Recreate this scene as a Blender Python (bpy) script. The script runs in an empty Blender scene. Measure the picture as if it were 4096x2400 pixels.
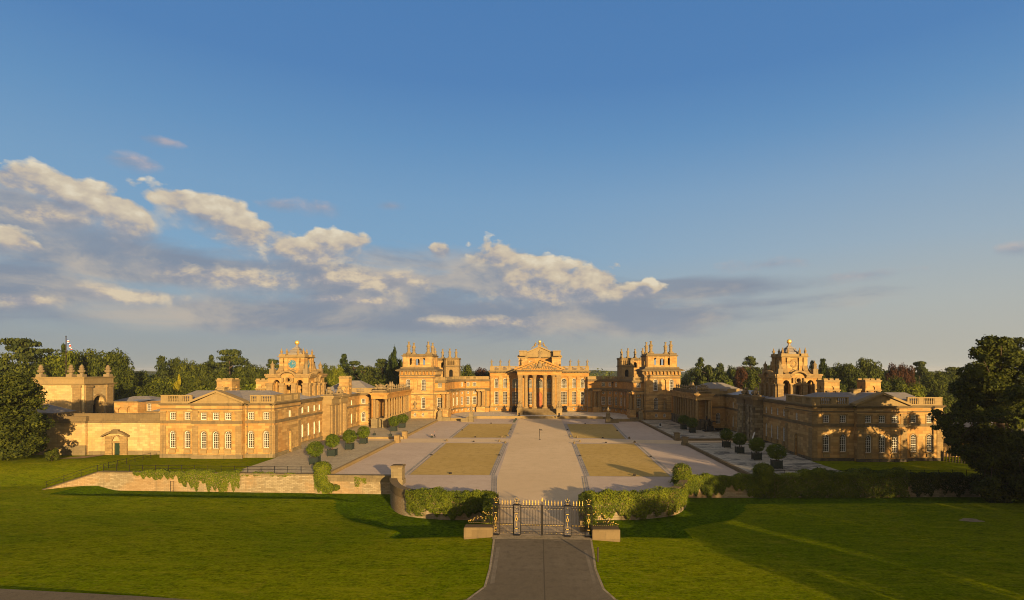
import bpy, bmesh, math, random
import numpy as np
from mathutils import Vector, Matrix
from mathutils.geometry import tessellate_polygon
R = math.radians
scene = bpy.context.scene
COL = scene.collection

# ------------------------------------------------------------------ camera, world, sun, exposure
H = 18.0
cam_d = bpy.data.cameras.new("camera")
cam = bpy.data.objects.new("camera", cam_d)
COL.objects.link(cam)
cam.location = (0, 0, H)
cam.rotation_euler = (R(90), 0, 0)
cam_d.sensor_width = 36.0
cam_d.lens = 36.0 * 2276.0 / 4096.0
cam_d.shift_x = (2048 - 2154) / 4096.0
cam_d.shift_y = (1482 - 1200) / 4096.0
cam_d.clip_start = 0.5
cam_d.clip_end = 20000
scene.camera = cam

SUN_AZ, SUN_EL = R(24), R(8.8)      # light travels towards -x, +y
sd = Vector((-math.sin(SUN_AZ) * math.cos(SUN_EL), math.cos(SUN_AZ) * math.cos(SUN_EL), -math.sin(SUN_EL)))
sun_d = bpy.data.lights.new("sun", 'SUN')
sun_d.energy = 5.0
sun_d.angle = R(0.5)
sun_d.color = (1.0, 0.69, 0.32)
sun = bpy.data.objects.new("sun", sun_d)
sun.rotation_euler = sd.to_track_quat('-Z', 'Y').to_euler()
COL.objects.link(sun)

scene.view_settings.view_transform = 'Standard'
scene.view_settings.look = 'None'
scene.view_settings.exposure = 1.18
scene.view_settings.gamma = 1.0
scene.cycles.filter_width = 1.0

def srgb(r, g, b):
    f = lambda c: (c / 255 / 12.92) if c / 255 <= 0.04045 else ((c / 255 + 0.055) / 1.055) ** 2.4
    return (f(r), f(g), f(b), 1.0)

class NT:
    """small node-tree helper"""
    def __init__(s, tree):
        s.t = tree; s.n = tree.nodes; s.l = tree.links
    def new(s, typ, **kw):
        nd = s.n.new(typ)
        for k, v in kw.items():
            setattr(nd, k, v)
        return nd
    def put(s, sock, v):
        if isinstance(v, bpy.types.NodeSocket): s.l.new(v, sock)
        elif v is not None: sock.default_value = v
    def math(s, op, a, b=None, c=None, clamp=False):
        nd = s.new('ShaderNodeMath', operation=op, use_clamp=clamp)
        s.put(nd.inputs[0], a); s.put(nd.inputs[1], b); s.put(nd.inputs[2], c)
        return nd.outputs[0]
    def vmath(s, op, a, b=None):
        nd = s.new('ShaderNodeVectorMath', operation=op)
        s.put(nd.inputs[0], a); s.put(nd.inputs[1], b)
        return nd.outputs[1] if op in ('DOT_PRODUCT', 'LENGTH') else nd.outputs[0]
    def mix(s, f, a, b, mode='MIX'):
        nd = s.new('ShaderNodeMix', data_type='RGBA', blend_type=mode)
        s.put(nd.inputs[0], f); s.put(nd.inputs[6], a); s.put(nd.inputs[7], b)
        return nd.outputs[2]
    def mapr(s, v, a, b, c=0.0, d=1.0, smooth=True):
        nd = s.new('ShaderNodeMapRange', interpolation_type='SMOOTHSTEP' if smooth else 'LINEAR')
        s.put(nd.inputs[0], v)
        for i, x in enumerate((a, b, c, d)): s.put(nd.inputs[i + 1], x)
        return nd.outputs[0]
    def noise(s, vec, scale, detail=3.0, rough=0.55, dist=0.0):
        nd = s.new('ShaderNodeTexNoise')
        s.put(nd.inputs['Vector'], vec)
        nd.inputs['Scale'].default_value = scale
        nd.inputs['Detail'].default_value = detail
        nd.inputs['Roughness'].default_value = rough
        nd.inputs['Distortion'].default_value = dist
        return nd.outputs[0]
    def comb(s, x, y, z):
        nd = s.new('ShaderNodeCombineXYZ')
        s.put(nd.inputs[0], x); s.put(nd.inputs[1], y); s.put(nd.inputs[2], z)
        return nd.outputs[0]
    def sep(s, v):
        nd = s.new('ShaderNodeSeparateXYZ'); s.put(nd.inputs[0], v)
        return nd.outputs
    def ramp(s, f, stops, interp='LINEAR'):
        nd = s.new('ShaderNodeValToRGB')
        cr = nd.color_ramp; cr.interpolation = interp
        while len(cr.elements) < len(stops): cr.elements.new(0.5)
        for e, (p, c) in zip(cr.elements, stops):
            e.position = p; e.color = c
        s.put(nd.inputs[0], f)
        return nd.outputs[0]

# ---- the sky: Nishita light plus an evening gradient and clouds placed by compass direction
world = bpy.data.worlds.new("World")
scene.world = world
world.use_nodes = True
W = NT(world.node_tree)
W.n.clear()
tc = W.new('ShaderNodeTexCoord')
dx, dy, dz = W.sep(tc.outputs['Generated'])[0:3]
az = W.math('ARCTAN2', dx, dy)
el = W.math('ARCSINE', dz)
sky = W.new('ShaderNodeTexSky', sky_type='NISHITA', sun_disc=False, sun_elevation=SUN_EL, sun_rotation=math.pi - SUN_AZ,
            air_density=1.0, dust_density=1.5, ozone_density=2.0)
SKS = 0.10
def k(r, g, b, m=1.0):
    c = srgb(r, g, b); s_ = m / SKS / (2 ** scene.view_settings.exposure)
    return (c[0] * s_, c[1] * s_, c[2] * s_, 1.0)
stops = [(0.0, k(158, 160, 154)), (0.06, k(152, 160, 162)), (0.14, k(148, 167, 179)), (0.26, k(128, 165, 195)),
         (0.38, k(118, 158, 194)), (0.50, k(100, 145, 189)), (0.62, k(84, 130, 182)), (0.80, k(77, 123, 177)), (0.90, k(104, 128, 160)), (1.0, k(146, 142, 140))]  # unseen zenith stops greyed and lightened to give neutral ambient light
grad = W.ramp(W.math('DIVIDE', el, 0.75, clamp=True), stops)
warm = W.math('MULTIPLY', W.mapr(az, -0.3, 0.75), W.mapr(el, 0.42, 0.0))
grad = W.mix(W.math('MULTIPLY', warm, 0.55), grad, k(196, 190, 172))
# towards the low sun, behind the viewer, the sky glows
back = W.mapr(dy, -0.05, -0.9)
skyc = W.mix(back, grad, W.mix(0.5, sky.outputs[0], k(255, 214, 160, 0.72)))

vec = W.comb(W.math('MULTIPLY', az, 1.0), W.math('MULTIPLY', el, 1.55), 0.0)
n1 = W.noise(vec, 7.0, 9.0, 0.62, 0.25)
n2 = W.noise(vec, 24.0, 6.0, 0.62, 0.2)
vec3 = W.comb(W.math('ADD', W.math('MULTIPLY', az, 1.0), 0.010), W.math('ADD', W.math('MULTIPLY', el, 1.55), 0.020), 0.0)
n1o = W.noise(vec3, 7.0, 9.0, 0.62, 0.25)
n2o = W.noise(vec3, 24.0, 6.0, 0.62, 0.2)
vecs = W.comb(W.math('MULTIPLY', az, 0.5), W.math('MULTIPLY', el, 2.2), 3.7)
n3 = W.noise(vecs, 7.0, 8.0, 0.6, 0.5)
vec4 = W.comb(W.math('MULTIPLY', az, 1.0), W.math('MULTIPLY', el, 1.9), 9.1)
n4 = W.noise(vec4, 5.0, 8.0, 0.6, 0.4)
def billow(v):
    """rounded cauliflower lobes"""
    acc = None
    for sc, a in ((13.0, 0.62), (30.0, 0.30), (62.0, 0.14)):
        nd = W.new('ShaderNodeTexVoronoi', feature='SMOOTH_F1', voronoi_dimensions='2D')
        W.put(nd.inputs['Vector'], v); nd.inputs['Scale'].default_value = sc; nd.inputs['Smoothness'].default_value = 0.35
        t = W.math('MULTIPLY', W.math('SUBTRACT', 0.45, nd.outputs['Distance']), a * 1.6)
        acc = t if acc is None else W.math('ADD', acc, t)
    return acc
wob = W.noise(vec, 16.0, 4.0, 0.6)
def wobbled(v): return W.vmath('ADD', v, W.comb(W.math('MULTIPLY', wob, 0.035), W.math('MULTIPLY', W.math('SUBTRACT', 1.0, wob), 0.035), 0.0))
b1 = billow(wobbled(vec)); b1o = billow(wobbled(vec3))
def ae(x, y):
    a = math.atan((x - 1325) / 1400.0)
    return a, math.atan((912 - y) / 1400.0 * math.cos(a))
def blob(x, y, rx, ry):
    a, e = ae(x, y)
    ra, re = rx / 1400.0 * math.cos(a) ** 1.5, ry / 1400.0 * math.cos(a)
    u = W.math('MULTIPLY_ADD', az, 1 / ra, -a / ra)
    v = W.math('MULTIPLY_ADD', el, 1 / re, -e / re)
    d = W.math('SUBTRACT', 1.0, W.math('SQRT', W.math('ADD', W.math('MULTIPLY', u, u), W.math('MULTIPLY', v, v))))
    return d, v
def union(lst):
    acc = None
    for b in lst:
        d, v = blob(*b)
        w = W.math('POWER', W.math('MAXIMUM', W.math('ADD', d, 0.7), 0.0), 4.0)
        wv = W.math('MULTIPLY', w, v)
        if acc is None: acc, sw, sv = d, w, wv
        else:
            acc = W.math('SMOOTH_MAX', acc, d, 0.3)
            sw = W.math('ADD', sw, w); sv = W.math('ADD', sv, wv)
    return acc, W.math('DIVIDE', sv, W.math('ADD', sw, 0.001))
# grey sheet
sheet, _ = union([(380, 655, 480, 75), (60, 700, 380, 110), (900, 700, 420, 95), (700, 770, 900, 55), (1350, 775, 700, 60),
                  (1660, 716, 330, 30), (1250, 690, 300, 70), (40, 520, 170, 60)])
sm = W.mapr(W.math('ADD', sheet, W.math('MULTIPLY', W.math('SUBTRACT', n3, 0.5), 1.9)), -0.15, 0.55)
shc = W.mix(W.mapr(n4, 0.42, 0.66), k(128, 137, 154), k(190, 178, 164))
shc = W.mix(W.mapr(n3, 0.50, 0.72), shc, k(134, 143, 158))
skyc = W.mix(W.math('MULTIPLY', sm, 0.82), skyc, shc)
# cumulus heads: crisp lit tops that melt into the grey sheet at their feet
def layer(skyc, lst, edge, feet, amp, amt, cols, puff=0.0):
    heads, hv = union(lst)
    dens = W.math('ADD', heads, W.math('ADD', W.math('MULTIPLY', W.math('SUBTRACT', n1, 0.5), amp), W.math('MULTIPLY', W.math('SUBTRACT', n2, 0.5), amp * .42)))
    if puff: dens = W.math('ADD', dens, W.math('MULTIPLY', b1, puff))
    soft = W.mapr(hv, 0.3, -0.7)                      # lower edges dissolve
    hm = W.math('DIVIDE', W.math('SUBTRACT', dens, 0.04), W.math('MULTIPLY_ADD', soft, feet, edge), clamp=True)
    rel = W.math('ADD', W.math('MULTIPLY', W.math('SUBTRACT', n1, n1o), 3.4), W.math('MULTIPLY', W.math('SUBTRACT', n2, n2o), 1.9))
    if puff: rel = W.math('ADD', W.math('MULTIPLY', rel, 0.5), W.math('MULTIPLY', W.math('SUBTRACT', b1, b1o), 0.55))
    lit = W.math('ADD', W.math('ADD', 0.46, rel), W.math('MULTIPLY', hv, 0.42), clamp=True)
    hc = W.ramp(lit, cols)
    return W.mix(W.math('MULTIPLY', hm, amt), skyc, hc)
MUTED = [(0.0, k(142, 147, 159)), (0.45, k(166, 163, 166)), (0.75, k(204, 188, 166)), (1.0, k(222, 204, 174))]
BRIGHT = [(0.0, k(138, 144, 158)), (0.28, k(160, 160, 166)), (0.5, k(196, 182, 164)), (0.75, k(213, 198, 172)), (1.0, k(229, 216, 190))]
skyc = layer(skyc, [(1900, 652, 120, 22), (690, 508, 80, 20), (790, 515, 75, 28), (340, 405, 60, 20), (400, 350, 50, 12), (960, 508, 40, 12), (2130, 678, 120, 16), (2500, 620, 60, 24)], 0.7, 0.7, 2.6, 0.5, [(0.0, k(140, 148, 165)), (0.6, k(168, 160, 166)), (1.0, k(206, 180, 166))])
skyc = layer(skyc, [(720, 630, 210, 46), (560, 690, 280, 46), (930, 700, 230, 44), (1200, 795, 190, 22), (330, 735, 200, 34), (620, 590, 110, 46), (130, 540, 170, 46), (1350, 730, 240, 40), (840, 745, 220, 24), (60, 745, 110, 30)],
             0.55, 0.9, 2.2, 0.85, MUTED)
skyc = layer(skyc, [(25, 452, 85, 52), (110, 466, 85, 56), (195, 500, 115, 72), (300, 552, 78, 66), (428, 502, 60, 50), (525, 526, 130, 62),
                    (610, 566, 95, 50), (5, 592, 66, 38), (75, 610, 36, 18), (832, 602, 84, 40), (745, 616, 76, 30), (1232, 640, 102, 46), (1330, 682, 145, 56), (1445, 696, 105, 56), (1540, 724, 95, 40), (1086, 622, 36, 24)],
             0.20, 0.9, 1.3, 0.92, BRIGHT, 0.75)
# below the horizon the world is plain ground colour
skyc = W.mix(W.mapr(el, 0.0, -0.03), skyc, k(80, 84, 60))
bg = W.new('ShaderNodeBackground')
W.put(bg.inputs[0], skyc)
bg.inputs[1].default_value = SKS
out = W.new('ShaderNodeOutputWorld')
W.l.new(bg.outputs[0], out.inputs[0])
world.cycles.sampling_method = 'MANUAL'
world.cycles.sample_map_resolution = 512

# ------------------------------------------------------------------ materials
MAT = {}
def newmat(name, rough=0.9, spec=0.2):
    m = bpy.data.materials.new(name); m.use_nodes = True
    N = NT(m.node_tree)
    b = N.n['Principled BSDF']
    b.inputs['Roughness'].default_value = rough
    b.inputs['Specular IOR Level'].default_value = spec
    MAT[name] = m
    return m, N, b
def plain(name, c, rough=0.6, spec=0.3, metal=0.0, var=0.0):
    m, N, b = newmat(name, rough, spec)
    b.inputs['Metallic'].default_value = metal
    if var:
        g = N.new('ShaderNodeNewGeometry')
        n = N.noise(g.outputs['Position'], 1.7, 4)
        N.put(b.inputs['Base Color'], N.mix(N.mapr(n, .3, .7), tuple(x * (1 - var) for x in c[:3]) + (1,), tuple(min(1, x * (1 + var)) for x in c[:3]) + (1,)))
    else:
        b.inputs['Base Color'].default_value = tuple(c[:3]) + (1,)
    return m
def bump(N, b, h, dist, strength=0.5):
    bn = N.new('ShaderNodeBump')
    bn.inputs['Strength'].default_value = strength
    bn.inputs['Distance'].default_value = dist
    N.put(bn.inputs['Height'], h)
    N.l.new(bn.outputs[0], b.inputs['Normal'])
def stone(name, c1, c2, stain, orange=None, bw=1.0, bh=0.42, blotch=0.5, mortar=0.012, streak=0.35, drk=None):
    m, N, b = newmat(name, 0.92, 0.1)
    g = N.new('ShaderNodeNewGeometry')
    P = g.outputs['Position']
    nx, ny, nz = N.sep(g.outputs['True Normal'])[0:3]
    px, py, pz = N.sep(P)[0:3]
    u = N.math('SUBTRACT', N.math('MULTIPLY', py, nx), N.math('MULTIPLY', px, ny))
    uv = N.comb(u, pz, 0.0)
    br = N.new('ShaderNodeTexBrick')
    N.put(br.inputs['Vector'], uv)
    br.inputs['Color1'].default_value = c1 + (1,)
    br.inputs['Color2'].default_value = c2 + (1,)
    mm = tuple(x * 0.72 for x in c2)
    br.inputs['Mortar'].default_value = mm + (1,)
    br.inputs['Scale'].default_value = 1.0
    br.inputs['Mortar Size'].default_value = mortar
    br.inputs['Mortar Smooth'].default_value = 0.3
    br.inputs['Bias'].default_value = 0.0
    br.inputs['Brick Width'].default_value = bw
    br.inputs['Row Height'].default_value = bh
    c = br.outputs['Color']
    if orange:
        no = N.noise(P, 0.16, 4, 0.6)
        c = N.mix(N.math('MULTIPLY', N.mapr(no, 0.42, 0.62), 0.75), c, N.mix(0.5, c, orange + (1,)))
    n = N.noise(P, 0.55, 5, 0.65)
    c = N.mix(N.math('MULTIPLY', N.mapr(n, 0.5, 0.75), blotch), c, stain + (1,))
    st = N.noise(N.comb(N.math('MULTIPLY', u, 1.6), N.math('MULTIPLY', pz, 0.12), 5.0), 1.0, 4, 0.6)
    c = N.mix(N.math('MULTIPLY', N.mapr(st, 0.52, 0.75), streak), c, tuple(x * 0.72 for x in stain) + (1,))
    if drk:
        nd = N.noise(P, 0.35, 5, 0.7, 0.6)
        c = N.mix(N.math('MULTIPLY', N.mapr(nd, 0.47, 0.56), drk), c, (0.045, 0.04, 0.035, 1))
    f = N.noise(P, 6.0, 3, 0.6)
    c = N.mix(1.0, c, N.mix(f, (0.86, 0.86, 0.86, 1), (1.12, 1.12, 1.12, 1)), 'MULTIPLY')
    N.put(b.inputs['Base Color'], c)
    bump(N, b, N.math('ADD', N.math('MULTIPLY', br.outputs['Fac'], -1.0), N.math('MULTIPLY', f, 0.6)), 0.02, 0.5)
    return m
stone('ashlar', (0.4010, 0.2569, 0.0970), (0.2212, 0.1344, 0.0493), (0.2026, 0.1383, 0.0634), (0.3884, 0.1779, 0.0411), 1.5, 0.58, 0.55, 0.014, 0.45)
stone('ashlar_orange', (0.3715, 0.2071, 0.0597), (0.2449, 0.1305, 0.0373), (0.2280, 0.1423, 0.0522), (0.4053, 0.1621, 0.0299), 1.4, 0.55, 0.4, 0.014, 0.45)
stone('ashlar_pale', (0.2568, 0.1721, 0.0734), (0.1950, 0.1258, 0.0530), (0.1380, 0.1036, 0.0547), None, 0.9, 0.42, 0.5, 0.014, 0.6)
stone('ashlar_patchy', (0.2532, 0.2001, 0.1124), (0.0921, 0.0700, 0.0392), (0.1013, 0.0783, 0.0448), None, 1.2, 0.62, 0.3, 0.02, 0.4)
stone('dressed', (0.2420, 0.1694, 0.0752), (0.2164, 0.1494, 0.0644), (0.1447, 0.1071, 0.0556), None, 2.6, 1.2, 0.55, 0.006, 0.35)
stone('weathered', (0.1565, 0.1123, 0.0563), (0.1230, 0.0872, 0.0442), (0.0803, 0.0628, 0.0366), None, 1.6, 0.8, 0.7, 0.008, 0.6)
stone('plinth_stone', (0.1986, 0.1520, 0.0815), (0.1467, 0.1123, 0.0619), (0.0901, 0.0738, 0.0461), None, 1.3, 0.5, 0.7, 0.012, 0.6)
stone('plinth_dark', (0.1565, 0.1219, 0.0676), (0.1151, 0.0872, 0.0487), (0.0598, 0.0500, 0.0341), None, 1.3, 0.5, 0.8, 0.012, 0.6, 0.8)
stone('rubble', (0.2812, 0.2280, 0.1406), (0.1824, 0.1406, 0.0798), (0.1672, 0.1368, 0.0836), (0.3040, 0.1672, 0.0608), 0.7, 0.24, 0.8, 0.02, 0.7)
stone('coping', (0.1611, 0.1232, 0.0657), (0.1184, 0.0898, 0.0480), (0.0710, 0.0558, 0.0329), None, 1.1, 5.0, 0.7, 0.02, 0.3)
stone('sculpture', (0.1973, 0.1449, 0.0764), (0.1874, 0.1353, 0.0708), (0.0987, 0.0796, 0.0461), None, 9.0, 9.0, 0.7, 0.0, 0.6)

stone('cream_ashlar', (0.44, 0.325, 0.155), (0.31, 0.225, 0.105), (0.25, 0.19, 0.10), (0.42, 0.235, 0.075), 1.1, 0.45, 0.6, 0.014, 0.5)
def roofing(name, c1, c2, bw, bh, rough=0.7, spec=0.3):
    m, N, b = newmat(name, rough, spec)
    g = N.new('ShaderNodeNewGeometry')
    px, py, pz = N.sep(g.outputs['Position'])[0:3]
    br = N.new('ShaderNodeTexBrick')
    N.put(br.inputs['Vector'], N.comb(N.math('ADD', px, N.math('MULTIPLY', py, 0.37)), N.math('ADD', pz, N.math('MULTIPLY', py, 0.2)), 0.0))
    br.inputs['Color1'].default_value = c1 + (1,); br.inputs['Color2'].default_value = c2 + (1,)
    br.inputs['Mortar'].default_value = tuple(x * .6 for x in c2) + (1,)
    br.inputs['Scale'].default_value = 1.0
    br.inputs['Brick Width'].default_value = bw; br.inputs['Row Height'].default_value = bh
    br.inputs['Mortar Size'].default_value = 0.012
    n = N.noise(g.outputs['Position'], 0.5, 4, 0.6)
    c = N.mix(N.mapr(n, 0.35, 0.7), br.outputs['Color'], N.mix(0.5, br.outputs['Color'], (0.2, 0.17, 0.12, 1)))
    N.put(b.inputs['Base Color'], c)
    return m
roofing('slate', (0.20, 0.175, 0.16), (0.15, 0.135, 0.13), 0.5, 0.22)
roofing('lead', (0.30, 0.30, 0.31), (0.25, 0.25, 0.265), 0.75, 6.0, 0.55)

def ground(name, cols, s1, s2, s3=9.0, rough=0.97, stretch=(1, 1), bm=0.02, extra=None, hc=0.21, fm=(0.44, 0.72)):
    """cols: three colours blended by a broad and a fine noise"""
    m, N, b = newmat(name, rough, 0.0)
    g = N.new('ShaderNodeNewGeometry')
    px, py, pz = N.sep(g.outputs['Position'])[0:3]
    P = N.comb(N.math('MULTIPLY', px, stretch[0]), N.math('MULTIPLY', py, stretch[1]), pz)
    a = N.noise(P, s1, 5, 0.6, 0.3)
    f = N.noise(P, s2, 5, 0.65)
    h = N.noise(g.outputs['Position'], s3, 3, 0.7)
    c = N.mix(N.mapr(a, 0.36, 0.66), cols[0] + (1,), cols[1] + (1,))
    c = N.mix(N.mapr(f, *fm), c, cols[2] + (1,))
    c = N.mix(1.0, c, N.mix(N.mapr(h, 0.25, 0.75, smooth=False), (1 - hc,) * 3 + (1,), (1 + hc,) * 3 + (1,)), 'MULTIPLY')
    if extra: c = extra(N, g, c)
    N.put(b.inputs['Base Color'], c)
    bump(N, b, N.math('ADD', f, N.math('MULTIPLY', h, 0.5)), bm, 0.6)
    return m
def mow(N, g, c):
    px, py, pz = N.sep(g.outputs['Position'])[0:3]
    # faint mower tracks and drier straw patches
    t = N.noise(N.comb(N.math('ADD', N.math('MULTIPLY', px, 0.05), N.math('MULTIPLY', py, 0.012)), N.math('ADD', N.math('MULTIPLY', py, 0.22), N.math('MULTIPLY', px, 0.03)), 0.0), 3.2, 4, 0.6)
    c = N.mix(N.math('MULTIPLY', N.mapr(t, 0.5, 0.72), 0.45), c, (0.20, 0.195, 0.006, 1))
    d = N.noise(g.outputs['Position'], 0.22, 5, 0.7)
    c = N.mix(N.math('MULTIPLY', N.mapr(d, 0.56, 0.74), 0.4), c, (0.22, 0.16, 0.01, 1))
    w = N.noise(N.comb(N.math('MULTIPLY', px, 0.6), N.math('MULTIPLY', py, 2.2), 0.0), 1.6, 4, 0.75)
    return N.mix(N.math('MULTIPLY', N.mapr(w, 0.5, 0.75), 0.7), c, (0.24, 0.215, 0.02, 1))
ground('grass', ((0.1004, 0.1283, 0.0009), (0.1376, 0.1469, 0.0019), (0.0577, 0.0818, 0.0009)), 0.11, 1.5, 3.4, 0.97, (0.45, 1.0), 0.06, mow, 0.55, (0.42, 0.74))
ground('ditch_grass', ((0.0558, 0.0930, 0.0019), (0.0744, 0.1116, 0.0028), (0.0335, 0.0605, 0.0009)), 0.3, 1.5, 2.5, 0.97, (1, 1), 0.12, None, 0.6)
ground('gravel_pink', ((0.4356, 0.3386, 0.2624), (0.4801, 0.3762, 0.2920), (0.3564, 0.2772, 0.2128)), 0.07, 0.6, 7.0, fm=(0.40, 0.95))
ground('gravel_tan', ((0.5445, 0.4010, 0.2425), (0.5841, 0.4356, 0.2673), (0.4653, 0.3415, 0.2029)), 0.06, 0.5, 8.0, fm=(0.40, 0.95))
ground('grit_ochre', ((0.3960, 0.2693, 0.0871), (0.4455, 0.3069, 0.1089), (0.3267, 0.2228, 0.0742)), 0.05, 0.8, 8.0)
ground('asphalt', ((0.1235, 0.1005, 0.0698), (0.1405, 0.1149, 0.0809), (0.1022, 0.0851, 0.0613)), 0.12, 1.2, 9.0)
ground('road_worn', ((0.1584, 0.1287, 0.0940), (0.1782, 0.1485, 0.1089), (0.1287, 0.1089, 0.0792)), 0.5, 1.5, 6.0)
ground('seam', ((0.0842, 0.0693, 0.0495), (0.0891, 0.0742, 0.0544), (0.0742, 0.0594, 0.0445)), 0.5, 1.5, 6.0)
ground('verge', ((0.2554, 0.2001, 0.1277), (0.3065, 0.2469, 0.1618), (0.1703, 0.1405, 0.0851)), 0.5, 2.0, 7.0)
ground('dirt', ((0.2214, 0.1660, 0.0937), (0.2554, 0.1873, 0.1107), (0.1703, 0.1277, 0.0766)), 0.4, 2.0, 7.0)
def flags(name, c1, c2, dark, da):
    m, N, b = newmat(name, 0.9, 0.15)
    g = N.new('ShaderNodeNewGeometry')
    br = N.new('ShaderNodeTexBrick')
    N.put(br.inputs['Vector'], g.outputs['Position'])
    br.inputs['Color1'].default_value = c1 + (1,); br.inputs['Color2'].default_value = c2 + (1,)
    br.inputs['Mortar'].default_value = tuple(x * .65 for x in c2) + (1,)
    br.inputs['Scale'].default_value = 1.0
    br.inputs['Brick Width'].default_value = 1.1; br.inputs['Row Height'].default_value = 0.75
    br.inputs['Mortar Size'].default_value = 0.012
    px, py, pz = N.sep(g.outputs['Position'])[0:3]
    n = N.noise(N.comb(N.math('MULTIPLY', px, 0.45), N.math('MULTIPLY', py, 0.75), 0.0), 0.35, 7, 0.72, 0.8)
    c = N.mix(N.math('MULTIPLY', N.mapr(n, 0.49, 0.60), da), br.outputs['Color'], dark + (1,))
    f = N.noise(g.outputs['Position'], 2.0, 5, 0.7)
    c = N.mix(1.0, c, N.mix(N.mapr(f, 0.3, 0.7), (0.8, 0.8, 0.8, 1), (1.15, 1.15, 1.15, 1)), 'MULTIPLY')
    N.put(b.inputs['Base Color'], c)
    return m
flags('flagstone', (0.3956, 0.3225, 0.2064), (0.3354, 0.2709, 0.1720), (0.2408, 0.1935, 0.1290), 0.5)
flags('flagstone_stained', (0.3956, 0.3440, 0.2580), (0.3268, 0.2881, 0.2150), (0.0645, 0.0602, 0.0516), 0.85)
flags('pavement', (0.5332, 0.4730, 0.3784), (0.4730, 0.4171, 0.3311), (0.2580, 0.2236, 0.1720), 0.35)
flags('channel_stone', (0.3354, 0.2934, 0.2348), (0.2264, 0.2012, 0.1677), (0.1342, 0.1174, 0.1006), 0.4)

plain('white_paint', (0.62, 0.58, 0.49), 0.5, 0.3)
m_, N_, b_ = newmat('glass', 0.06, 0.9)
g_ = N_.new('ShaderNodeNewGeometry')
n_ = N_.noise(g_.outputs['Position'], 0.8, 2)
N_.put(b_.inputs['Base Color'], N_.mix(n_, (0.012, 0.010, 0.008, 1), (0.06, 0.045, 0.03, 1)))
plain('opening_shade', (0.012, 0.010, 0.008), 0.9, 0.05)  # near-black colour standing in for the shade inside openings
plain('iron', (0.012, 0.010, 0.009), 0.75, 0.15)
plain('gold', (0.95, 0.58, 0.12), 0.38, 0.5, 0.75)
plain('gold_leaf', (0.50, 0.32, 0.06), 0.5, 0.4, 0.2)
plain('tub_green', (0.007, 0.014, 0.010), 0.55, 0.35, 0.0, 0.2)
plain('soil', (0.05, 0.035, 0.022), 0.95)
plain('door_red', (0.26, 0.075, 0.018), 0.55, 0.3, 0.0, 0.15)
plain('door_green', (0.012, 0.028, 0.016), 0.5, 0.3)
plain('bark', (0.06, 0.042, 0.027), 0.95, 0.1, 0.0, 0.3)
plain('wood_dark', (0.035, 0.026, 0.02), 0.85, 0.1, 0.0, 0.3)
plain('clock_blue', (0.03, 0.13, 0.20), 0.6, 0.3, 0.0, 0.15)
plain('board_white', (0.82, 0.82, 0.80), 0.5)
plain('grey_paint', (0.35, 0.36, 0.36), 0.5)
plain('flag_blue', (0.03, 0.05, 0.22), 0.9)
plain('flag_red', (0.5, 0.03, 0.03), 0.9)
plain('flag_white', (0.8, 0.78, 0.75), 0.9)
plain('skin', (0.36, 0.16, 0.10), 0.6)
plain('shirt', (0.12, 0.105, 0.125), 0.9)
plain('trousers', (0.018, 0.014, 0.013), 0.9)
plain('hair', (0.28, 0.12, 0.05), 0.9)
plain('petals', (0.36, 0.24, 0.18), 0.8)

def leafmat(name, dark, light, trans=0.35, hi=None):
    m = bpy.data.materials.new(name); m.use_nodes = True
    N = NT(m.node_tree)
    b = N.n['Principled BSDF']
    g = N.new('ShaderNodeNewGeometry')
    oi = N.new('ShaderNodeObjectInfo')
    r = g.outputs['Random Per Island']
    c = N.mix(r, dark + (1,), light + (1,))
    big = N.noise(g.outputs['Position'], 0.35, 3, 0.6)
    c = N.mix(1.0, c, N.mix(N.mapr(big, 0.35, 0.65), (0.75, 0.78, 0.8, 1), (1.25, 1.18, 0.95, 1)), 'MULTIPLY')
    c = N.mix(1.0, c, N.mix(oi.outputs['Random'], (0.85, 0.88, 0.85, 1), (1.15, 1.1, 1.1, 1)), 'MULTIPLY')
    N.put(b.inputs['Base Color'], c)
    b.inputs['Roughness'].default_value = 0.75
    b.inputs['Specular IOR Level'].default_value = 0.15
    tr = N.new('ShaderNodeBsdfTranslucent')
    N.put(tr.inputs[0], c)
    mx = N.new('ShaderNodeMixShader')
    mx.inputs[0].default_value = trans
    N.l.new(b.outputs[0], mx.inputs[1]); N.l.new(tr.outputs[0], mx.inputs[2])
    N.l.new(mx.outputs[0], N.n['Material Output'].inputs[0])
    MAT[name] = m
leafmat('leaf_oak', (0.0229, 0.0358, 0.0038), (0.0877, 0.1030, 0.0100))
leafmat('leaf_lime', (0.0519, 0.0770, 0.0046), (0.1442, 0.1594, 0.0114))
leafmat('leaf_gold', (0.1647, 0.1548, 0.0076), (0.3089, 0.2578, 0.0122))
leafmat('leaf_cedar', (0.0183, 0.0328, 0.0076), (0.0724, 0.0877, 0.0160))
leafmat('leaf_conifer', (0.0145, 0.0290, 0.0046), (0.0519, 0.0724, 0.0084))
leafmat('leaf_copper', (0.0312, 0.0145, 0.0061), (0.0770, 0.0312, 0.0114))
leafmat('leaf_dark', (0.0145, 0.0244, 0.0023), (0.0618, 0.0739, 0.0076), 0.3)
leafmat('leaf_bay', (0.0279, 0.0539, 0.0028), (0.0977, 0.1256, 0.0074), 0.2)
leafmat('leaf_ivy', (0.0465, 0.0724, 0.0038), (0.1289, 0.1495, 0.0084), 0.25)
leafmat('leaf_hazed', (0.0618, 0.0824, 0.0214), (0.0977, 0.1136, 0.0312), 0.2)  # paled and blued: part of the distance haze is painted into these leaves

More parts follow.
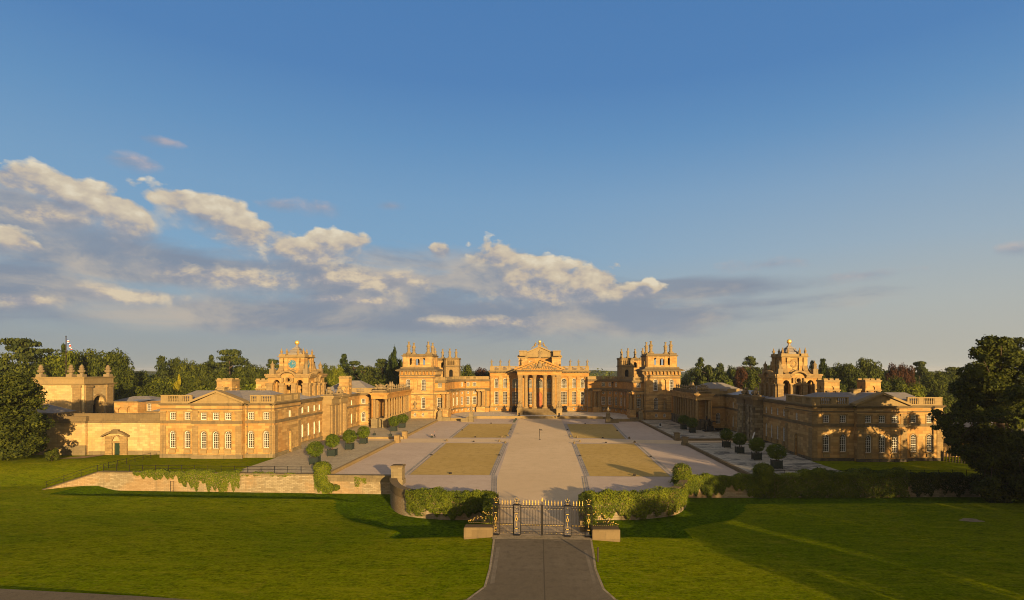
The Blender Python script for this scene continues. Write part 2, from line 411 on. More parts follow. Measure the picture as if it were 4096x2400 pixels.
# ------------------------------------------------------------------ mesh builders
class T:            # mirror / shift applied to everything that is built while it is set
    s = 1.0; dx = 0.0; dy = 0.0; ky = 1.0
    @staticmethod
    def set(s=1.0, dy=0.0, ky=1.0): T.s, T.dx, T.dy, T.ky = s, 0.0, dy, ky
def tp(p):
    return (T.s * p[0] + T.dx, T.ky * p[1] + T.dy, p[2])
class Fr:
    """a facade: origin, direction along it (seen from outside, left to right), outward normal"""
    def __init__(s, x, y, ux, uy):
        l = math.hypot(ux, uy); s.o = (x, y); s.u = (ux / l, uy / l); s.n = (uy / l, -ux / l)
    def p(s, u, d, z):
        return (s.o[0] + s.u[0] * u + s.n[0] * d, s.o[1] + s.u[1] * u + s.n[1] * d, z)
class MB:
    def __init__(s): s.v = []; s.f = []
    def add(s, vs, fs):
        o = len(s.v)
        s.v += [tp(p) for p in vs]
        if T.s < 0: s.f += [tuple(o + i for i in reversed(f)) for f in fs]
        else: s.f += [tuple(o + i for i in f) for f in fs]
        return s
    HEX = [(0, 3, 2, 1), (4, 5, 6, 7), (0, 1, 5, 4), (1, 2, 6, 5), (2, 3, 7, 6), (3, 0, 4, 7)]
    def box(s, x0, x1, y0, y1, z0, z1):
        return s.add([(x0, y0, z0), (x1, y0, z0), (x1, y1, z0), (x0, y1, z0), (x0, y0, z1), (x1, y0, z1), (x1, y1, z1), (x0, y1, z1)], MB.HEX)
    def fbox(s, fr, u0, u1, d0, d1, z0, z1):
        # d1 is the outer face
        P = fr.p
        return s.add([P(u0, d1, z0), P(u1, d1, z0), P(u1, d0, z0), P(u0, d0, z0), P(u0, d1, z1), P(u1, d1, z1), P(u1, d0, z1), P(u0, d0, z1)], MB.HEX)
    def frustum(s, x0, x1, y0, y1, z0, X0, X1, Y0, Y1, z1):
        return s.add([(x0, y0, z0), (x1, y0, z0), (x1, y1, z0), (x0, y1, z0), (X0, Y0, z1), (X1, Y0, z1), (X1, Y1, z1), (X0, Y1, z1)], MB.HEX)
    def prism(s, pts, z0, z1):
        n = len(pts)
        vs = [(x, y, z0) for x, y in pts] + [(x, y, z1) for x, y in pts]
        fs = [tuple(range(n - 1, -1, -1)), tuple(range(n, 2 * n))]
        fs += [(i, (i + 1) % n, n + (i + 1) % n, n + i) for i in range(n)]
        return s.add(vs, fs)
    def plate(s, fr, prof, d0, d1):
        """an outline in (u, z) on a facade, pushed from d0 out to d1"""
        n = len(prof)
        vs = [fr.p(u, d1, z) for u, z in prof] + [fr.p(u, d0, z) for u, z in prof]
        tri = tessellate_polygon([[Vector((u, z, 0)) for u, z in prof]])
        fs = []
        for t in tri:
            a, b, c = (Vector(prof[i]) for i in t)
            if (b - a).cross(c - a) < 0: t = (t[0], t[2], t[1])
            fs.append(tuple(t)); fs.append((n + t[2], n + t[1], n + t[0]))
        ar = sum(prof[i][0] * prof[(i + 1) % n][1] - prof[(i + 1) % n][0] * prof[i][1] for i in range(n))
        for i in range(n):
            j = (i + 1) % n
            fs.append((i, n + i, n + j, j) if ar > 0 else (j, n + j, n + i, i))
        return s.add(vs, fs)
    def lathe(s, cx, cy, prof, n=12, a0=0.0, cap=True):
        vs = []; fs = []
        for r, z in prof:
            for i in range(n):
                a = a0 + 2 * math.pi * i / n
                vs.append((cx + r * math.cos(a), cy + r * math.sin(a), z))
        for k_ in range(len(prof) - 1):
            for i in range(n):
                j = (i + 1) % n
                fs.append((k_ * n + i, k_ * n + j, (k_ + 1) * n + j, (k_ + 1) * n + i))
        if cap:
            fs.append(tuple(range(n - 1, -1, -1)))
            o = (len(prof) - 1) * n
            fs.append(tuple(range(o, o + n)))
        return s.add(vs, fs)
    def ball(s, cx, cy, cz, r, rz=None, n=12, m=8):
        rz = rz or r
        return s.lathe(cx, cy, [(max(1e-3, r * math.sin(math.pi * i / m)), cz - rz * math.cos(math.pi * i / m)) for i in range(m + 1)], n)
    def tube(s, pts, r, n=6, r1=None):
        pts = [Vector(p) for p in pts]; r1 = r if r1 is None else r1
        vs = []; fs = []; m = len(pts)
        for i, p in enumerate(pts):
            d = (pts[min(i + 1, m - 1)] - pts[max(i - 1, 0)]).normalized()
            a = d.cross(Vector((0, 0, 1)) if abs(d.z) < 0.9 else Vector((1, 0, 0))).normalized(); b = d.cross(a)
            rr = r + (r1 - r) * i / max(1, m - 1)
            for k_ in range(n):
                t = 2 * math.pi * k_ / n
                vs.append(tuple(p + a * math.cos(t) * rr + b * math.sin(t) * rr))
        for i in range(m - 1):
            for k_ in range(n):
                j = (k_ + 1) % n
                fs.append((i * n + k_, (i + 1) * n + k_, (i + 1) * n + j, i * n + j))
        fs.append(tuple(range(n))); fs.append(tuple((m - 1) * n + k_ for k_ in range(n - 1, -1, -1)))
        return s.add(vs, fs)
    def wall(s, fr, u0, u1, z0, z1, holes=(), depth=0.4, outline=None, niche=()):
        """a wall face with real openings: hole = (centre u, bottom z, width, height, 'r' | 'a' | 'o')"""
        outer = outline or [(u0, z0), (u1, z0), (u1, z1), (u0, z1)]
        loops = [outer] + [hole_loop(*h) for h in list(holes) + list(niche)]
        flat = [p for l in loops for p in l]
        tri = tessellate_polygon([[Vector((u, z, 0)) for u, z in l] for l in loops])
        fs = []
        for t in tri:
            a, b, c = (Vector(flat[i]) for i in t)
            cr = (b - a).cross(c - a)
            if abs(cr) < 1e-9: continue
            fs.append(tuple(t) if cr > 0 else (t[0], t[2], t[1]))
        s.add([fr.p(u, 0, z) for u, z in flat], fs)
        for h in list(holes) + list(niche):
            l = hole_loop(*h); n = len(l)
            vs = [fr.p(u, 0, z) for u, z in l] + [fr.p(u, -depth, z) for u, z in l]
            s.add(vs, [((i + 1) % n, i, n + i, n + (i + 1) % n) for i in range(n)])
            if h in niche: s.add(vs[n:], [tuple(range(n))])
        return s
def hole_loop(uc, zb, w, h, kind):
    if kind == 'r': return [(uc - w / 2, zb), (uc + w / 2, zb), (uc + w / 2, zb + h), (uc - w / 2, zb + h)]
    if kind == 'o': return [(uc + w / 2 * math.cos(a), zb + h / 2 + h / 2 * math.sin(a)) for a in (2 * math.pi * i / 14 for i in range(14))]
    r = w / 2
    return [(uc - r, zb), (uc + r, zb)] + [(uc + r * math.cos(a), zb + h - r + r * math.sin(a)) for a in (math.pi * i / 8 for i in range(9))]

def tag(o, label=None, cat=None, group=None, kind=None):
    if label: o['label'] = label
    if cat: o['category'] = cat
    if group: o['group'] = group
    if kind: o['kind'] = kind
    return o
def root(name, label, cat, loc, group=None):
    o = bpy.data.objects.new(name, None)
    o.empty_display_size = 0.5
    o.location = tp(loc)
    o['wl'] = list(o.location)
    COL.objects.link(o)
    return tag(o, label, cat, group)
def mesh_from(name, mb, mat, off=(0, 0, 0), smooth=False):
    me = bpy.data.meshes.new(name)
    ox, oy, oz = off
    me.from_pydata([(x - ox, y - oy, z - oz) for x, y, z in mb.v], [], mb.f)
    for m in (mat if isinstance(mat, (list, tuple)) else [mat]): me.materials.append(MAT[m])
    if smooth: me.polygons.foreach_set('use_smooth', [True] * len(me.polygons))
    me.update()
    return me
WHOLE = {'gilded_spearheads', 'gilded_stars', 'scrollwork', 'carved_panel', 'carved_arms', 'flag', 'lines', 'pales', 'rungs', 'clock_hands', 'crest_figures', 'flowers', 'gate_leaf', 'side_screen', 'column_order', 'trunk', 'band', 'coping', 'rail', 'rails', 'base', 'roof', 'core'}
def clusters(mb):
    """split a mesh into pieces that touch one another"""
    n = len(mb.v); p = list(range(n))
    def find(a):
        while p[a] != a: p[a] = p[p[a]]; a = p[a]
        return a
    for f in mb.f:
        r = find(f[0])
        for i in f[1:]: p[find(i)] = r
    ids = {}
    for i in range(n): ids.setdefault(find(i), []).append(i)
    keys = list(ids); V = np.array(mb.v)
    lo = np.array([V[ids[k_]].min(0) for k_ in keys]) - .04; hi = np.array([V[ids[k_]].max(0) for k_ in keys]) + .04
    q = list(range(len(keys)))
    def fq(a):
        while q[a] != a: q[a] = q[q[a]]; a = q[a]
        return a
    for i in range(len(keys)):
        hit = np.all((lo[i] <= hi[i + 1:]) & (hi[i] >= lo[i + 1:]), axis=1)
        for j in np.nonzero(hit)[0]: q[fq(int(j) + i + 1)] = fq(i)
    cl = {}
    for i, k_ in enumerate(keys): cl.setdefault(fq(i), []).append(k_)
    if len(cl) == 1: return [mb]
    owner = {k_: c for c, ks in cl.items() for k_ in ks}
    out = {c: MB() for c in cl}; remap = {}
    for k_ in keys:
        m = out[owner[k_]]
        for i in ids[k_]: remap[i] = len(m.v); m.v.append(mb.v[i])
    for f in mb.f: out[owner[find(f[0])]].f.append(tuple(remap[i] for i in f))
    return list(out.values())
def part(name, mb, mat, parent, label=None, smooth=False):
    if name not in WHOLE:
        cl = clusters(mb)
        if 1 < len(cl) <= 60:
            return [part1(name, m, mat, parent, label, smooth) for m in cl][0]
    return part1(name, mb, mat, parent, label, smooth)
def part1(name, mb, mat, parent, label=None, smooth=False):
    off = tuple(parent['wl'])
    o = bpy.data.objects.new(name, mesh_from(name, mb, mat, off, smooth))
    o.parent = parent
    o['wl'] = list(off)
    COL.objects.link(o)
    if label: o['label'] = label
    return o
def solo(name, mb, mat, label, cat, loc=(0, 0, 0), group=None, smooth=False, kind=None):
    off = tp(loc)
    o = bpy.data.objects.new(name, mesh_from(name, mb, mat, off, smooth))
    o.location = off
    o['wl'] = list(off)
    COL.objects.link(o)
    return tag(o, label, cat, group, kind)
def struct(name, mb, mat, kind='structure', smooth=False):
    o = bpy.data.objects.new(name, mesh_from(name, mb, mat, (0, 0, 0), smooth))
    COL.objects.link(o)
    return tag(o, kind=kind)
def dup(src, loc=None, rotz=None, label=None, scale=None, parent=None, group=None):
    c = src.copy(); COL.objects.link(c); c.parent = parent
    if loc is not None: c.location = loc
    if rotz is not None: c.rotation_euler = (0, 0, rotz)
    if scale is not None: c.scale = scale
    if label: c['label'] = label
    if group: c['group'] = group
    for ch in [o for o in src.children]: dup(ch, parent=c)
    return c

# ---- windows: a white sash frame with glazing bars (part) and its pane (sub-part)
WCACHE = {}
def win_mesh(w, h, kind, nc, nr, fw, bw):
    key = (round(w, 2), round(h, 2), kind, nc, nr, fw, bw)
    if key in WCACHE: return WCACHE[key]
    keep_ = (T.s, T.dy, T.ky)
    T.set()
    fr = Fr(0, 0, 1, 0)
    f = MB(); outer = hole_loop(0, 0, w, h, kind)
    cz = h / 2
    if kind == 'o':
        inner = hole_loop(0, fw, w - 2 * fw, h - 2 * fw, 'o')
    elif kind == 'a': inner = hole_loop(0, fw, w - 2 * fw, h - 2 * fw, 'a')
    else: inner = hole_loop(0, fw, w - 2 * fw, h - 2 * fw, 'r')
    n = len(outer)
    vs = [fr.p(u, -.12, z) for u, z in outer] + [fr.p(u, -.12, z) for u, z in inner] + [fr.p(u, -.24, z) for u, z in inner]
    f.add(vs, [(i, (i + 1) % n, n + (i + 1) % n, n + i) for i in range(n)] + [(n + i, n + (i + 1) % n, 2 * n + (i + 1) % n, 2 * n + i) for i in range(n)])
    top = h - w / 2 if kind == 'a' else h - fw
    if kind == 'o':
        for a in (0, math.pi / 3, 2 * math.pi / 3):
            c_, s2 = math.cos(a) * (w / 2 - fw), math.sin(a) * (w / 2 - fw)
            f.tube([fr.p(-c_, -.17, cz - s2), fr.p(c_, -.17, cz + s2)], bw * .6, 4)
    else:
        for i in range(1, nc):
            u = -w / 2 + w * i / nc
            f.fbox(fr, u - bw / 2, u + bw / 2, -.2, -.14, fw, top)
        for j in range(1, nr + (1 if kind == 'a' else 0)):
            z = top * j / nr if kind == 'a' else h * j / nr
            b2 = bw * (1.6 if j == nr // 2 else 1)
            f.fbox(fr, -w / 2 + fw, w / 2 - fw, -.205, -.135, z - b2 / 2, z + b2 / 2)
        if kind == 'a':
            for a in (math.pi / 4, math.pi / 2, 3 * math.pi / 4):
                rr = w / 2 - fw
                f.tube([fr.p(0, -.17, top), fr.p(rr * math.cos(a), -.17, top + rr * math.sin(a))], bw * .5, 4)
    p = MB(); l = hole_loop(0, 0.02, w - .04, h - .04, kind)
    p.add([fr.p(u, -.22, z) for u, z in l], [tuple(range(len(l)))])
    T.set(*keep_)
    WCACHE[key] = (mesh_from('window', f, 'white_paint'), mesh_from('pane', p, 'glass'))
    return WCACHE[key]
def window(rt, fr, uc, zb, w, h, kind, nc, nr, fw=0.09, bw=0.04):
    fm, pm = win_mesh(w, h, kind, nc, nr, fw, bw)
    o = bpy.data.objects.new('window', fm)
    loc = tp(fr.p(uc, 0, zb)); wl = rt['wl']
    o.location = (loc[0] - wl[0], loc[1] - wl[1], loc[2] - wl[2])
    nx, ny = fr.n[0] * T.s, fr.n[1]
    o.rotation_euler = (0, 0, math.atan2(nx, -ny))
    o.parent = rt; COL.objects.link(o)
    q = bpy.data.objects.new('pane', pm)
    q.parent = o; COL.objects.link(q)
    return o
def windows(rt, fr, lst, **kw):
    for h in lst: window(rt, fr, h[0], h[1], h[2], h[3], h[4], h[5], h[6], **kw)
def holes(lst): return [h[:5] for h in lst]

def cornice(mb, fr, u0, u1, z, h, proj, d0=0.0, steps=3):
    for i in range(steps):
        mb.fbox(fr, u0 - proj * (i + 1) / steps * .6, u1 + proj * (i + 1) / steps * .6, d0, d0 + proj * (i + 1) / steps, z + h * i / steps, z + h * (i + 1) / steps)
def ring_cornice(mb, x0, x1, y0, y1, z, h, proj, steps=3):
    for i in range(steps):
        p = proj * (i + 1) / steps
        mb.box(x0 - p, x1 + p, y0 - p, y1 + p, z + h * i / steps, z + h * (i + 1) / steps)
def balustrade(mb, fr, u0, u1, z0, z1, panels, d=-0.35, th=0.3):
    """solid parapet with open baluster panels: panels = [(ua, ub)...]"""
    h = z1 - z0
    mb.fbox(fr, u0, u1, d - .04, d + th + .04, z0, z0 + h * .18)
    mb.fbox(fr, u0, u1, d - .06, d + th + .06, z1 - h * .14, z1)
    e = u0
    for a, b in sorted(panels) + [(u1, u1)]:
        if a - e > .02: mb.fbox(fr, e, a, d, d + th, z0 + h * .18, z1 - h * .14)
        e = b
        n = max(1, int((b - a) / .34))
        for i in range(n):
            u = a + (b - a) * (i + .5) / n
            za, zb = z0 + h * .18, z1 - h * .14
            mb.fbox(fr, u - .075, u + .075, d + .06, d + th - .06, za, za + (zb - za) * .2)
            mb.fbox(fr, u - .10, u + .10, d + .04, d + th - .04, za + (zb - za) * .2, za + (zb - za) * .55)
            mb.fbox(fr, u - .06, u + .06, d + .08, d + th - .08, za + (zb - za) * .55, zb)
CC = {}
def column_mesh(r, h, style):
    key = (r, h, style)
    if key not in CC:
        keep_ = (T.s, T.dy, T.ky)
        T.set()
        m = MB(); m.box(-r * 1.35, r * 1.35, -r * 1.35, r * 1.35, 0, r * .5)
        ch = r * 2.3 if style == 'corinthian' else r * .9
        pr = [(r * 1.3, r * .5), (r * 1.34, r * .7), (r * 1.1, r * .95), (r * 1.02, r * 1.05), (r, h * .35), (r * .85, h - ch)]
        if style == 'corinthian':
            pr += [(r * .92, h - ch), (r * .95, h - ch * .8), (r * 1.12, h - ch * .62), (r * .95, h - ch * .6), (r * 1.2, h - ch * .32), (r * 1.02, h - ch * .3), (r * 1.4, h - ch * .1)]
            m.box(-r * 1.3, r * 1.3, -r * 1.3, r * 1.3, h - ch * .1, h)
        else:
            pr += [(r * .95, h - ch), (r * .95, h - ch * .8), (r * .86, h - ch * .75), (r * 1.2, h - ch * .4)]
            m.box(-r * 1.25, r * 1.25, -r * 1.25, r * 1.25, h - ch * .4, h)
        m.lathe(0, 0, pr, 14)
        CC[key] = mesh_from('column', m, 'ashlar_pale')
        T.set(*keep_)
    return CC[key]
def column(rt, x, y, z, r, h, style='doric'):
    o = bpy.data.objects.new('column', column_mesh(r, h, style))
    loc = tp((x, y, z)); wl = rt['wl']
    o.location = (loc[0] - wl[0], loc[1] - wl[1], loc[2] - wl[2])
    o.parent = rt; COL.objects.link(o)
    return o
def pilaster(rt, fr, uc, w, z0, z1, d=0.22, mat='ashlar_pale', cap=0.5, fancy=False):
    m = MB()
    m.fbox(fr, uc - w / 2, uc + w / 2, -.1, d, z0 + .3, z1 - cap)
    m.fbox(fr, uc - w * .58, uc + w * .58, -.1, d + .12, z0, z0 + .3)
    if fancy:
        for i in range(3):
            m.fbox(fr, uc - w * (.56 + .07 * i), uc + w * (.56 + .07 * i), -.1, d + .1 + .07 * i, z1 - cap + cap * (i * .3), z1 - cap + cap * (i * .3 + .2))
        m.fbox(fr, uc - w * .52, uc + w * .52, -.1, d + .02, z1 - cap, z1)
    else:
        m.fbox(fr, uc - w * .55, uc + w * .55, -.1, d + .06, z1 - cap, z1 - cap * .45)
        m.fbox(fr, uc - w * .62, uc + w * .62, -.1, d + .14, z1 - cap * .45, z1)
    return part('pilaster', m, mat, rt)
def P4(x, y):                      # picture position (long side 2520) to 4096-wide pixels
    return x * 1.6254, y * 1.6254
def on_ground(x, y, z=0.0):        # where the ray through a picture position meets a level
    a, b = P4(x, y); Y = 2276.0 * (H - z) / (b - 1482.0)
    return (a - 2154.0) / 2276.0 * Y, Y
def at_depth(x, y, Y):
    a, b = P4(x, y)
    return (a - 2154.0) / 2276.0 * Y, H - (b - 1482.0) / 2276.0 * Y

# ------------------------------------------------------------------ ground, court, terraces
def sm(x, a, b):
    t = np.clip((x - a) / (b - a), 0, 1); return t * t * (3 - 2 * t)
BULGE = [(24.3, 95.0), (22.9, 88.0), (20.6, 82.6), (17.5, 79.2), (13.0, 77.3), (7.2, 77.0), (6.3, 75.0), (5.6, 63.5)]
def smooth_line(pts, n=6):
    out = []
    for i in range(len(pts) - 1):
        p0, p1, p2, p3 = pts[max(i - 1, 0)], pts[i], pts[i + 1], pts[min(i + 2, len(pts) - 1)]
        for j in range(n):
            t = j / n
            out.append(tuple(.5 * (2 * b + (c - a) * t + (2 * a - 5 * b + 4 * c - d) * t * t + (3 * b - a - 3 * c + d) * t ** 3) for a, b, c, d in zip(p0, p1, p2, p3)))
    return out + [pts[-1]]
BS = smooth_line(BULGE)
LW = [(-75.9, 98.2), (-24.3, 95.0)]
RW = [(24.3, 92.3), (95.0, 93.2)]
LINE = np.array([LW[0]] + [(-x, y) for x, y in BS] + [(x, y) for x, y in reversed(BS)] + [RW[0], RW[1]])
def wall_dist(x, y):
    d = np.full(x.shape, 1e9)
    for a, b in zip(LINE[:-1], LINE[1:]):
        ab = b - a; l2 = max(1e-9, float(ab @ ab))
        t = np.clip(((x - a[0]) * ab[0] + (y - a[1]) * ab[1]) / l2, 0, 1)
        d = np.minimum(d, np.hypot(x - a[0] - t * ab[0], y - a[1] - t * ab[1]))
    return d
XS = np.array([-75.9, -24.4, -22.9, -20.6, -17.5, -13, -7.2, -5.6, -5.5, 5.5, 5.6, 7.2, 13, 17.5, 20.6, 22.9, 24.4, 95])
YS = np.array([98.2, 95.0, 88, 82.6, 79.2, 77.3, 77, 63.5, 63.5, 63.5, 63.5, 77, 77.3, 79.2, 82.6, 88, 92.3, 93.2])
def ground_z(x, y):
    ax = np.abs(x)
    lawn = -1.35 * sm(ax, 7, 26) * sm(y, 50, 82) - 0.25 * sm(ax, 4.5, 9) * sm(y, 40, 60)
    lawn = lawn + 0.10 * np.sin(x * .13 + 1) * np.sin(y * .11) * sm(ax, 8, 20)
    d = wall_dist(x, y)
    fl = -2.68 + .4 * sm(-ax, -23, -14)
    top = 8.6 + 4.2 * sm(-ax, -23, -12)                     # the bank stands farther off near the gate                    # ditch floor rises to the gate
    left = sm(-x, 72, 80)
    fl = fl * (1 - left) + (-2.0) * left
    tt = np.clip((d - top + 3.2) / 3.2, 0, 1)
    z = lawn + (fl - lawn) * (1 - tt) * np.clip((y - 62.8) / 3.2, 0, 1)
    # bank west of the ditch: rises to the house lawn
    bank = -1.9 + 2.35 * sm(y, 93, 112)
    z = z * (1 - left) + np.where(y > 88, np.maximum(bank, lawn), lawn) * left
    yw = np.interp(x, XS, YS)
    behind = (y > yw + 1.15) & (x > -76.3) & (x < 95)
    z = np.where(behind, -0.35, z)
    z = np.where((x < -77) & (y > 112), 0.45, z)
    z = np.where(y > 122, -0.3, z)
    return z
gx = np.concatenate([[-5000, -1800, -700, -350, -220, -160, -130], np.arange(-112, 112.1, .6), [130, 160, 220, 350, 700, 1800, 5000]])
gy = np.concatenate([[-1500, -400, -120, -40, 0, 15, 26], np.arange(32, 122.1, .6), [124, 140, 180, 260, 400, 700, 1500, 7000]])
GX, GY = np.meshgrid(gx, gy)
GZ = ground_z(GX, GY)
DW = wall_dist(GX, GY)
nxg, nyg = len(gx), len(gy)
me = bpy.data.meshes.new('lawn')
idx = np.arange(nxg * nyg).reshape(nyg, nxg)
quads = np.stack([idx[:-1, :-1], idx[:-1, 1:], idx[1:, 1:], idx[1:, :-1]], -1).reshape(-1, 4)
me.from_pydata(np.stack([GX, GY, GZ], -1).reshape(-1, 3).tolist(), [], quads.tolist())
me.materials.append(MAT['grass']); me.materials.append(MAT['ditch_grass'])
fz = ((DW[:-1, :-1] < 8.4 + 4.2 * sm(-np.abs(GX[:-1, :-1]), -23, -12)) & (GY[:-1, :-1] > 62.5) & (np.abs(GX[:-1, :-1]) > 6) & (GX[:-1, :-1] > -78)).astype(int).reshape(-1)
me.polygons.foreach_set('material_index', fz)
me.polygons.foreach_set('use_smooth', np.ones(len(me.polygons), bool))
me.update()
lawn = bpy.data.objects.new('lawn', me); COL.objects.link(lawn); tag(lawn, kind='structure')

def sheet(name, pts, z, mat):
    m = MB(); m.add([(x, y, z) for x, y in pts], [tuple(range(len(pts)))])
    return struct(name, m, mat)
# gravel court
inner = [(-x, y) for x, y in BS]
court = [(-37, 96)] + [(-x + .3, y + .3) for x, y in BS] + [(x - .3, y + .3) for x, y in reversed(BS)] + [(37, 93.2), (37, 216), (-37, 216)]
m = MB()
tri = tessellate_polygon([[Vector((x, y, 0)) for x, y in court]])
fs = []
for t in tri:
    a, b, c = (Vector(court[i]) for i in t)
    fs.append(tuple(t) if (b - a).cross(c - a) > 0 else (t[0], t[2], t[1]))
m.add([(x, y, 0) for x, y in court], fs)
struct('gravel_court', m, 'gravel_pink')
sheet('main_path', [(-5.3, 62.2), (5.5, 61.4), (7.0, 80), (7.6, 96), (8.2, 140), (8.4, 215), (-7.3, 215), (-7.3, 140), (-6.9, 96), (-6.3, 80)], .004, 'gravel_tan')
sheet('cross_path', [(-37, 142.0), (-7.0, 142.6), (8.0, 142.4), (37, 139.5), (37, 146.5), (8, 149.8), (-7, 150), (-37, 150.5)], .008, 'gravel_tan')
PANELS = [[(-22.4, 98.1), (-8.35, 97.8), (-8.6, 140.2), (-22.9, 141.3)], [(8.6, 96.8), (22.5, 96.3), (23.6, 140.3), (9.1, 139.9)],
          [(-23.2, 152.4), (-8.6, 152.4), (-8.6, 192.5), (-23.3, 192.5)], [(9.2, 152), (23.0, 149.6), (24.8, 190.6), (9.5, 192)]]
for pnl in PANELS: sheet('grit_panel', pnl, .012, 'grit_ochre')
def strip(a, b, w, z=.016):
    (x0, y0), (x1, y1) = a, b
    l = math.hypot(x1 - x0, y1 - y0); nx, ny = -(y1 - y0) / l * w / 2, (x1 - x0) / l * w / 2
    return [(x0 + nx, y0 + ny, z), (x0 - nx, y0 - ny, z), (x1 - nx, y1 - ny, z), (x1 + nx, y1 + ny, z)]
m = MB()
for a, b in [((-6.3, 80.5), (-7.6, 97.6)), ((7.0, 80.5), (7.75, 96.8)), ((-8.0, 97.6), (-8.05, 140.8)), ((8.3, 96.6), (8.6, 140.5)), ((-8.0, 151), (-8.0, 193)), ((8.7, 151), (9.0, 193))]:
    for q in (-.34, 0, .34):
        m.add(strip((a[0] + q, a[1]), (b[0] + q, b[1]), .22), [(0, 1, 2, 3)])
for p in PANELS:
    for a, b in zip(p, p[1:] + p[:1]):
        m.add(strip(a, b, .22, .02), [(0, 1, 2, 3)])
for a, b in [((-23.1, 98), (-23.6, 141.4)), ((23.2, 96.2), (24.2, 140.2)), ((-23.8, 152.4), (-23.9, 193)), ((23.6, 149.5), (25.3, 190.8))]:
    m.add(strip(a, b, .5, .016), [(0, 1, 2, 3)])
struct('stone_channel', m, 'channel_stone')

# road outside the gate
sheet('road', [(-4.75, 60.9), (-4.55, 56), (-4.4, 51.6), (-4.45, 47.3), (-5.6, 44.6), (-9, 42.9), (-16, 42.9), (-31.6, 45.3), (-44.6, 46.9), (-60, 48.5), (-60, 20), (60, 20), (60, 36), (18, 38.5), (8.5, 42.4), (6.05, 44.6), (5.35, 46.8), (5.16, 51.6), (5.4, 56), (5.6, 60.9)], .03, 'asphalt')
m = MB()
for pts in ([(-4.75, 60.9), (-4.55, 56), (-4.4, 51.6), (-4.45, 47.3), (-5.6, 44.6), (-9, 42.9), (-16, 42.9)], [(18, 38.5), (8.5, 42.4), (6.05, 44.6), (5.35, 46.8), (5.16, 51.6), (5.4, 56), (5.6, 60.9)]):
    for a, b in zip(pts, pts[1:]): m.add(strip(a, b, .2, .036), [(0, 1, 2, 3)])
struct('road_edging', m, 'verge')
sheet('gate_threshold', [(-5.0, 60.7), (5.75, 60.4), (5.6, 62.0), (-4.9, 62.4)], .04, 'verge')

# side terraces with their stone edge
def slab(name, pts, z, mat, side='coping'):
    m = MB(); n = len(pts)
    m.add([(x, y, z) for x, y in pts], [tuple(range(n))])
    o = struct(name, m, mat)
    e = MB()
    for i in range(n):
        (x0, y0), (x1, y1) = pts[i], pts[(i + 1) % n]
        e.add([(x0, y0, -.4), (x1, y1, -.4), (x1, y1, z - .01), (x0, y0, z - .01)], [(0, 1, 2, 3)])
    struct(name + '_edge', e, side)
TZ = .55
def kerb(name, pts, w, z0, z1, mat):
    m = MB()
    for a, b in zip(pts, pts[1:]):
        l = math.hypot(b[0] - a[0], b[1] - a[1]); nx, ny = -(b[1] - a[1]) / l * w, (b[0] - a[0]) / l * w
        q = [(a[0], a[1]), (b[0], b[1]), (b[0] + nx, b[1] + ny), (a[0] + nx, a[1] + ny)]
        if (q[1][0] - q[0][0]) * (q[2][1] - q[0][1]) - (q[1][1] - q[0][1]) * (q[2][0] - q[0][0]) < 0: q.reverse()
        m.prism(q, z0, z1)
    return struct(name, m, mat)
slab('terrace', [(-52.5, 97.2), (-36, 96.2), (-36, 141.5), (-57.5, 141.8), (-57.5, 114), (-52.5, 114)], TZ, 'flagstone')
slab('terrace', [(-58, 149.8), (-36, 149.5), (-36, 206), (-51, 206), (-51, 183), (-58, 183)], TZ, 'flagstone')
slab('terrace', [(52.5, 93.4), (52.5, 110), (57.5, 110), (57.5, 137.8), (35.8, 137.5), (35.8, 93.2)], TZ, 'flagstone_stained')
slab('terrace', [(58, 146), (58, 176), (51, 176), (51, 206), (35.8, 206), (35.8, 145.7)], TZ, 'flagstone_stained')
kerb('terrace_kerb', [(-35.55, 96.2), (-35.55, 141.5), (-57, 141.9)], .55, -.1, TZ + .03, 'dressed')
kerb('terrace_kerb', [(-57, 149.5), (-35.55, 149.2), (-35.55, 201)], .55, -.1, TZ + .03, 'dressed')
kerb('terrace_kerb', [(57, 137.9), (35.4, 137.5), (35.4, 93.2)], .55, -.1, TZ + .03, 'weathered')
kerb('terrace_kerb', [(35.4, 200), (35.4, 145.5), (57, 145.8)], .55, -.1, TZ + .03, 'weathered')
sheet('side_path', [(-58, 141.9), (-36.2, 141.6), (-36.2, 149.3), (-58, 149.6)], .05, 'gravel_tan')
sheet('side_path', [(36, 137.8), (58, 138), (58, 145.8), (36, 145.5)], .05, 'gravel_tan')
sheet('house_lawn', [(-77.0, 98.9), (-52.5, 97.4), (-52.5, 116), (-79.5, 119), (-79.5, 112)], TZ - .01, 'grass')
sheet('house_lawn', [(52.5, 93.3), (95, 93.9), (95, 116), (52.5, 112)], TZ - .01, 'grass')
sheet('door_path', [(-91.3, 117.9), (-89.4, 117.9), (-90.6, 113.0), (-95.5, 112.6)], .56, 'dirt')
# upper terrace before the house, with the three low flights of steps
UZ = .85
slab('upper_terrace', [(-33.6, 206), (-33.6, 213), (-6.2, 213.2), (-6.2, 214.6), (6.4, 214.2), (6.4, 212.6), (33.6, 210), (33.6, 206), (38, 203), (38, 245), (-38, 245), (-38, 206)], UZ, 'pavement')
kerb('terrace_wall', [(6.4, 212.4), (23.8, 210.8)], .5, -.1, UZ + .12, 'dressed')
kerb('terrace_wall', [(-23.2, 212.8), (-6.2, 212.8)], .5, -.1, UZ + .12, 'dressed')
def steps(name, x0, x1, y0, dy, z0, z1, n, mat='dressed'):
    m = MB()
    for i in range(n):
        m.box(x0, x1, y0 + dy * i / n, y0 + dy, z0 + (z1 - z0) * i / n, z0 + (z1 - z0) * (i + 1) / n - .004)
    return struct(name, m, mat)
steps('court_steps', -6.2, 6.4, 212.4, 2.0, 0, UZ, 5)
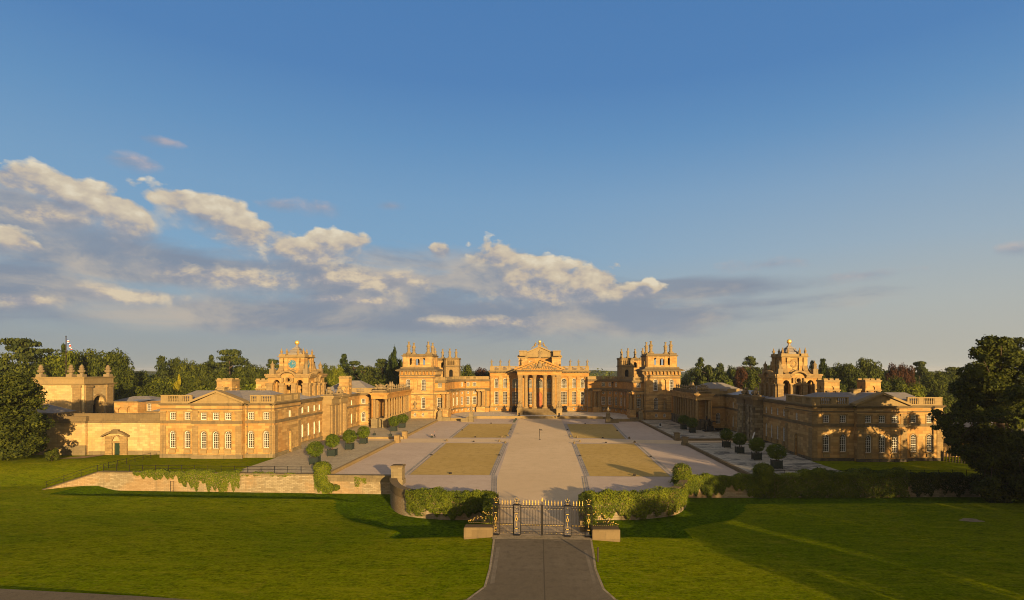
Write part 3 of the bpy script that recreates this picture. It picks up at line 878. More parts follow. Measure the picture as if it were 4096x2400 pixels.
steps('side_steps', -33.4, -26.4, 203.4, 2.4, -.05, UZ, 5)
sheet('step_landing', [(-33.4, 205.9), (-26.4, 205.9), (-26.4, 213.5), (-33.4, 213.5)], UZ + .006, 'pavement')
steps('side_steps', 26.6, 33.6, 200.2, 2.4, -.05, UZ, 5)
sheet('step_landing', [(26.6, 202.6), (33.6, 202.6), (33.6, 213.5), (26.6, 213.5)], UZ + .006, 'pavement')

# bare earth patch on the right lawn, and the paler seam and worn edges of the drive
def on_lawn(name, cx, cy, rx, ry, ang, mat):
    m = MB(); n = 18; vs = [(cx, cy)]
    for i in range(n):
        a = 2 * math.pi * i / n; r_ = 1 + .15 * math.sin(3 * a + cx) + .1 * math.sin(5 * a)
        u, v = rx * r_ * math.cos(a), ry * r_ * math.sin(a)
        vs.append((cx + u * math.cos(ang) - v * math.sin(ang), cy + u * math.sin(ang) + v * math.cos(ang)))
    zz = ground_z(np.array([p[0] for p in vs]), np.array([p[1] for p in vs]))
    m.add([(p[0], p[1], float(z_) + .05) for p, z_ in zip(vs, zz)], [(0, i + 1, (i + 1) % n + 1) for i in range(n)])
    return struct(name, m, mat)
on_lawn('bare_patch', 55.5, 73.0, 1.4, 1.1, .3, 'dirt')
m = MB(); m.add(strip((.5, 61), (.5, 42), .10, .035), [(0, 1, 2, 3)]); struct('road_seam', m, 'seam')
m = MB()
for a, b, w_ in (((-4.1, 58), (-3.9, 48), .35), ((4.7, 57), (4.75, 48), .3), ((-3.2, 60.0), (-.5, 60.3), .25), ((1.6, 60.2), (4.6, 59.9), .3)): m.add(strip(a, b, w_, .033), [(0, 1, 2, 3)])
struct('road_wear', m, 'road_worn')
# far hills
def hill(pts, y, depth, mat):
    m = MB(); n = len(pts)
    vs = [(x, y, -1) for x, z in pts] + [(x, y + depth * .4, z) for x, z in pts] + [(x * 1.1, y + depth, z * .8) for x, z in pts]
    fs = []
    for i in range(n - 1):
        fs += [(i, i + 1, n + i + 1, n + i), (n + i, n + i + 1, 2 * n + i + 1, 2 * n + i)]
    m.add(vs, fs)
    return struct('hill', m, mat, smooth=True)
ground('far_hill', ((0.045, 0.062, 0.022), (0.065, 0.075, 0.028), (0.04, 0.052, 0.02)), 0.01, 0.06, 0.3)
rr = random.Random(5)
hill([(-2600 + i * 130, 17 + 5 * math.sin(i * .7) + rr.uniform(-2, 2)) for i in range(42)], 2300, 900, 'far_hill')
hill([(-1700 + i * 85, 14 + 4 * math.sin(i * .9 + 1) + rr.uniform(-2, 2)) for i in range(42)], 1200, 500, 'far_hill')
# the evening air
hz = MB(); hz.box(-5300, 5300, -1700, 7300, -6, 46)
mz = bpy.data.materials.new('haze'); mz.use_nodes = True
nz = mz.node_tree; nz.nodes.clear()
pv = nz.nodes.new('ShaderNodeVolumePrincipled'); oz = nz.nodes.new('ShaderNodeOutputMaterial')
pv.inputs['Color'].default_value = (.80, .86, .95, 1); pv.inputs['Density'].default_value = .0001; pv.inputs['Anisotropy'].default_value = .2
nz.links.new(pv.outputs[0], oz.inputs[1])
MAT['haze'] = mz
struct('haze', hz, 'haze', 'stuff')

# ------------------------------------------------------------------ leaves: crowns, hedges, ivy
rng = np.random.default_rng(7)
def leaf_mesh(name, C, Nn, S, mat, aspect=1.0):
    """one small quad per leaf; C centres, Nn facing, S size"""
    n = len(C)
    Nn = Nn / (np.linalg.norm(Nn, axis=1, keepdims=True) + 1e-9)
    a = np.cross(Nn, rng.normal(size=(n, 3))); a /= (np.linalg.norm(a, axis=1, keepdims=True) + 1e-9)
    b = np.cross(Nn, a)
    S = np.asarray(S).reshape(-1, 1) * .5
    fold = Nn * S * .35
    V = np.stack([C - a * S * aspect, C - b * S * .8 - fold, C + a * S * aspect, C + b * S * .8 - fold], 1).reshape(-1, 3)
    me = bpy.data.meshes.new(name)
    me.vertices.add(4 * n); me.vertices.foreach_set('co', V.astype(np.float32).ravel())
    me.loops.add(4 * n); me.loops.foreach_set('vertex_index', np.arange(4 * n, dtype=np.int32))
    me.polygons.add(n); me.polygons.foreach_set('loop_start', np.arange(0, 4 * n, 4, dtype=np.int32))
    me.update(calc_edges=True); me.validate()
    me.materials.append(MAT[mat])
    return me
def sph(n):
    v = rng.normal(size=(n, 3)); return v / np.linalg.norm(v, axis=1, keepdims=True)
def blobs_to_leaves(B, n, size, jit=.35, fill=.25):
    """B: rows cx cy cz rx ry rz"""
    B = np.asarray(B, float)
    area = (B[:, 3] * B[:, 4] + B[:, 3] * B[:, 5]) ; w = area / area.sum()
    k_ = rng.choice(len(B), n, p=w)
    d = sph(n)
    rad = np.where(rng.random(n) < fill, rng.random(n) ** .5, 1 + rng.normal(size=n) * .10).reshape(-1, 1)
    C = B[k_, :3] + d * B[k_, 3:6] * rad
    Nn = d + rng.normal(size=(n, 3)) * jit + np.array([0, 0, .25])
    S = size * rng.uniform(.6, 1.35, n)
    return C, Nn, S
def broad_blobs(nb, seed, cz=.58, rr=.36, rz=.40, br=(.09, .17)):
    r = np.random.default_rng(seed); B = []
    for i in range(nb):
        d = r.normal(size=3); d /= np.linalg.norm(d)
        if d[2] < -.75: d[2] *= -.5
        t = r.uniform(.55, 1.0)
        b = r.uniform(*br)
        B.append((d[0] * rr * t, d[1] * rr * t, cz + d[2] * rz * t, b, b, b * .8))
    return B
def trunk_mb(h, r, seed, limbs=6, spread=.3):
    m = MB(); q = random.Random(seed)
    m.tube([(0, 0, -.02), (q.uniform(-.01, .01), 0, h * .4), (q.uniform(-.02, .02), q.uniform(-.02, .02), h)], r, 7, r * .45)
    for i in range(limbs):
        a = q.uniform(0, 6.28); z = h * q.uniform(.45, .95)
        e = (math.cos(a) * spread * q.uniform(.6, 1), math.sin(a) * spread * q.uniform(.6, 1), min(.9, z + q.uniform(.03, .14)))
        m.tube([(0, 0, z), (e[0] * .5, e[1] * .5, z + (e[2] - z) * .35), e], r * .4, 5, r * .12)
    return m
PROTO = {}
def proto(kind, leaf, seed):
    """unit tree (1 m tall and 1 m wide): meshes for crown and trunk"""
    key = (kind, leaf, seed)
    if key in PROTO: return PROTO[key]
    if kind == 'broad':
        B = broad_blobs(46, seed); C, Nn, S = blobs_to_leaves(B, 7800, .040); tr = trunk_mb(.6, .03, seed)
    elif kind == 'open':
        B = broad_blobs(60, seed, .58, .38, .40, (.05, .10)); C, Nn, S = blobs_to_leaves(B, 1700, .042); tr = trunk_mb(.6, .03, seed)
    elif kind == 'bush':
        B = broad_blobs(30, seed, .48, .38, .44, (.12, .2)); C, Nn, S = blobs_to_leaves(B, 4200, .06); tr = trunk_mb(.4, .03, seed)
    elif kind == 'oval':
        B = broad_blobs(40, seed, .52, .32, .46, (.10, .17)); C, Nn, S = blobs_to_leaves(B, 5200, .05); tr = trunk_mb(.5, .03, seed)
    elif kind == 'column':
        B = broad_blobs(46, seed, .5, .34, .47, (.09, .15)); C, Nn, S = blobs_to_leaves(B, 5200, .05); tr = trunk_mb(.5, .04, seed)
        C[:, :2] *= (1.15 - .62 * np.clip(C[:, 2:3], 0, 1) ** 2.6)
    elif kind == 'cedar':
        r = np.random.default_rng(seed); B = []
        for t in range(8):
            z = .36 + .60 * t / 7; rad = (.46 - .16 * abs(t - 3.2) / 4) * (1 if t < 6 else (.75 if t == 6 else .45))
            nb = r.integers(6, 10)
            for j in range(nb):
                a = r.uniform(0, 6.28); q = r.uniform(.35, 1) * rad
                B.append((math.cos(a) * q, math.sin(a) * q, z + r.uniform(-.025, .025) - .05 * q, r.uniform(.12, .19), r.uniform(.12, .19), r.uniform(.022, .042)))
        C, Nn, S = blobs_to_leaves(B, 7000, .042, .3, .5); tr = trunk_mb(.90, .03, seed, 8, .22)
    elif kind == 'deodar':
        r = np.random.default_rng(seed); B = []
        for t in range(13):
            z = .14 + .83 * t / 12; rad = .47 * (1 - (t / 12.5) ** 1.7) + .03
            for j in range(max(3, int(9 * rad / .47))):
                a = r.uniform(0, 6.28); q = r.uniform(.5, 1) * rad
                B.append((math.cos(a) * q, math.sin(a) * q, z - .12 * q, .13 * (.5 + rad), .13 * (.5 + rad), .045))
        C, Nn, S = blobs_to_leaves(B, 8000, .046, .4, .4); tr = trunk_mb(.9, .03, seed, 8, .3)
    elif kind == 'conifer':
        r = np.random.default_rng(seed); B = []
        for t in range(12):
            z = .08 + .9 * t / 11; rad = .46 * (1 - (t / 11.8) ** 1.2)
            for j in range(5):
                a = r.uniform(0, 6.28)
                B.append((math.cos(a) * rad * .8, math.sin(a) * rad * .8, z, .085 + rad * .25, .085 + rad * .25, .05))
        C, Nn, S = blobs_to_leaves(B, 5500, .046, .4, .4); tr = trunk_mb(.9, .03, seed, 6, .2)
    PROTO[key] = (leaf_mesh('crown', C, Nn, S, leaf), mesh_from('trunk', tr, 'bark', smooth=True))
    return PROTO[key]
def tree(kind, leaf, seed, x, y, z, h, w, label, cat='tree', name=None, group='trees behind the palace'):
    cm, tm = proto(kind, leaf, seed)
    name = name or {'broad': 'broadleaf_tree', 'open': 'broadleaf_tree', 'bush': 'bush', 'oval': 'broadleaf_tree', 'column': 'columnar_tree', 'cedar': 'cedar_tree', 'deodar': 'cedar_tree', 'conifer': 'conifer_tree'}[kind]
    o = bpy.data.objects.new(name, None); o.empty_display_size = .3
    o.location = (x, y, z); o.scale = (w, w, h); o.rotation_euler = (0, 0, (seed * 1.7 + x * .3) % 6.28)
    COL.objects.link(o); tag(o, label, cat, group)
    for n, me in (('crown', cm), ('trunk', tm)):
        q = bpy.data.objects.new(n, me); q.parent = o; COL.objects.link(q)
    return o

# ------------------------------------------------------------------ the two service wings (left: kitchen court, right: stable court)
RIGHT = dict(s=-1.0, dy=110 - 114 * .955, ky=.955)
def pediment(mb, fr, u0, u1, z0, z1, d0, d1, rk=.45, proj=.45):
    """triangular gable: field and raking cornice"""
    uc = (u0 + u1) / 2
    mb.plate(fr, [(u0, z0), (u1, z0), (uc, z1 - rk)], d0, d1)
    a = math.atan2(z1 - z0, uc - u0)
    for sgn, ua in ((1, u0 - proj), (-1, u1 + proj)):
        zb = z0 - .02
        pr = [(ua, zb), (ua + sgn * .0, zb + rk), (uc, z1), (uc, z1 - rk)]
        if sgn < 0: pr.reverse()
        mb.plate(fr, pr, d0, d1 + proj)
        pr2 = [(p[0], p[1] + (.0 if i else .0)) for i, p in enumerate(pr)]
def wing(side, xL, cx0, cx1, wo, wc, zo, label):
    if side == 'l': T.set()
    else: T.set(**RIGHT)
    rt = root('wing', label, 'palace wing', ((xL - 53) / 2, 120, .5), 'wings of the palace')
    z = lambda v: v + zo
    yF, yC, xR, xr, yE = 114.0, 112.8, -53.0, -56.0, 126.8
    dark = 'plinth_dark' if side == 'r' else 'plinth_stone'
    # walls -----------------------------------------------------------
    wl = MB(); fF = Fr(0, yF, 1, 0); fC = Fr(0, yC, 1, 0)
    LO = lambda us: [(u, z(2.55), 1.15, 3.35, 'a', 3, 6) for u in us]
    UP = lambda us: [(u, z(8.2), 1.15, 1.4, 'r', 3, 4) for u in us]
    wL, wR = [u for u in wo if u < cx0], [u for u in wo if u > cx1]
    for u0, u1, us in ((xL, cx0, wL), (cx1, xR, wR)):
        wl.wall(fF, u0, u1, -.6, z(11.0), holes(LO(us) + UP(us)))
        windows(rt, fF, LO(us) + UP(us))
    wl.wall(fC, cx0, cx1, -.6, z(11.0), holes(LO(wc) + UP(wc)))
    windows(rt, fC, LO(wc) + UP(wc))
    wl.add([(cx0, yC, -.6), (cx0, yF, -.6), (cx0, yF, z(11)), (cx0, yC, z(11))], [(1, 0, 3, 2)])
    wl.add([(cx1, yC, -.6), (cx1, yF, -.6), (cx1, yF, z(11)), (cx1, yC, z(11))], [(0, 1, 2, 3)])
    fS = Fr(xR, 0, 0, 1)
    door = [(121.3, .7, 1.3, z(4.6), 'a')]
    sw = [(121.3, z(8.1), 1.1, 1.45, 'r', 3, 4)]
    wl.wall(fS, yF, yE, -.6, z(11.0), holes(sw), .4, None, door); windows(rt, fS, sw)
    wl.add([(xL, yF, -.6), (xL, yE + 4, -.6), (xL, yE + 4, z(11)), (xL, yF, z(11))], [(1, 0, 3, 2)])
    wl.add([(xR, yE, -.6), (xr, yE, -.6), (xr, yE, z(11)), (xR, yE, z(11))], [(0, 1, 2, 3)])
    part('wall', wl, 'ashlar', rt)
    # range to the gate and beyond
    rw = MB(); fR = Fr(xr, 0, 0, 1)
    lo = [(y, z(2.15), 1.1, 3.2, 'a', 3, 6) for y in (134.9, 138.5, 142.1, 145.4)]
    up = [(y, z(7.85), 1.1, 1.5, 'r', 3, 4) for y in (134.9, 138.5, 142.1, 145.4)]
    rw.wall(fR, yE, 147.3, -.6, 10.2, holes(lo + up)); windows(rt, fR, lo + up)
    lo2 = [(y, z(2.0), 1.1, 3.2, 'a', 3, 6) for y in (165.6, 170.4)]
    up2 = [(y, z(7.6), 1.1, 1.5, 'r', 3, 4) for y in (165.6, 170.4)]
    nic = [(175.2, z(2.0), 1.0, 3.4, 'a')]
    rw.wall(fR, 159, 178, -.6, 10.2, holes(lo2 + up2), .4, None, nic); windows(rt, fR, lo2 + up2)
    rw.add([(xr, 147.3, -.6), (xr, 159, -.6), (xr, 159, 10.2), (xr, 147.3, 10.2)], [(0, 1, 2, 3)])
    fE = Fr(0, 178, 1, 0)
    e1 = [(-54.75, 2.1, 1.3, 3.05, 'a', 3, 6), (-54.75, 7.65, 1.3, 1.5, 'r', 3, 4)] if side == 'l' else [(-54.0, 2.1, 1.3, 3.15, 'a', 3, 6)]
    rw.wall(fE, xr, -50.0, -.6, 10.2, holes(e1)); windows(rt, fE, e1)
    part('wall', rw, 'ashlar', rt, 'long court side wall with tall arched windows')
    # trim ----------------------------------------------------------------
    st = MB()
    for fr, a, b in ((fF, xL, cx0), (fF, cx1, xR), (fC, cx0 - .1, cx1 + .1), (fS, yF, yE)):
        st.fbox(fr, a, b, -.05, .14, z(7.42), z(7.98))
        st.fbox(fr, a, b, -.05, .10, z(10.2), z(10.42))
    for a, b in ((yE, 147.3), (159, 178)): st.fbox(fR, a, b, -.05, .12, z(6.85), z(7.4))
    st.fbox(fE, xr, -50, -.05, .12, z(6.9), z(7.45))
    part('string_course', st, 'weathered', rt)
    pl = MB()
    for fr, a, b in ((fF, xL, cx0), (fF, cx1, xR), (fC, cx0 - .12, cx1 + .12), (fS, yF - .18, 120.5), (fS, 122.1, yE)):
        pl.fbox(fr, a, b, -.05, .18, -.6, z(1.32))
    for a, b in ((yE, 147.3), (159, 178)): pl.fbox(fR, a, b, -.05, .16, -.6, z(1.0))
    pl.fbox(fE, xr, -50, -.05, .16, -.6, z(1.0))
    part('plinth', pl, dark, rt)
    # aprons and sills under the lower windows
    sl = MB()
    for fr, us in ((fF, wo), (fC, wc)):
        for u in us:
            sl.fbox(fr, u - .85, u + .85, -.05, .32, z(2.37), z(2.53)); sl.fbox(fr, u - .62, u + .62, -.05, .22, z(1.55), z(2.2))
            sl.fbox(fr, u - .75, u + .75, -.05, .10, z(8.0), z(8.18))
    for y in (134.9, 138.5, 142.1, 145.4, 165.6, 170.4):
        sl.fbox(fR, y - .8, y + .8, -.05, .3, z(1.95), z(2.12)); sl.fbox(fR, y - .5, y + .5, -.05, .2, z(1.2), z(1.8))
    part('window_sill', sl, 'dressed', rt)
    # arched surrounds and square upper surrounds
    ar = MB()
    def surround(fr, u, zb, w, h, t=.24, d=.06):
        r = w / 2
        for q in (-1, 1): ar.fbox(fr, u + q * (r + t / 2) - t / 2, u + q * (r + t / 2) + t / 2, -.02, d, zb, zb + h - r)
        n = 8
        for i in range(n):
            a, b = math.pi * i / n, math.pi * (i + 1) / n
            pr = [(u + rr_ * math.cos(t_), zb + h - r + rr_ * math.sin(t_)) for rr_, t_ in ((r, a), (r + t, a), (r + t, b), (r, b))]
            ar.plate(fr, pr, -.02, d)
    for fr, us in ((fF, wo), (fC, wc)):
        for u in us:
            surround(fr, u, z(2.55), 1.15, 3.35)
            for q in (-1, 1): ar.fbox(fr, u + q * .70 - .1, u + q * .70 + .1, -.02, .06, z(8.2), z(9.6))
            ar.fbox(fr, u - .9, u + .9, -.02, .08, z(9.62), z(9.85))
    surround(fS, 121.3, .9, 1.3, z(4.4), .25)
    part('window_surround', ar, 'ashlar_pale', rt)
    # corner strips, banded
    for fr, u, w in ((fF, xL + .62, 1.15), (fF, xR - .45, .85), (fC, cx0 + .65, 1.2), (fC, cx1 - .65, 1.2), (fS, yF + .8, 1.5), (fS, yE - .8, 1.5)):
        q = MB(); zz = z(1.34)
        while zz < z(7.0):
            q.fbox(fr, u - w / 2, u + w / 2, -.02, .13, zz, zz + .46); q.fbox(fr, u - w / 2 + .03, u + w / 2 - .03, -.02, .08, zz + .46, zz + .52); zz += .52
        q.fbox(fr, u - w / 2, u + w / 2, -.02, .11, z(8.0), z(9.6)); q.fbox(fr, u - w / 2 - .12, u + w / 2 + .12, -.02, .26, z(9.6), z(9.95))
        part('pilaster', q, 'ashlar_pale', rt)
    co = MB()
    for fr, a, b in ((fF, xL, cx0), (fF, cx1, xR), (fC, cx0, cx1)): cornice(co, fr, a, b, z(11.0), .5, .6, -.1)
    cornice(co, fS, yF, yE, z(11.0) + .003, .5, .6, -.1)
    cornice(co, fR, yE, 147.3, 10.2, .95, .65, -.1); cornice(co, fR, 159, 178, 10.2, .8, .6, -.1); cornice(co, fE, xr, -50.0, 10.2 + .003, .8, .6, -.1)
    part('cornice', co, 'weathered', rt)
    pe = MB(); pediment(pe, fC, cx0 - .1, cx1 + .1, z(11.5), z(14.1), -1.6, .05, .42, .5)
    part('pediment', pe, 'dressed', rt)
    ba = MB()
    pans = lambda us: [(u - 1.15, u + 1.0) for u in us]
    for a, b, us in ((xL, cx0 - .9, wL), (cx1 + .9, xR, wR)): balustrade(ba, fF, a, b, z(11.5), z(13.1), [(max(a + .3, u - 1.05), min(b - .3, u + 1.05)) for u in us], -.5, .34)
    balustrade(ba, fS, yF + .36, yE, z(11.5), z(13.1) - .003, [(115.6, 117.4), (119, 122.4), (123.6, 125.6)], -.5, .34)
    balustrade(ba, fE, xr - 4.5, -50.0, 11.0, 12.55, [(-57, -54.6)], -.5, .3)
    part('balustrade', ba, 'dressed', rt)
    # roofs
    rf = MB()
    e0 = z(11.6); rz = z(13.75)
    rf.frustum(xL + .7, xR - .7, yF + .8, yE + 2.5, e0, xL + 2.9, xR - 4.2, yF + 7.2, yF + 7.8, rz)
    cm = (cx0 + cx1) / 2
    rf.add([(cx0 + .3, yF + .4, z(11.55)), (cx1 - .3, yF + .4, z(11.55)), (cm, yF + .4, z(13.8)), (cx0 + .3, yF + 7, z(11.55)), (cx1 - .3, yF + 7, z(11.55)), (cm, yF + 7, z(13.8))],
           [(0, 1, 2), (5, 4, 3), (0, 2, 5, 3), (2, 1, 4, 5)])
    part('roof', rf, 'slate', rt)
    lf = MB()
    lf.frustum(xr - 11, xr - .2, yE, 178, 10.9, xr - 6.2, xr - 5.8, yE, 177, 12.2)
    part('roof', lf, 'lead', rt, 'low grey lead roof over the court range')
    ch = MB(); cxx = cm - (3.6 if side == 'l' else -.6)
    ch.box(cxx - .75, cxx + .75, yF + 6.6, yF + 7.9, z(13.2), z(14.2)); ch.box(cxx - .9, cxx + .9, yF + 6.45, yF + 8.05, z(14.2), z(14.5))
    part('chimney', ch, 'dressed', rt)
    # drainpipes
    for fr, u, zt in ((fF, xR - 3.0 + 2.5, z(10.9)), (fF, cx1 + .5, z(10.9)), (fE, -53.0, 9.8)) if side == 'l' else ((fF, xL + 2.0, z(10.9)), (fE, -51.6, 9.8)):
        dp = MB(); dp.tube([fr.p(u, .14, .5), fr.p(u, .14, zt)], .075, 6)
        for k_ in range(5): dp.fbox(fr, u - .16, u + .16, .02, .26, 1.4 + k_ * (zt - 2) / 5, 1.55 + k_ * (zt - 2) / 5)
        dp.fbox(fr, u - .24, u + .24, .0, .3, zt, zt + .5)
        part('drainpipe', dp, 'coping' if (side == 'l' and fr is fF) else 'iron', rt)
    # gate piers with entablature, between the two stretches of range
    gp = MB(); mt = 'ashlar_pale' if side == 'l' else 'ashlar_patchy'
    for a, b, xf in ((147.3, 152.6, -54.0), (154.0, 159.2, -54.0)):
        gp.box(xr - .2, xf, a, b, .9, 9.0)
        gp.box(xf, xf + .5, a + .5, a + 2.3, .9, 9.0); gp.box(xf, xf + .5, b - 2.3, b - .5, .9, 9.0)
        gp.box(xr - .2, xf + .62, a - .15, b + .15, -.2, .9)
        gp.box(xr - .2, xf + .7, a - .15, b + .15, 9.0, 9.4)
    gp.box(xr - .2, -54.6, 152.6, 154.0, 6.5, 9.2)
    gp.lathe(-53.9, 156.6, [(1.25, .9), (1.25, 3.5), (1.08, 9.0)], 16)
    part('gate_pier', gp, mt, rt)
    ge = MB()
    for a, b, xf in ((147.2, 152.7, -53.4), (153.9, 159.3, -53.4)):
        ge.box(xr - .2, xf, a, b, 9.4, 10.6); ge.box(xr - .2, xf + .35, a - .3, b + .3, 10.6, 11.0); ge.box(xr - .2, xf + .6, a - .5, b + .5, 11.0, 11.45)
    part('entablature', ge, 'dressed' if side == 'l' else 'weathered', rt)
    T.set()
    return rt
wing('l', -75.8, -68.7, -58.8, [-73.28, -70.36, -57.61, -54.55], [-66.4, -63.98, -61.54], 0.0, 'sunlit stone palace wing with slate roof and pediment beside the lawn, on the left')
wing('r', -78.2, -70.55, -60.94, [-75.6, -72.5, -58.85, -55.61], [-68.16, -65.71, -63.08], -.25, 'shaded stone palace wing with dappled light on its front, behind the dark right-hand tree')

# trophies and lions on the gate piers
def lump_figure(name, label, cat, x, y, z, h, w, seed, group=None, mat='sculpture', lion=False):
    m = MB(); q = random.Random(seed)
    m.box(x - w * .55, x + w * .55, y - w * .5, y + w * .5, z, z + h * .14)
    if lion:
        m.ball(x, y + w * .1, z + h * .36, w * .42, h * .26, 10, 6); m.ball(x, y - w * .25, z + h * .5, w * .30, h * .30, 10, 6)
        m.ball(x, y - w * .38, z + h * .82, w * .24, h * .17, 10, 6); m.ball(x, y - w * .56, z + h * .76, w * .12, h * .08, 8, 5)
        for q_ in (-1, 1): m.tube([(x + q_ * w * .2, y - w * .4, z + h * .5), (x + q_ * w * .22, y - w * .48, z + h * .14)], w * .1, 6)
        m.tube([(x + w * .3, y + w * .4, z + h * .2), (x + w * .52, y + w * .3, z + h * .35), (x + w * .45, y + w * .2, z + h * .6)], w * .05, 5)
    else:
        m.ball(x, y, z + h * .4, w * .34, h * .3, 10, 6); m.ball(x, y, z + h * .74, w * .2, h * .14, 8, 6); m.lathe(x, y, [(w * .17, z + h * .82), (w * .2, z + h * .86), (.03, z + h)], 8)
        for k_ in range(8):
            a = q.uniform(0, 6.28); e = q.uniform(.3, .6)
            m.tube([(x, y, z + h * .25), (x + math.cos(a) * w * e, y + math.sin(a) * w * .3, z + h * q.uniform(.5, .95))], w * .05, 5)
        for k_ in (-1, 1): m.ball(x + k_ * w * .36, y - w * .1, z + h * .36, w * .2, h * .2, 8, 6)
    return solo(name, m, mat, label, cat, (x, y, z), group)
lump_figure('lion_statue', 'stone lion on the nearer left-hand gate pier, turned to the court', 'statue', -55.0, 150.0, 11.45, 2.3, 2.2, 1, 'lions on the gate piers', lion=True)
lump_figure('lion_statue', 'stone lion on the farther left-hand gate pier beside the range roof', 'statue', -54.6, 156.6, 11.45, 2.2, 2.2, 2, 'lions on the gate piers', lion=True)
lump_figure('lion_statue', 'stone lion on the right gate pier nearest the clock tower', 'statue', 55.0, 144.6, 11.45, 2.3, 2.2, 3, 'lions on the gate piers', lion=True)
lump_figure('lion_statue', 'stone lion on the farther right-hand gate pier, half lit by sun', 'statue', 54.6, 150.6, 11.45, 2.2, 2.2, 4, 'lions on the gate piers', lion=True)

# ------------------------------------------------------------------ clock towers over the wings
def clock_tower(side, label):
    T.set(**(RIGHT if side == 'r' else {}))
    x0, x1, y0, y1 = -64.2, -54.6, 135.0, 145.0; cx, cy = -59.4, 140.0
    rt = root('clock_tower', label, 'tower', (cx, cy, 9), 'clock towers over the wings')
    m = MB()
    # lower stage: piers and corner blocks with open arches
    faces = [(Fr(cx, y0, 1, 0), 4.8), (Fr(x1, cy, 0, 1), 5.0), (Fr(x0, cy, 0, -1), 5.0), (Fr(cx, y1, -1, 0), 4.8)]
    for fr, hw in faces:
        hl = [(-2.75, 10.6, 1.5, 5.2, 'a'), (2.75, 10.6, 1.5, 5.2, 'a'), (0, 10.6, 1.4, 4.0, 'r'), (0, 15.3, .9, .9, 'o')]
        m.wall(fr, -hw, hw, 9, 17.2, hl, .9)
        m.wall(Fr(fr.p(0, -.9, 0)[0], fr.p(0, -.9, 0)[1], -fr.u[0], -fr.u[1]), -hw + .9, hw - .9, 9, 17.2, [(-a, b, c, d, e) for a, b, c, d, e in hl], .02)
    m.box(x0 + .3, x1 - .3, y0 + .3, y1 - .3, 17.0, 17.2)
    part('lower_stage', m, 'ashlar', rt)
    v = MB()
    for fr, hw in faces:
        for u, w in ((-hw + .6, 1.3), (hw - .6, 1.3), (-1.4, 1.1), (1.4, 1.1)):
            v.fbox(fr, u - w / 2, u + w / 2, 0, .45, 9, 14.6)
            v.fbox(fr, u - w / 2 - .12, u + w / 2 + .12, 0, .62, 14.6, 15.0)
        for u in (-1.2, 1.2): v.fbox(fr, u - .2, u + .2, 0, .5, 15.2, 16.3)
        v.fbox(fr, -hw - .25, -.0 - 1.6, 0, .5, 16.3, 16.75); v.fbox(fr, 1.6, hw + .25, 0, .5, 16.3, 16.75)
        v.fbox(fr, -hw - .4, -1.6, -.3, .7, 16.75, 17.2); v.fbox(fr, 1.6, hw + .4, -.3, .7, 16.75, 17.2)
        n = 10                                       # segmental pediment and ring round the oculus
        for i in range(n):
            a, b = math.pi * (.12 + .76 * i / n), math.pi * (.12 + .76 * (i + 1) / n)
            v.plate(fr, [(r_ * math.cos(t), 16.1 + r_ * .82 * math.sin(t)) for r_, t in ((1.85, a), (2.35, a), (2.35, b), (1.85, b))], -.6, .75)
            a, b = 2 * math.pi * i / n, 2 * math.pi * (i + 1) / n
            v.plate(fr, [(r_ * math.cos(t), 15.75 + r_ * math.sin(t)) for r_, t in ((.5, a), (.8, a), (.8, b), (.5, b))], -.1, .18)
        v.plate(fr, [(1.86 * math.cos(math.pi * i / 8), 16.3 + 1.3 * math.sin(math.pi * i / 8)) for i in range(9)], -.5, -.05)
    part('column_order', v, 'ashlar_pale', rt)
    # upper stage
    a0, a1, b0, b1 = -62.4, -56.4, 137.0, 143.0
    u = MB(); u.box(a0 + .9, a1 - .9, b0 + 1.2, b1 - 1.2, 17.2, 21.0)
    for fx in (a0 + .45, a1 - .45):
        for fy in (b0 + .45, b1 - .45): u.box(fx - .45, fx + .45, fy - .45, fy + .45, 17.2, 21.0)
    for fr in (Fr(cx, b0, 1, 0), Fr(a1, cy, 0, 1), Fr(a0, cy, 0, -1), Fr(cx, b1, -1, 0)):
        for uu in (-1.4, 1.4): u.fbox(fr, uu - .4, uu + .4, -1.3, .03, 17.2, 21.0)
        u.fbox(fr, -1.0, 1.0, -1.3, -.38, 17.2, 21.0)
    part('upper_stage', u, 'ashlar', rt)
    c = MB(); ring_cornice(c, a0 + .25, a1 - .25, b0 + .25, b1 - .25, 21.0, .38, .6)
    for fx in (a0 + .7, a1 - .7):
        for fy in (b0 + .7, b1 - .7): c.box(fx - .8, fx + .8, fy - .8, fy + .8, 21.38, 21.95)
    c.box(a0 + .7, a1 - .7, b0 + .4, b1 - .4, 21.38, 21.85)
    part('cornice', c, 'dressed', rt)
    s = MB()                                          # scrolled buttresses at the corners
    def scroll(fr, u0, u1):
        pr = []
        for i in range(9):
            t = i / 8 * math.pi / 2
            pr.append((u0 + (u1 - u0) * (1 - math.cos(t)) , 19.9 - 2.6 * math.sin(t)))
        back = [(u0 + (u1 - u0) * (1 - math.cos(i / 8 * math.pi / 2)) * .8 , 19.2 - 2.0 * math.sin(i / 8 * math.pi / 2)) for i in range(9)]
        pr = [(u0, 20.2)] + pr + [(u1, 17.2), (u0, 17.2)]
        if u1 < u0: pr.reverse()
        pr.reverse() if False else None
        return pr
    for fr, hw in ((Fr(cx, b0 + .6, 1, 0), 3.0), (Fr(cx, b1 + .4, 1, 0), 3.0), (Fr(a1 - .6, cy, 0, 1), 3.0), (Fr(a0 - .4 + 1.0, cy, 0, 1), 3.0)):
        s.plate(fr, scroll(fr, hw - .1, hw + 2.0), -.55, .55); s.plate(fr, scroll(fr, -hw + .1, -hw - 2.0), -.55, .55)
    part('scroll_buttress', s, 'ashlar_pale', rt)
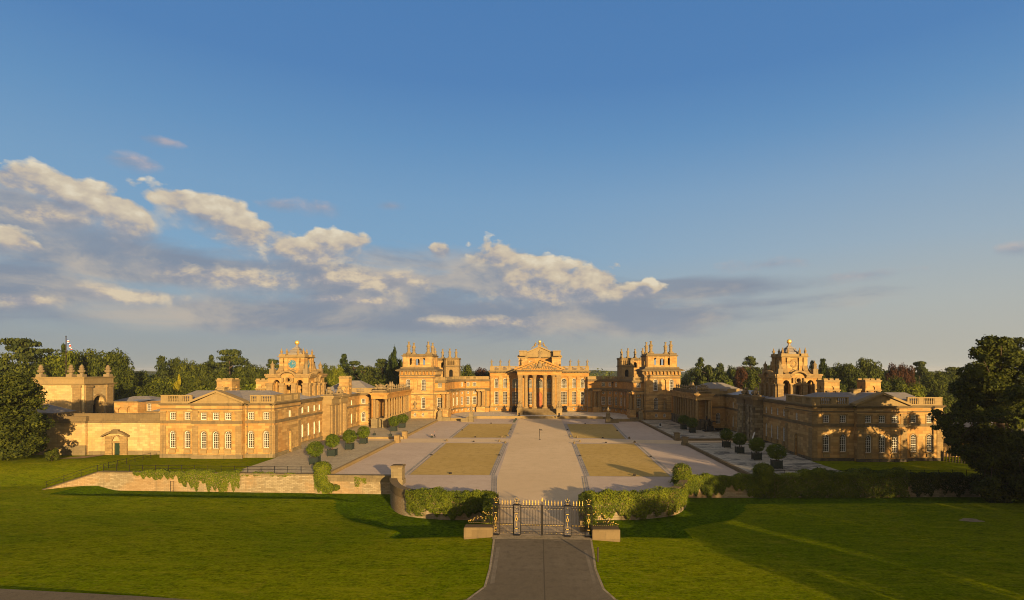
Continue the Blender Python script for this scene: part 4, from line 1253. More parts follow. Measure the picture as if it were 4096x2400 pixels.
    for fx in (a0 + .35, a0 + 1.65, a1 - 1.65, a1 - .35):
        for fy in (b0 + .4, b1 - .4):
            f = MB(); f.lathe(fx, fy, [(.30, 21.9), (.22, 22.05), (.3, 22.4), (.36, 22.6), (.18, 22.75), (.14, 23.05), (.04, 23.35)], 8)
            part('finial', f, 'ashlar_pale', rt)
    for fx, fy in ((x0 + .8, y0 + .6), (x1 - .8, y0 + .6), (x1 - .8, y1 - .6), (x0 + .8, y1 - .6)):
        f = MB(); f.box(fx - .55, fx + .55, fy - .55, fy + .55, 17.2, 18.4); f.lathe(fx, fy, [(.4, 18.4), (.45, 19.2), (.55, 19.4), (.2, 19.7), (.05, 20.3)], 8)
        part('finial', f, 'sculpture', rt)
    r = MB(); r.frustum(cx - 2.0, cx + 2.0, cy - 2.0, cy + 2.0, 21.8, cx - 1.9, cx + 1.9, cy - 1.9, cy + 1.9, 22.3)
    for z_, w_, zz, ww in ((22.3, 1.7, 22.65, 1.25), (22.65, 1.25, 23.25, .75), (23.25, .95, 23.38, .95), (23.38, .7, 23.9, .3), (23.9, .26, 24.4, .2)):
        r.frustum(cx - w_, cx + w_, cy - w_, cy + w_, z_, cx - ww, cx + ww, cy - ww, cy + ww, zz)
    part('roof', r, 'slate', rt)
    g = MB(); g.ball(cx, cy, 24.85, .56, .56, 18, 12)
    part('gilded_ball', g, 'gold', rt, smooth=True)
    for fr in (Fr(cx, b0, 1, 0), Fr(a1, cy, 0, 1)):
        if side == 'l':
            q = MB(); q.plate(fr, [(.95 * math.cos(2 * math.pi * i / 24), 19.55 + .95 * math.sin(2 * math.pi * i / 24)) for i in range(24)], -.5, -.26)
            d = part('clock_dial', q, 'clock_blue', rt)
            q = MB()
            for i in range(12):
                a = 2 * math.pi * i / 12
                q.plate(fr, [(rr_ * math.cos(t), 19.55 + rr_ * math.sin(t)) for rr_, t in ((.68, a - .06), (.88, a - .04), (.88, a + .04), (.68, a + .06))], -.3, -.24)
            q.plate(fr, [(-.12, 19.49), (.62, 19.62), (.62, 19.68), (-.12, 19.6)], -.3, -.23); q.plate(fr, [(-.03, 19.5), (.05, 19.5), (.02, 20.05), (-.03, 20.05)][::1], -.3, -.225)
            o = part('clock_hands', q, 'gold_leaf', d)
        else:
            q = MB()
            for i in range(16):
                a, b = 2 * math.pi * i / 16, 2 * math.pi * (i + 1) / 16
                q.plate(fr, [(rr_ * math.cos(t), 19.6 + rr_ * math.sin(t)) for rr_, t in ((.5, a), (.95, a), (.95, b), (.5, b))], -.5, -.2)
            part('round_surround', q, 'ashlar_pale', rt)
            q = MB(); q.plate(fr, [(.5 * math.cos(2 * math.pi * i / 16), 19.6 + .5 * math.sin(2 * math.pi * i / 16)) for i in range(16)], -.49, -.42)
            part('opening_disc', q, 'opening_shade', rt)  # solid dark disc painted as the shaded hole
        q = MB(); qq = random.Random(3)
        for i in range(16):
            c_ = fr.p(qq.uniform(-.8, .8), -.36, qq.uniform(17.6, 18.4)); q.ball(c_[0], c_[1], c_[2], .17, .17, 6, 4)
        part('carved_panel', q, 'sculpture', rt)
    k_ = 1.075
    rt.scale = (k_, k_, k_)
    rt.location = (rt.location.x * k_, rt.location.y * k_, H - (H - rt.location.z) * k_)
    T.set()
clock_tower('l', 'sunlit clock tower with a blue dial and gilded ball, above the left wing')
clock_tower('r', 'shaded baroque tower with gilded ball and round opening, above the right wing')

# square chimney blocks standing behind the wing roofs
def chimney_block(x, y, z0, z1, w, label):
    rt = root('chimney_block', label, 'chimney', (x, y, z0), 'square chimney blocks behind the roofs')
    m = MB(); h = z1 - z0
    for fr in (Fr(x, y - w / 2, 1, 0), Fr(x + w / 2, y, 0, 1), Fr(x - w / 2, y, 0, -1), Fr(x, y + w / 2, -1, 0)):
        m.wall(fr, -w / 2, w / 2, z0, z1, [(0, z0 + h * .34, w * .24, h * .36, 'a')], .25, None, [] )
    m.box(x - w / 2 + .26, x + w / 2 - .26, y - w / 2 + .26, y + w / 2 - .26, z0, z1 - .02)
    part('stack', m, 'ashlar', rt)
    c = MB(); c.box(x - w * .56, x + w * .56, y - w * .56, y + w * .56, z0 + h * .48, z0 + h * .54); ring_cornice(c, x - w * .5, x + w * .5, y - w * .5, y + w * .5, z1 - h * .1, h * .1, .18, 2)
    for i in range(3):
        for j in (-1, 1): c.box(x - w * .5 + i * w * .37, x - w * .5 + i * w * .37 + w * .25, y + j * w * .42 - .15, y + j * w * .42 + .15, z1, z1 + h * .07)
    part('cap', c, 'dressed', rt)
    k_ = MB()
    for sx in (-1, 1):
        for sy in (-1, 1): k_.lathe(x + sx * w * .3, y + sy * w * .54, [(w * .1, z0), (w * .1, z0 + h * .42), (w * .15, z0 + h * .48)], 8)
    part('buttress', k_, 'ashlar_pale', rt)
chimney_block(-79.6, 146, 11.0, 15.7, 3.8, 'square stone chimney block above the slate roof of the sunlit wing')
chimney_block(-70.8, 148, 11.0, 15.6, 3.6, 'square stone chimney block tucked behind the blue-dial clock tower')
chimney_block(-58.0, 171, 10.6, 16.0, 2.8, 'slim stone chimney block behind the left gate piers')
chimney_block(67.7, 133, 11.0, 15.8, 3.5, 'square stone chimney block just right of the shaded tower')
chimney_block(77.2, 133, 11.0, 15.8, 3.5, 'square stone chimney block above the right wing roof ridge')

# ------------------------------------------------------------------ colonnades between the wings and the house
def urn(name, label, x, y, z, h, group, mat='sculpture', seg=8):
    m = MB(); r = h * .24
    m.box(x - r * .8, x + r * .8, y - r * .8, y + r * .8, z, z + h * .12)
    m.lathe(x, y, [(r * .45, z + h * .12), (r * .35, z + h * .25), (r * .95, z + h * .42), (r * 1.0, z + h * .55), (r * .5, z + h * .68), (r * .62, z + h * .74), (r * .3, z + h * .84), (.03, z + h)], seg)
    return solo(name, m, mat, label, 'urn', (x, y, z), group)
def colonnade(side, label):
    if side == 'r': T.set(**RIGHT)
    rt = root('colonnade', label, 'colonnade', (-48, 188, .5), 'colonnades beside the court')
    x0, x1, y0, y1 = -50.9, -46.0, 173.0, 205.0
    p = MB()
    p.box(x0, -49.0, y0, y0 + 2, -.2, 3.0); p.box(-47.6, x1, y0, y0 + 2, -.2, 3.0)
    fS = Fr(x1, 0, 0, 1)
    arch = [(y0 + 5 + 2.75 * i, .7, 1.3, 1.7, 'a') for i in range(9)]
    p.wall(fS, y0 + 2, y1, -.2, 3.0, holes(arch), .6)
    p.box(x0, x1 - .62, y0 + 2, y1, -.2, 2.99)
    p.box(x0 - .1, -48.9, y0 - .15, y0 + 2.1, 3.0, 3.35); p.box(-47.7, x1 + .2, y0 - .15, y0 + 2.1, 3.0, 3.35); p.box(x0, x1 + .18, y0 + 2.1, y1, 3.0, 3.35)
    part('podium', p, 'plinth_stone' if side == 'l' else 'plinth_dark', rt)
    b = MB(); b.box(x0, x0 + .6, y0 + .5, y1, 3.0, 9.4); b.box(x0 + .6, x1, y1 - .5, y1, 3.0, 9.4)
    part('wall', b, 'ashlar_orange', rt)
    for x in (x0 + .75, x1 - .55): column(rt, x, y0 + .65, 3.35, .45, 6.05)
    for x in (x0 + .9,): column(rt, x, y0 + 3.2, 3.35, .45, 6.05)
    for i in range(1, 10): column(rt, x1 - .45, y0 + .65 + 3.2 * i, 3.35, .33, 6.05)
    e = MB(); e.box(x0, x1, y0, y1, 9.4, 10.55); e.box(x0 - .3, x1 + .3, y0 - .3, y1, 10.55, 10.9); e.box(x0 - .6, x1 + .6, y0 - .6, y1, 10.9, 11.25)
    part('entablature', e, 'ashlar_orange' if side == 'l' else 'ashlar', rt)
    a = MB(); a.box(x1 - .9, x1 - .4, y0 + 2.6, y1, 11.25, 12.0)
    for i in range(11): a.box(x1 - 1.05, x1 - .25, y0 + 3.2 + 2.62 * i - .5, y0 + 3.2 + 2.62 * i + .5, 11.25, 12.15)
    a.box(x0 + .2, x1 - .2, y0 + .1, y0 + 2.6, 11.25, 11.8)
    part('parapet', a, 'weathered', rt)
    T.set()
colonnade('l', 'sunlit orange stone colonnade between the left wing and the left corner tower')
colonnade('r', 'shaded stone colonnade between the right wing and the right corner tower')
for side, s_, wd in (('l', 1, 'left-hand'), ('r', -1, 'right-hand')):
    ky = 1 if side == 'l' else .955; dy = 0 if side == 'l' else RIGHT['dy']
    Y = lambda y: y * ky + dy
    lump_figure('trophy', 'carved heap of stone armour on the end of the %s colonnade' % wd, 'sculpture', s_ * -48.4, Y(174.3), 11.8, 2.2, 3.6, 11 if side == 'l' else 12, 'carved trophies on the parapets')
    for i in range(10):
        tall = i in (1, 2)
        m_name = 'finial' if tall else 'urn'
        urn('parapet_urn', ('tall tapering stone finial, one of the pair' if tall else 'small weathered stone urn in the row') + ' on the %s colonnade parapet' % wd, s_ * -46.65, Y(176.2 + 2.62 * i), 12.15, 2.5 if tall else 1.45, 'urns on the colonnade parapets')

# ------------------------------------------------------------------ corner towers of the house
def flame_finial(rt, x, y, z, h):
    m = MB(); r = h * .17
    m.box(x - r * 1.15, x + r * 1.15, y - r * 1.15, y + r * 1.15, z, z + h * .10)
    m.lathe(x, y, [(r * 1.05, z + h * .10), (r * .7, z + h * .22), (r * .62, z + h * .3), (r * .95, z + h * .36), (r * .55, z + h * .42), (r * .95, z + h * .47), (r * .6, z + h * .52),
                   (r * 1.0, z + h * .60), (r * 1.02, z + h * .66), (r * .5, z + h * .75), (r * .36, z + h * .82), (r * .5, z + h * .95), (r * .62, z + h * .97), (r * .62, z + h)], 12)
    part('finial', m, 'sculpture', rt, smooth=True)
def lantern(rt, x0, x1, y0, y1, z0, z1, mat='ashlar'):
    """open arcaded top storey with corner piers"""
    cx, cy = (x0 + x1) / 2, (y0 + y1) / 2
    m = MB(); hw = (x1 - x0) / 2; hd = (y1 - y0) / 2
    for fr, w in ((Fr(cx, y0, 1, 0), hw), (Fr(x1, cy, 0, 1), hd), (Fr(x0, cy, 0, -1), hd), (Fr(cx, y1, -1, 0), hw)):
        hl = [(-w + 2.75, z0 + .7, .95, z1 - z0 - 1.2, 'a'), (0, z0 + .6, 1.5, z1 - z0 - 1.3, 'a'), (w - 2.75, z0 + .7, .95, z1 - z0 - 1.2, 'a')]
        m.wall(fr, -w, w, z0, z1, hl, .7)
        m.wall(Fr(fr.p(0, -.7, 0)[0], fr.p(0, -.7, 0)[1], -fr.u[0], -fr.u[1]), -w + .7, w - .7, z0, z1, [(-a, b, c, d, e) for a, b, c, d, e in hl], .02)
        for u in (-w + 1.15, w - 1.15): m.fbox(fr, u - 1.15, u + 1.15, 0, .28, z0, z1)
        for u in (-1.5, 1.5): m.fbox(fr, u - .55, u + .55, 0, .14, z0, z1)
        m.fbox(fr, -w, w, .0, .12, z0, z0 + .55)
    m.box(x0 + .2, x1 - .2, y0 + .2, y1 - .2, z1 - .3, z1)
    part('lantern', m, mat, rt)
    c = MB(); ring_cornice(c, x0 - .25, x1 + .25, y0 - .25, y1 + .25, z1, .55, .4)
    c.box(x0 + .1, x1 - .1, y0 + .1, y1 - .1, z1 + .55, z1 + 1.0)
    for x in (x0 + 1.1, x1 - 1.1):
        for y in (y0 + 1.1, y1 - 1.1): c.box(x - 1.25, x + 1.25, y - 1.25, y + 1.25, z1 + .55, z1 + 1.15)
    part('cornice', c, 'weathered', rt)
def statue_mb(m, x, y, z, h, lean=0.0):
    m.box(x - h * .16, x + h * .16, y - h * .16, y + h * .16, z, z + h * .08)
    m.lathe(x, y, [(h * .14, z + h * .08), (h * .11, z + h * .3), (h * .095, z + h * .5), (h * .12, z + h * .68), (h * .125, z + h * .78), (h * .05, z + h * .85)], 10)
    m.ball(x + lean * h * .04, y, z + h * .92, h * .062, h * .075, 8, 6)
    m.tube([(x - h * .11, y, z + h * .78), (x - h * .19, y - h * .03, z + h * .62), (x - h * .10, y - h * .12, z + h * .52)], h * .035, 5)
    m.tube([(x + h * .11, y, z + h * .78), (x + h * .22, y - h * .02, z + h * (.68 + .1 * lean)), (x + h * (.2 + .06 * lean), y - h * .1, z + h * (.52 + .35 * max(0, lean)))], h * .035, 5)
    return m
def tower(side, label):
    if side == 'r': T.set(-1, -4.0, 1.0)
    x0, x1, y0, y1 = -50.1, -37.5, 205.0, 217.6
    rt = root('corner_tower', label, 'tower', ((x0 + x1) / 2, (y0 + y1) / 2, .5), 'front corner towers of the house')
    fF = Fr(0, y0, 1, 0); fI = Fr(x1, 0, 0, 1)
    w = MB()
    wn = [(-47.0, 10.9, 1.5, 4.0, 'a', 3, 6), (-41.35, 10.9, 1.5, 4.0, 'a', 3, 6), (-41.5, 4.25, 1.45, 4.1, 'a', 3, 6), (-44.5, 1.5, .9, 1.25, 'a', 2, 3), (-41.6, 1.5, .9, 1.25, 'a', 2, 3)]
    ni = [(-44.3, 10.9, 1.4, 4.1, 'a'), (-44.5, 4.2, 1.5, 4.2, 'a')]
    w.wall(fF, x0, x1, -.4, 16.4, holes(wn), .45, None, ni); windows(rt, fF, wn)
    w.wall(fI, y0, y1, -.4, 16.4)
    w.add([(x0, y0, -.4), (x0, y1, -.4), (x0, y1, 16.4), (x0, y0, 16.4)], [(1, 0, 3, 2)])
    w.add([(x0, y1, -.4), (x1, y1, -.4), (x1, y1, 16.4), (x0, y1, 16.4)], [(1, 0, 3, 2)])
    part('wall', w, 'ashlar', rt)
    b = MB()
    for fr, a, c in ((fF, x0, x1), (fI, y0 + .003, y1)):
        b.fbox(fr, a - .15, c + .15, -.05, .25, 3.35, 3.95); b.fbox(fr, a - .1, c + .1, -.05, .18, -.4, .8)
        b.fbox(fr, a, c, -.05, .10, 9.2, 9.5); b.fbox(fr, a - .05, c + .05, -.05, .14, 15.2, 15.6); b.fbox(fr, a - .2, c + .2, -.05, .3, 16.0, 16.4)
        for k_ in range(3): b.fbox(fr, a + .1, c - .1, -.02, .05, 4.4 + k_ * 1.5, 4.5 + k_ * 1.5)
    for u in (-41.5,): b.fbox(fF, u - 1.1, u + 1.1, -.05, .35, 4.0, 4.2)
    for u in (-47.0, -41.35): b.fbox(fF, u - 1.0, u + 1.0, -.05, .3, 10.65, 10.88)
    part('string_course', b, 'weathered', rt)
    c = MB(); c.box(x0 - .1, x1 + .1, y0 - .1, y1 + .1, 16.4, 17.7)
    part('frieze', c, 'ashlar_orange', rt)
    c = MB()
    for fr, a, e in ((fF, x0, x1), (fI, y0, y1)):
        n = 10
        for i in range(n):
            u = a + .5 + (e - a - 1.0) * i / (n - 1)
            c.fbox(fr, u - .24, u + .24, .1, .75, 16.75, 17.7); c.fbox(fr, u - .2, u + .2, .1, .5, 16.5, 16.75)
    part('bracket', c, 'ashlar_pale', rt)
    c = MB(); ring_cornice(c, x0 - .4, x1 + .4, y0 - .4, y1 + .4, 17.7, .5, .9, 2)
    c.frustum(x0 - 1.2, x1 + 1.2, y0 - 1.2, y1 + 1.2, 18.2, x0 + .2, x1 - .2, y0 + .2, y1 - .2, 18.75); c.box(x0 + .3, x1 - .3, y0 + .3, y1 - .3, 18.75, 19.3)
    part('cornice', c, 'weathered', rt)
    lantern(rt, x0 + 1.2, x1 - 1.2, y0 + 1.0, y1 - 1.0, 19.3, 23.0)
    for x in (x0 + 2.9, x1 - 2.6):
        for y in (y0 + 2.1, y1 - 2.1): flame_finial(rt, x, y, 24.1, 4.4)
    if side == 'l' or True:
        d = MB(); d.tube([fF.p(x1 - .35, .14, .8), fF.p(x1 - .35, .14, 15.8)], .09, 6)
        part('drainpipe', d, 'weathered', rt)
    T.set()
tower('l', 'sunlit corner tower with arcaded top and four finials, left of the portico house')
tower('r', 'corner tower with sunlit upper half and shaded base, right of the portico house')
m = statue_mb(MB(), -44.5, 205.1, 4.2, 3.0); solo('statue', m, 'sculpture', 'small stone figure in the lower niche of the left corner tower', 'statue', (-44.5, 205, 4.2))
m = statue_mb(MB(), 44.5, 201.1, 4.2, 3.0); solo('statue', m, 'sculpture', 'shaded stone figure in the lower niche of the right corner tower', 'statue', (44.5, 201, 4.2))

def rear_tower(side, label):
    if side == 'r': T.set(-1, -2.0, 1.0)
    x0, x1, y0, y1 = -45.0, -35.3, 238.0, 248.0
    rt = root('rear_tower', label, 'tower', (-40, 243, 9), 'rear corner towers of the house')
    m = MB(); m.box(x0, x1, y0, y1, 9, 15.0); m.box(x0 + .3, x1 - .3, y0 + .3, y1 - .3, 15.0, 18.6)
    part('wall', m, 'ashlar', rt)
    lantern(rt, x0 + .6, x1 - .6, y0 + .6, y1 - .6, 18.6, 22.2)
    m = MB(); fr = Fr(0, y0 - 2.2, 1, 0)
    ux0, ux1 = -39.4, -33.2
    hl = [((ux0 + ux1) / 2 - .2, 14.6, 1.5, 4.0, 'a')]
    pts = [(ux0, y0 + 4), (ux0, y0 - 1.2), (ux0 + 1, y0 - 2.2), (ux1 - 1, y0 - 2.2), (ux1, y0 - 1.2), (ux1, y0 + 4)]
    for (a0, b0), (a1, b1) in zip(pts, pts[1:]):
        l = math.hypot(a1 - a0, b1 - b0); f2 = Fr(a0, b0, a1 - a0, b1 - b0)
        if l > 3 and b0 == b1:
            m.wall(f2, 0, l, 9, 22.6, [(l / 2, 14.4, 1.5, 4.0, 'a')] + [(l / 2 - 1.2 + .8 * i, 20.2, .45, 2.0, 'a') for i in range(4)], .5)
        else: m.wall(f2, 0, l, 9, 22.6)
    part('stair_turret', m, 'ashlar_pale', rt)
    m = MB(); m.prism([(x - .0, y) for x, y in [(ux0 - .35, y0 + 4), (ux0 - .35, y0 - 1.4), (ux0 + .9, y0 - 2.6), (ux1 - .9, y0 - 2.6), (ux1 + .35, y0 - 1.4), (ux1 + .35, y0 + 4)]], 19.6, 20.0)
    m.prism([(ux0 - .25, y0 + 4), (ux0 - .25, y0 - 1.3), (ux0 + .95, y0 - 2.5), (ux1 - .95, y0 - 2.5), (ux1 + .25, y0 - 1.3), (ux1 + .25, y0 + 4)], 22.6, 23.2)
    part('cornice', m, 'weathered', rt)
    b = MB(); b.box(ux0 + .5, ux1 - .5, y0 - 1.4, y0 + 3.8, 9, 22.6)
    part('core', b, 'opening_shade', rt)  # dark block painted as the unlit inside behind the turret openings
    for x, y, z in ((-43.6, 240, 23.3), (-41.5, 246.5, 23.3), (-37.2, 238.6, 23.2), (-35.4, 244.5, 23.2)): flame_finial(rt, x, y, z, 4.0)
    T.set()
rear_tower('l', 'rear tower with slatted turret and finials, behind the left corner tower')
rear_tower('r', 'rear tower with slatted turret and finials, behind the right corner tower')

# ------------------------------------------------------------------ quadrant ranges between towers and portico house
def quadrant(side, label):
    if side == 'r': T.set(-1, -3.0, 1.0)
    rt = root('quadrant_range', label, 'palace range', (-30, 228, .8), 'curved ranges beside the portico house')
    w = MB(); zt = 14.1
    A = Fr(0, 206.3, 1, 0)
    aw = [(-35.75, 4.6, 1.75, 3.5, 'r', 3, 6), (-35.75, 11.9, 1.45, 1.6, 'r', 3, 4)]
    if side == 'r': aw.append((-35.75, 8.5, .95, .95, 'o', 2, 2))
    dr = [(-35.5, .85, .9, 2.2, 'r')]
    w.wall(A, -37.5, -33.9, -.2, zt, holes(aw), .35, None, dr); windows(rt, A, aw)
    B = Fr(-33.9, 206.3, 0, 1); w.wall(B, 0, 16.5, -.2, zt)
    # concave bays
    cx, cy = -25.4, 222.8; n = 5; pts = []
    for i in range(n + 1):
        a = math.pi - math.pi / 2 * i / n
        pts.append((cx + 8.5 * math.cos(a), cy + 15.0 * math.sin(a)))
    for i in range(n):
        (ax, ay), (bx, by) = pts[i], pts[i + 1]
        l = math.hypot(bx - ax, by - ay); f = Fr(ax, ay, bx - ax, by - ay)
        hs = [(l / 2, 3.95, 1.6, 3.3, 'r', 3, 5), (l / 2, 8.25, 1.15, 1.15, 'o', 2, 2), (l / 2, 1.5, 1.05, 1.05, 'o', 2, 2)]
        if i > 1: hs.append((l / 2, 11.5, 1.4, 1.6, 'r', 3, 4))
        w.wall(f, 0, l, .3, zt, holes(hs), .3); windows(rt, f, hs)
        pilaster(rt, f, .0 if i else .35, .75, 3.0, 9.6, .3)
    f = Fr(pts[-1][0], pts[-1][1], 1, 0); ln = -20.3 - pts[-1][0]
    w.wall(f, 0, ln, .3, zt)
    for u in (.9, 2.1, 3.6): pilaster(rt, f, u, .75, 3.0, 9.6, .3)
    part('wall', w, 'ashlar_orange', rt)
    # two giant columns on pedestals at each end
    for x, y in ((-37.0, 205.7), (-34.5, 205.7), (-33.3, 207.5), (-33.3, 210.5)): column(rt, x, y, 4.05, .5, 5.5)
    for x in (-24.9, -23.2): column(rt, x, 236.6, 3.1, .5, 6.3)
    p = MB(); p.box(-37.5, -36.3, 204.9, 206.4, -.2, 4.0); p.box(-34.6, -32.5, 204.9, 212, -.2, 4.0); p.box(-36.3, -34.6, 205.6, 206.1, 3.1, 4.0)
    p.box(-25.8, -22.2, 235.6, 237.9, .3, 3.0)
    part('pedestal', p, 'ashlar', rt)
    def run(m, off0, off1, z0, z1):
        m.fbox(A, -37.5, -33.9 + off1, off0, off1, z0, z1); m.fbox(B, 0, 16.5, off0, off1, z0 + .003, z1 - .003)
        for i in range(n):
            (ax, ay), (bx, by) = pts[i], pts[i + 1]
            l = math.hypot(bx - ax, by - ay); g = Fr(ax, ay, bx - ax, by - ay)
            m.fbox(g, -.12 if i else 0, l + .12, off0, off1, z0 - .004 * i, z1 + .004 * i)
        m.fbox(f, 0, ln, off0, off1, z0 - .03, z1 + .03)
    c = MB(); run(c, -.1, .35, 2.45, 2.95); run(c, -.1, .45, 9.6, 10.1); run(c, -.1, .8, 10.25, 10.75); run(c, -.1, .3, 13.5, 13.8); run(c, -.1, .65, 13.85, 14.4)
    part('cornice', c, 'weathered', rt)
    e = MB()
    e.box(-37.5, -33.2, 205.0, 206.4, 9.55, 10.25); e.box(-34.3, -32.6, 206.4, 212, 9.55, 10.25); e.box(-25.8, -22.3, 235.8, 237.9, 9.5, 10.2)
    part('entablature', e, 'ashlar', rt)
    b = MB()
    balustrade(b, A, -37.5, -33.9, 14.4, 15.6, [(-36.4, -34.6)], -.4, .3); balustrade(b, B, 0, 16.5, 14.4, 15.6, [(2, 5)], -.4, .3)
    for i in range(n):
        (ax, ay), (bx, by) = pts[i], pts[i + 1]
        l = math.hypot(bx - ax, by - ay); g = Fr(ax, ay, bx - ax, by - ay)
        balustrade(b, g, 0, l, 14.42, 15.6, [(.7, l - .7)] if i % 2 else [(.8, l - .8)], -.4, .3)
    balustrade(b, f, 0, ln, 14.4, 15.62, [], -.4, .3)
    part('balustrade', b, 'dressed', rt)
    r = MB(); r.prism([(-37.5, 207)] + [(-34.3, 207), (-34.3, 222.6)] + [(x - .4, y + .4) for x, y in pts[1:]] + [(-20.3, 238.3), (-20.3, 262), (-37.5, 262)], .3, 14.3)
    part('roof', r, 'lead', rt)
    d = MB(); d.fbox(A, -35.95, -35.05, -.34, -.24, .85, 3.05)
    part('door', d, 'door_red', rt)
    if side == 'l' or True:
        for i in (2,):
            (ax, ay), (bx, by) = pts[3], pts[4]; g = Fr(ax, ay, bx - ax, by - ay)
            q = MB(); q.tube([g.p(0, .3, 10.8), g.p(0, .3, 13.3)], .09, 6); q.fbox(g, -.3, .3, .02, .5, 12.9, 13.4)
            part('drainpipe', q, 'iron', rt)
    T.set()
quadrant('l', 'sunlit curved range with round windows, between left corner tower and portico house')
quadrant('r', 'shaded curved range with round windows, between right corner tower and portico house')

# ------------------------------------------------------------------ the portico house
def house():
    rt = root('portico_house', 'central palace block with Corinthian portico, carved pediment and red door', 'palace', (.4, 237, .85))
    y0 = 237.0; F0 = Fr(0, y0, 1, 0); xa, xb, c = -20.1, 20.9, .42
    w = MB()
    side = []
    for u, ww in ((-17.5, 1.75), (-13.95, 1.75), (-9.75, 2.5), (10.6, 2.5), (14.85, 1.75), (18.4, 1.75)):
        side += [(u, 4.0, ww, 5.2, 'r', 3 if ww < 2 else 4, 8), (u, 10.75, ww * .93, 4.0, 'a', 3 if ww < 2 else 4, 6)]
        if abs(u - c) > 12: side += [(u, 1.5, 1.05, 1.05, 'o', 2, 2), (u, 16.7, .65, .65, 'r', 2, 2)]
    w.wall(F0, xa, -7.6, .3, 17.0, holes([h for h in side if h[0] < 0])); w.wall(F0, 8.4, xb, .3, 17.0, holes([h for h in side if h[0] > 0]))
    windows(rt, F0, side)
    F1 = Fr(0, 235.5, 1, 0)
    mid = [(-3.55, 3.95, 1.75, 5.1, 'r', 3, 8), (-3.55, 10.75, 1.6, 3.9, 'a', 3, 6), (4.35, 3.95, 1.75, 5.1, 'r', 3, 8), (4.35, 10.75, 1.6, 3.9, 'a', 3, 6), (c, 10.75, 2.7, 3.9, 'a', 5, 6)]
    dr = [(c, 2.85, 2.4, 6.2, 'a')]
    w.wall(F1, -7.6, 8.4, .3, 17.0, holes(mid), .4, None, dr); windows(rt, F1, mid)
    for x, a, b in ((-7.6, 235.5, y0), (xa, y0, 262)): w.add([(x, a, .3), (x, b, .3), (x, b, 17), (x, a, 17)], [(1, 0, 3, 2)])
    for x, a, b in ((8.4, 235.5, y0), (xb, y0, 262)): w.add([(x, a, .3), (x, b, .3), (x, b, 17), (x, a, 17)], [(0, 1, 2, 3)])
    part('wall', w, 'ashlar_orange', rt)
    d = MB(); d.plate(F1, hole_loop(c, 2.85, 2.36, 6.15, 'a'), -.38, -.28)
    for i in (-1, 1):
        for j in range(4): d.fbox(F1, c + i * .58 - .42, c + i * .58 + .42, -.3, -.22, 3.1 + j * 1.2, 4.1 + j * 1.2)
    part('door', d, 'door_red', rt)
    for u in (-19.3, -15.75, -12.45, 13.2, 16.65, 20.1): pilaster(rt, F0, u, 1.25, 3.1, 15.5, .3, 'ashlar', 1.25, True)
    # podium and portico
    p = MB()
    for a, b in ((xa, -7.2), (8.0, xb)): p.fbox(F0, a - .15, b + .15, -.05, .35, 2.7, 3.2); p.fbox(F0, a - .1, b + .1, -.05, .25, .3, 1.15)
    p.box(-8.2, 9.05, 227.0, 235.6, .3, 2.8)
    part('podium', p, 'plinth_stone', rt)
    s = MB(); n = 11
    for i in range(n): s.box(-6.1, 6.95, 219.4 + 7.6 * i / n, 227.0, .3, .86 + 1.94 * (i + 1) / n - .006)
    part('portico_steps', s, 'weathered', rt)
    s = MB()
    for a, b in ((-8.3, -6.1), (6.95, 9.15)):
        s.box(a, b, 219.6, 222.8, .3, 3.0); s.box(a - .15, b + .15, 219.4, 222.9, 3.0, 3.3); s.box(a, b, 222.8, 227.1, .3, 2.85)
    part('step_pier', s, 'dressed', rt)
    for x in (-7.3, 8.15):
        q = MB(); q.box(x - .85, x + .85, 228.0, 229.9, 2.8, 16.2)
        q.box(x - 1.0, x + 1.0, 227.9, 230.0, 2.8, 3.6)
        for k_ in range(4): q.box(x - .9 - .06 * k_, x + .9 + .06 * k_, 227.98 - .06 * k_, 229.95, 14.3 + k_ * .48, 14.3 + k_ * .48 + .34)
        part('pilaster', q, 'ashlar_pale', rt)
    for x in (-5.05, -1.65, 2.6, 6.0): column(rt, x, 228.9, 2.8, .78, 13.4, 'corinthian')
    e = MB(); e.box(-8.45, 9.3, 227.9, 236.0, 16.2, 17.65)
    for a, b in ((xa, -8.45), (9.3, xb)): e.box(a - .15, b + .15, 236.6, 240, 15.5, 16.98)
    part('frieze', e, 'ashlar_orange', rt)
    k_ = MB()
    fp = Fr(0, 227.9, 1, 0)
    k_.box(-8.9, 9.75, 227.4, 236.0, 17.65, 18.05); k_.box(-9.1, 9.95, 227.0, 236.0, 18.05, 18.3)
    for a, b in ((xa, -9.12), (9.97, xb)):
        k_.box(a - .3, b + (0 if b < 0 else .3), 236.1, 240, 16.98, 17.35); k_.box(a - .6, b + (0 if b < 0 else .6), 235.6, 240, 17.35, 17.95)
        for i in range(18):
            u = a + (b - a) * (i + .5) / 18; k_.fbox(F0, u - .12, u + .12, .9, 1.25, 17.08, 17.34)
    for i in range(26):
        u = -8.6 + 18.1 * i / 25; k_.fbox(fp, u - .14, u + .14, .4, .75, 17.75, 18.04)
    part('cornice', k_, 'weathered', rt)
    g = MB(); pediment(g, fp, -8.9, 9.75, 18.3, 22.9, -7.0, .0, .7, .7)
    part('pediment', g, 'ashlar_orange', rt)
    r = MB(); q = random.Random(8)                       # carved achievement in the gable
    r.ball(c, 227.85, 20.0, .95, 1.15, 12, 8); r.ball(c, 227.7, 21.4, .5, .45, 10, 6)
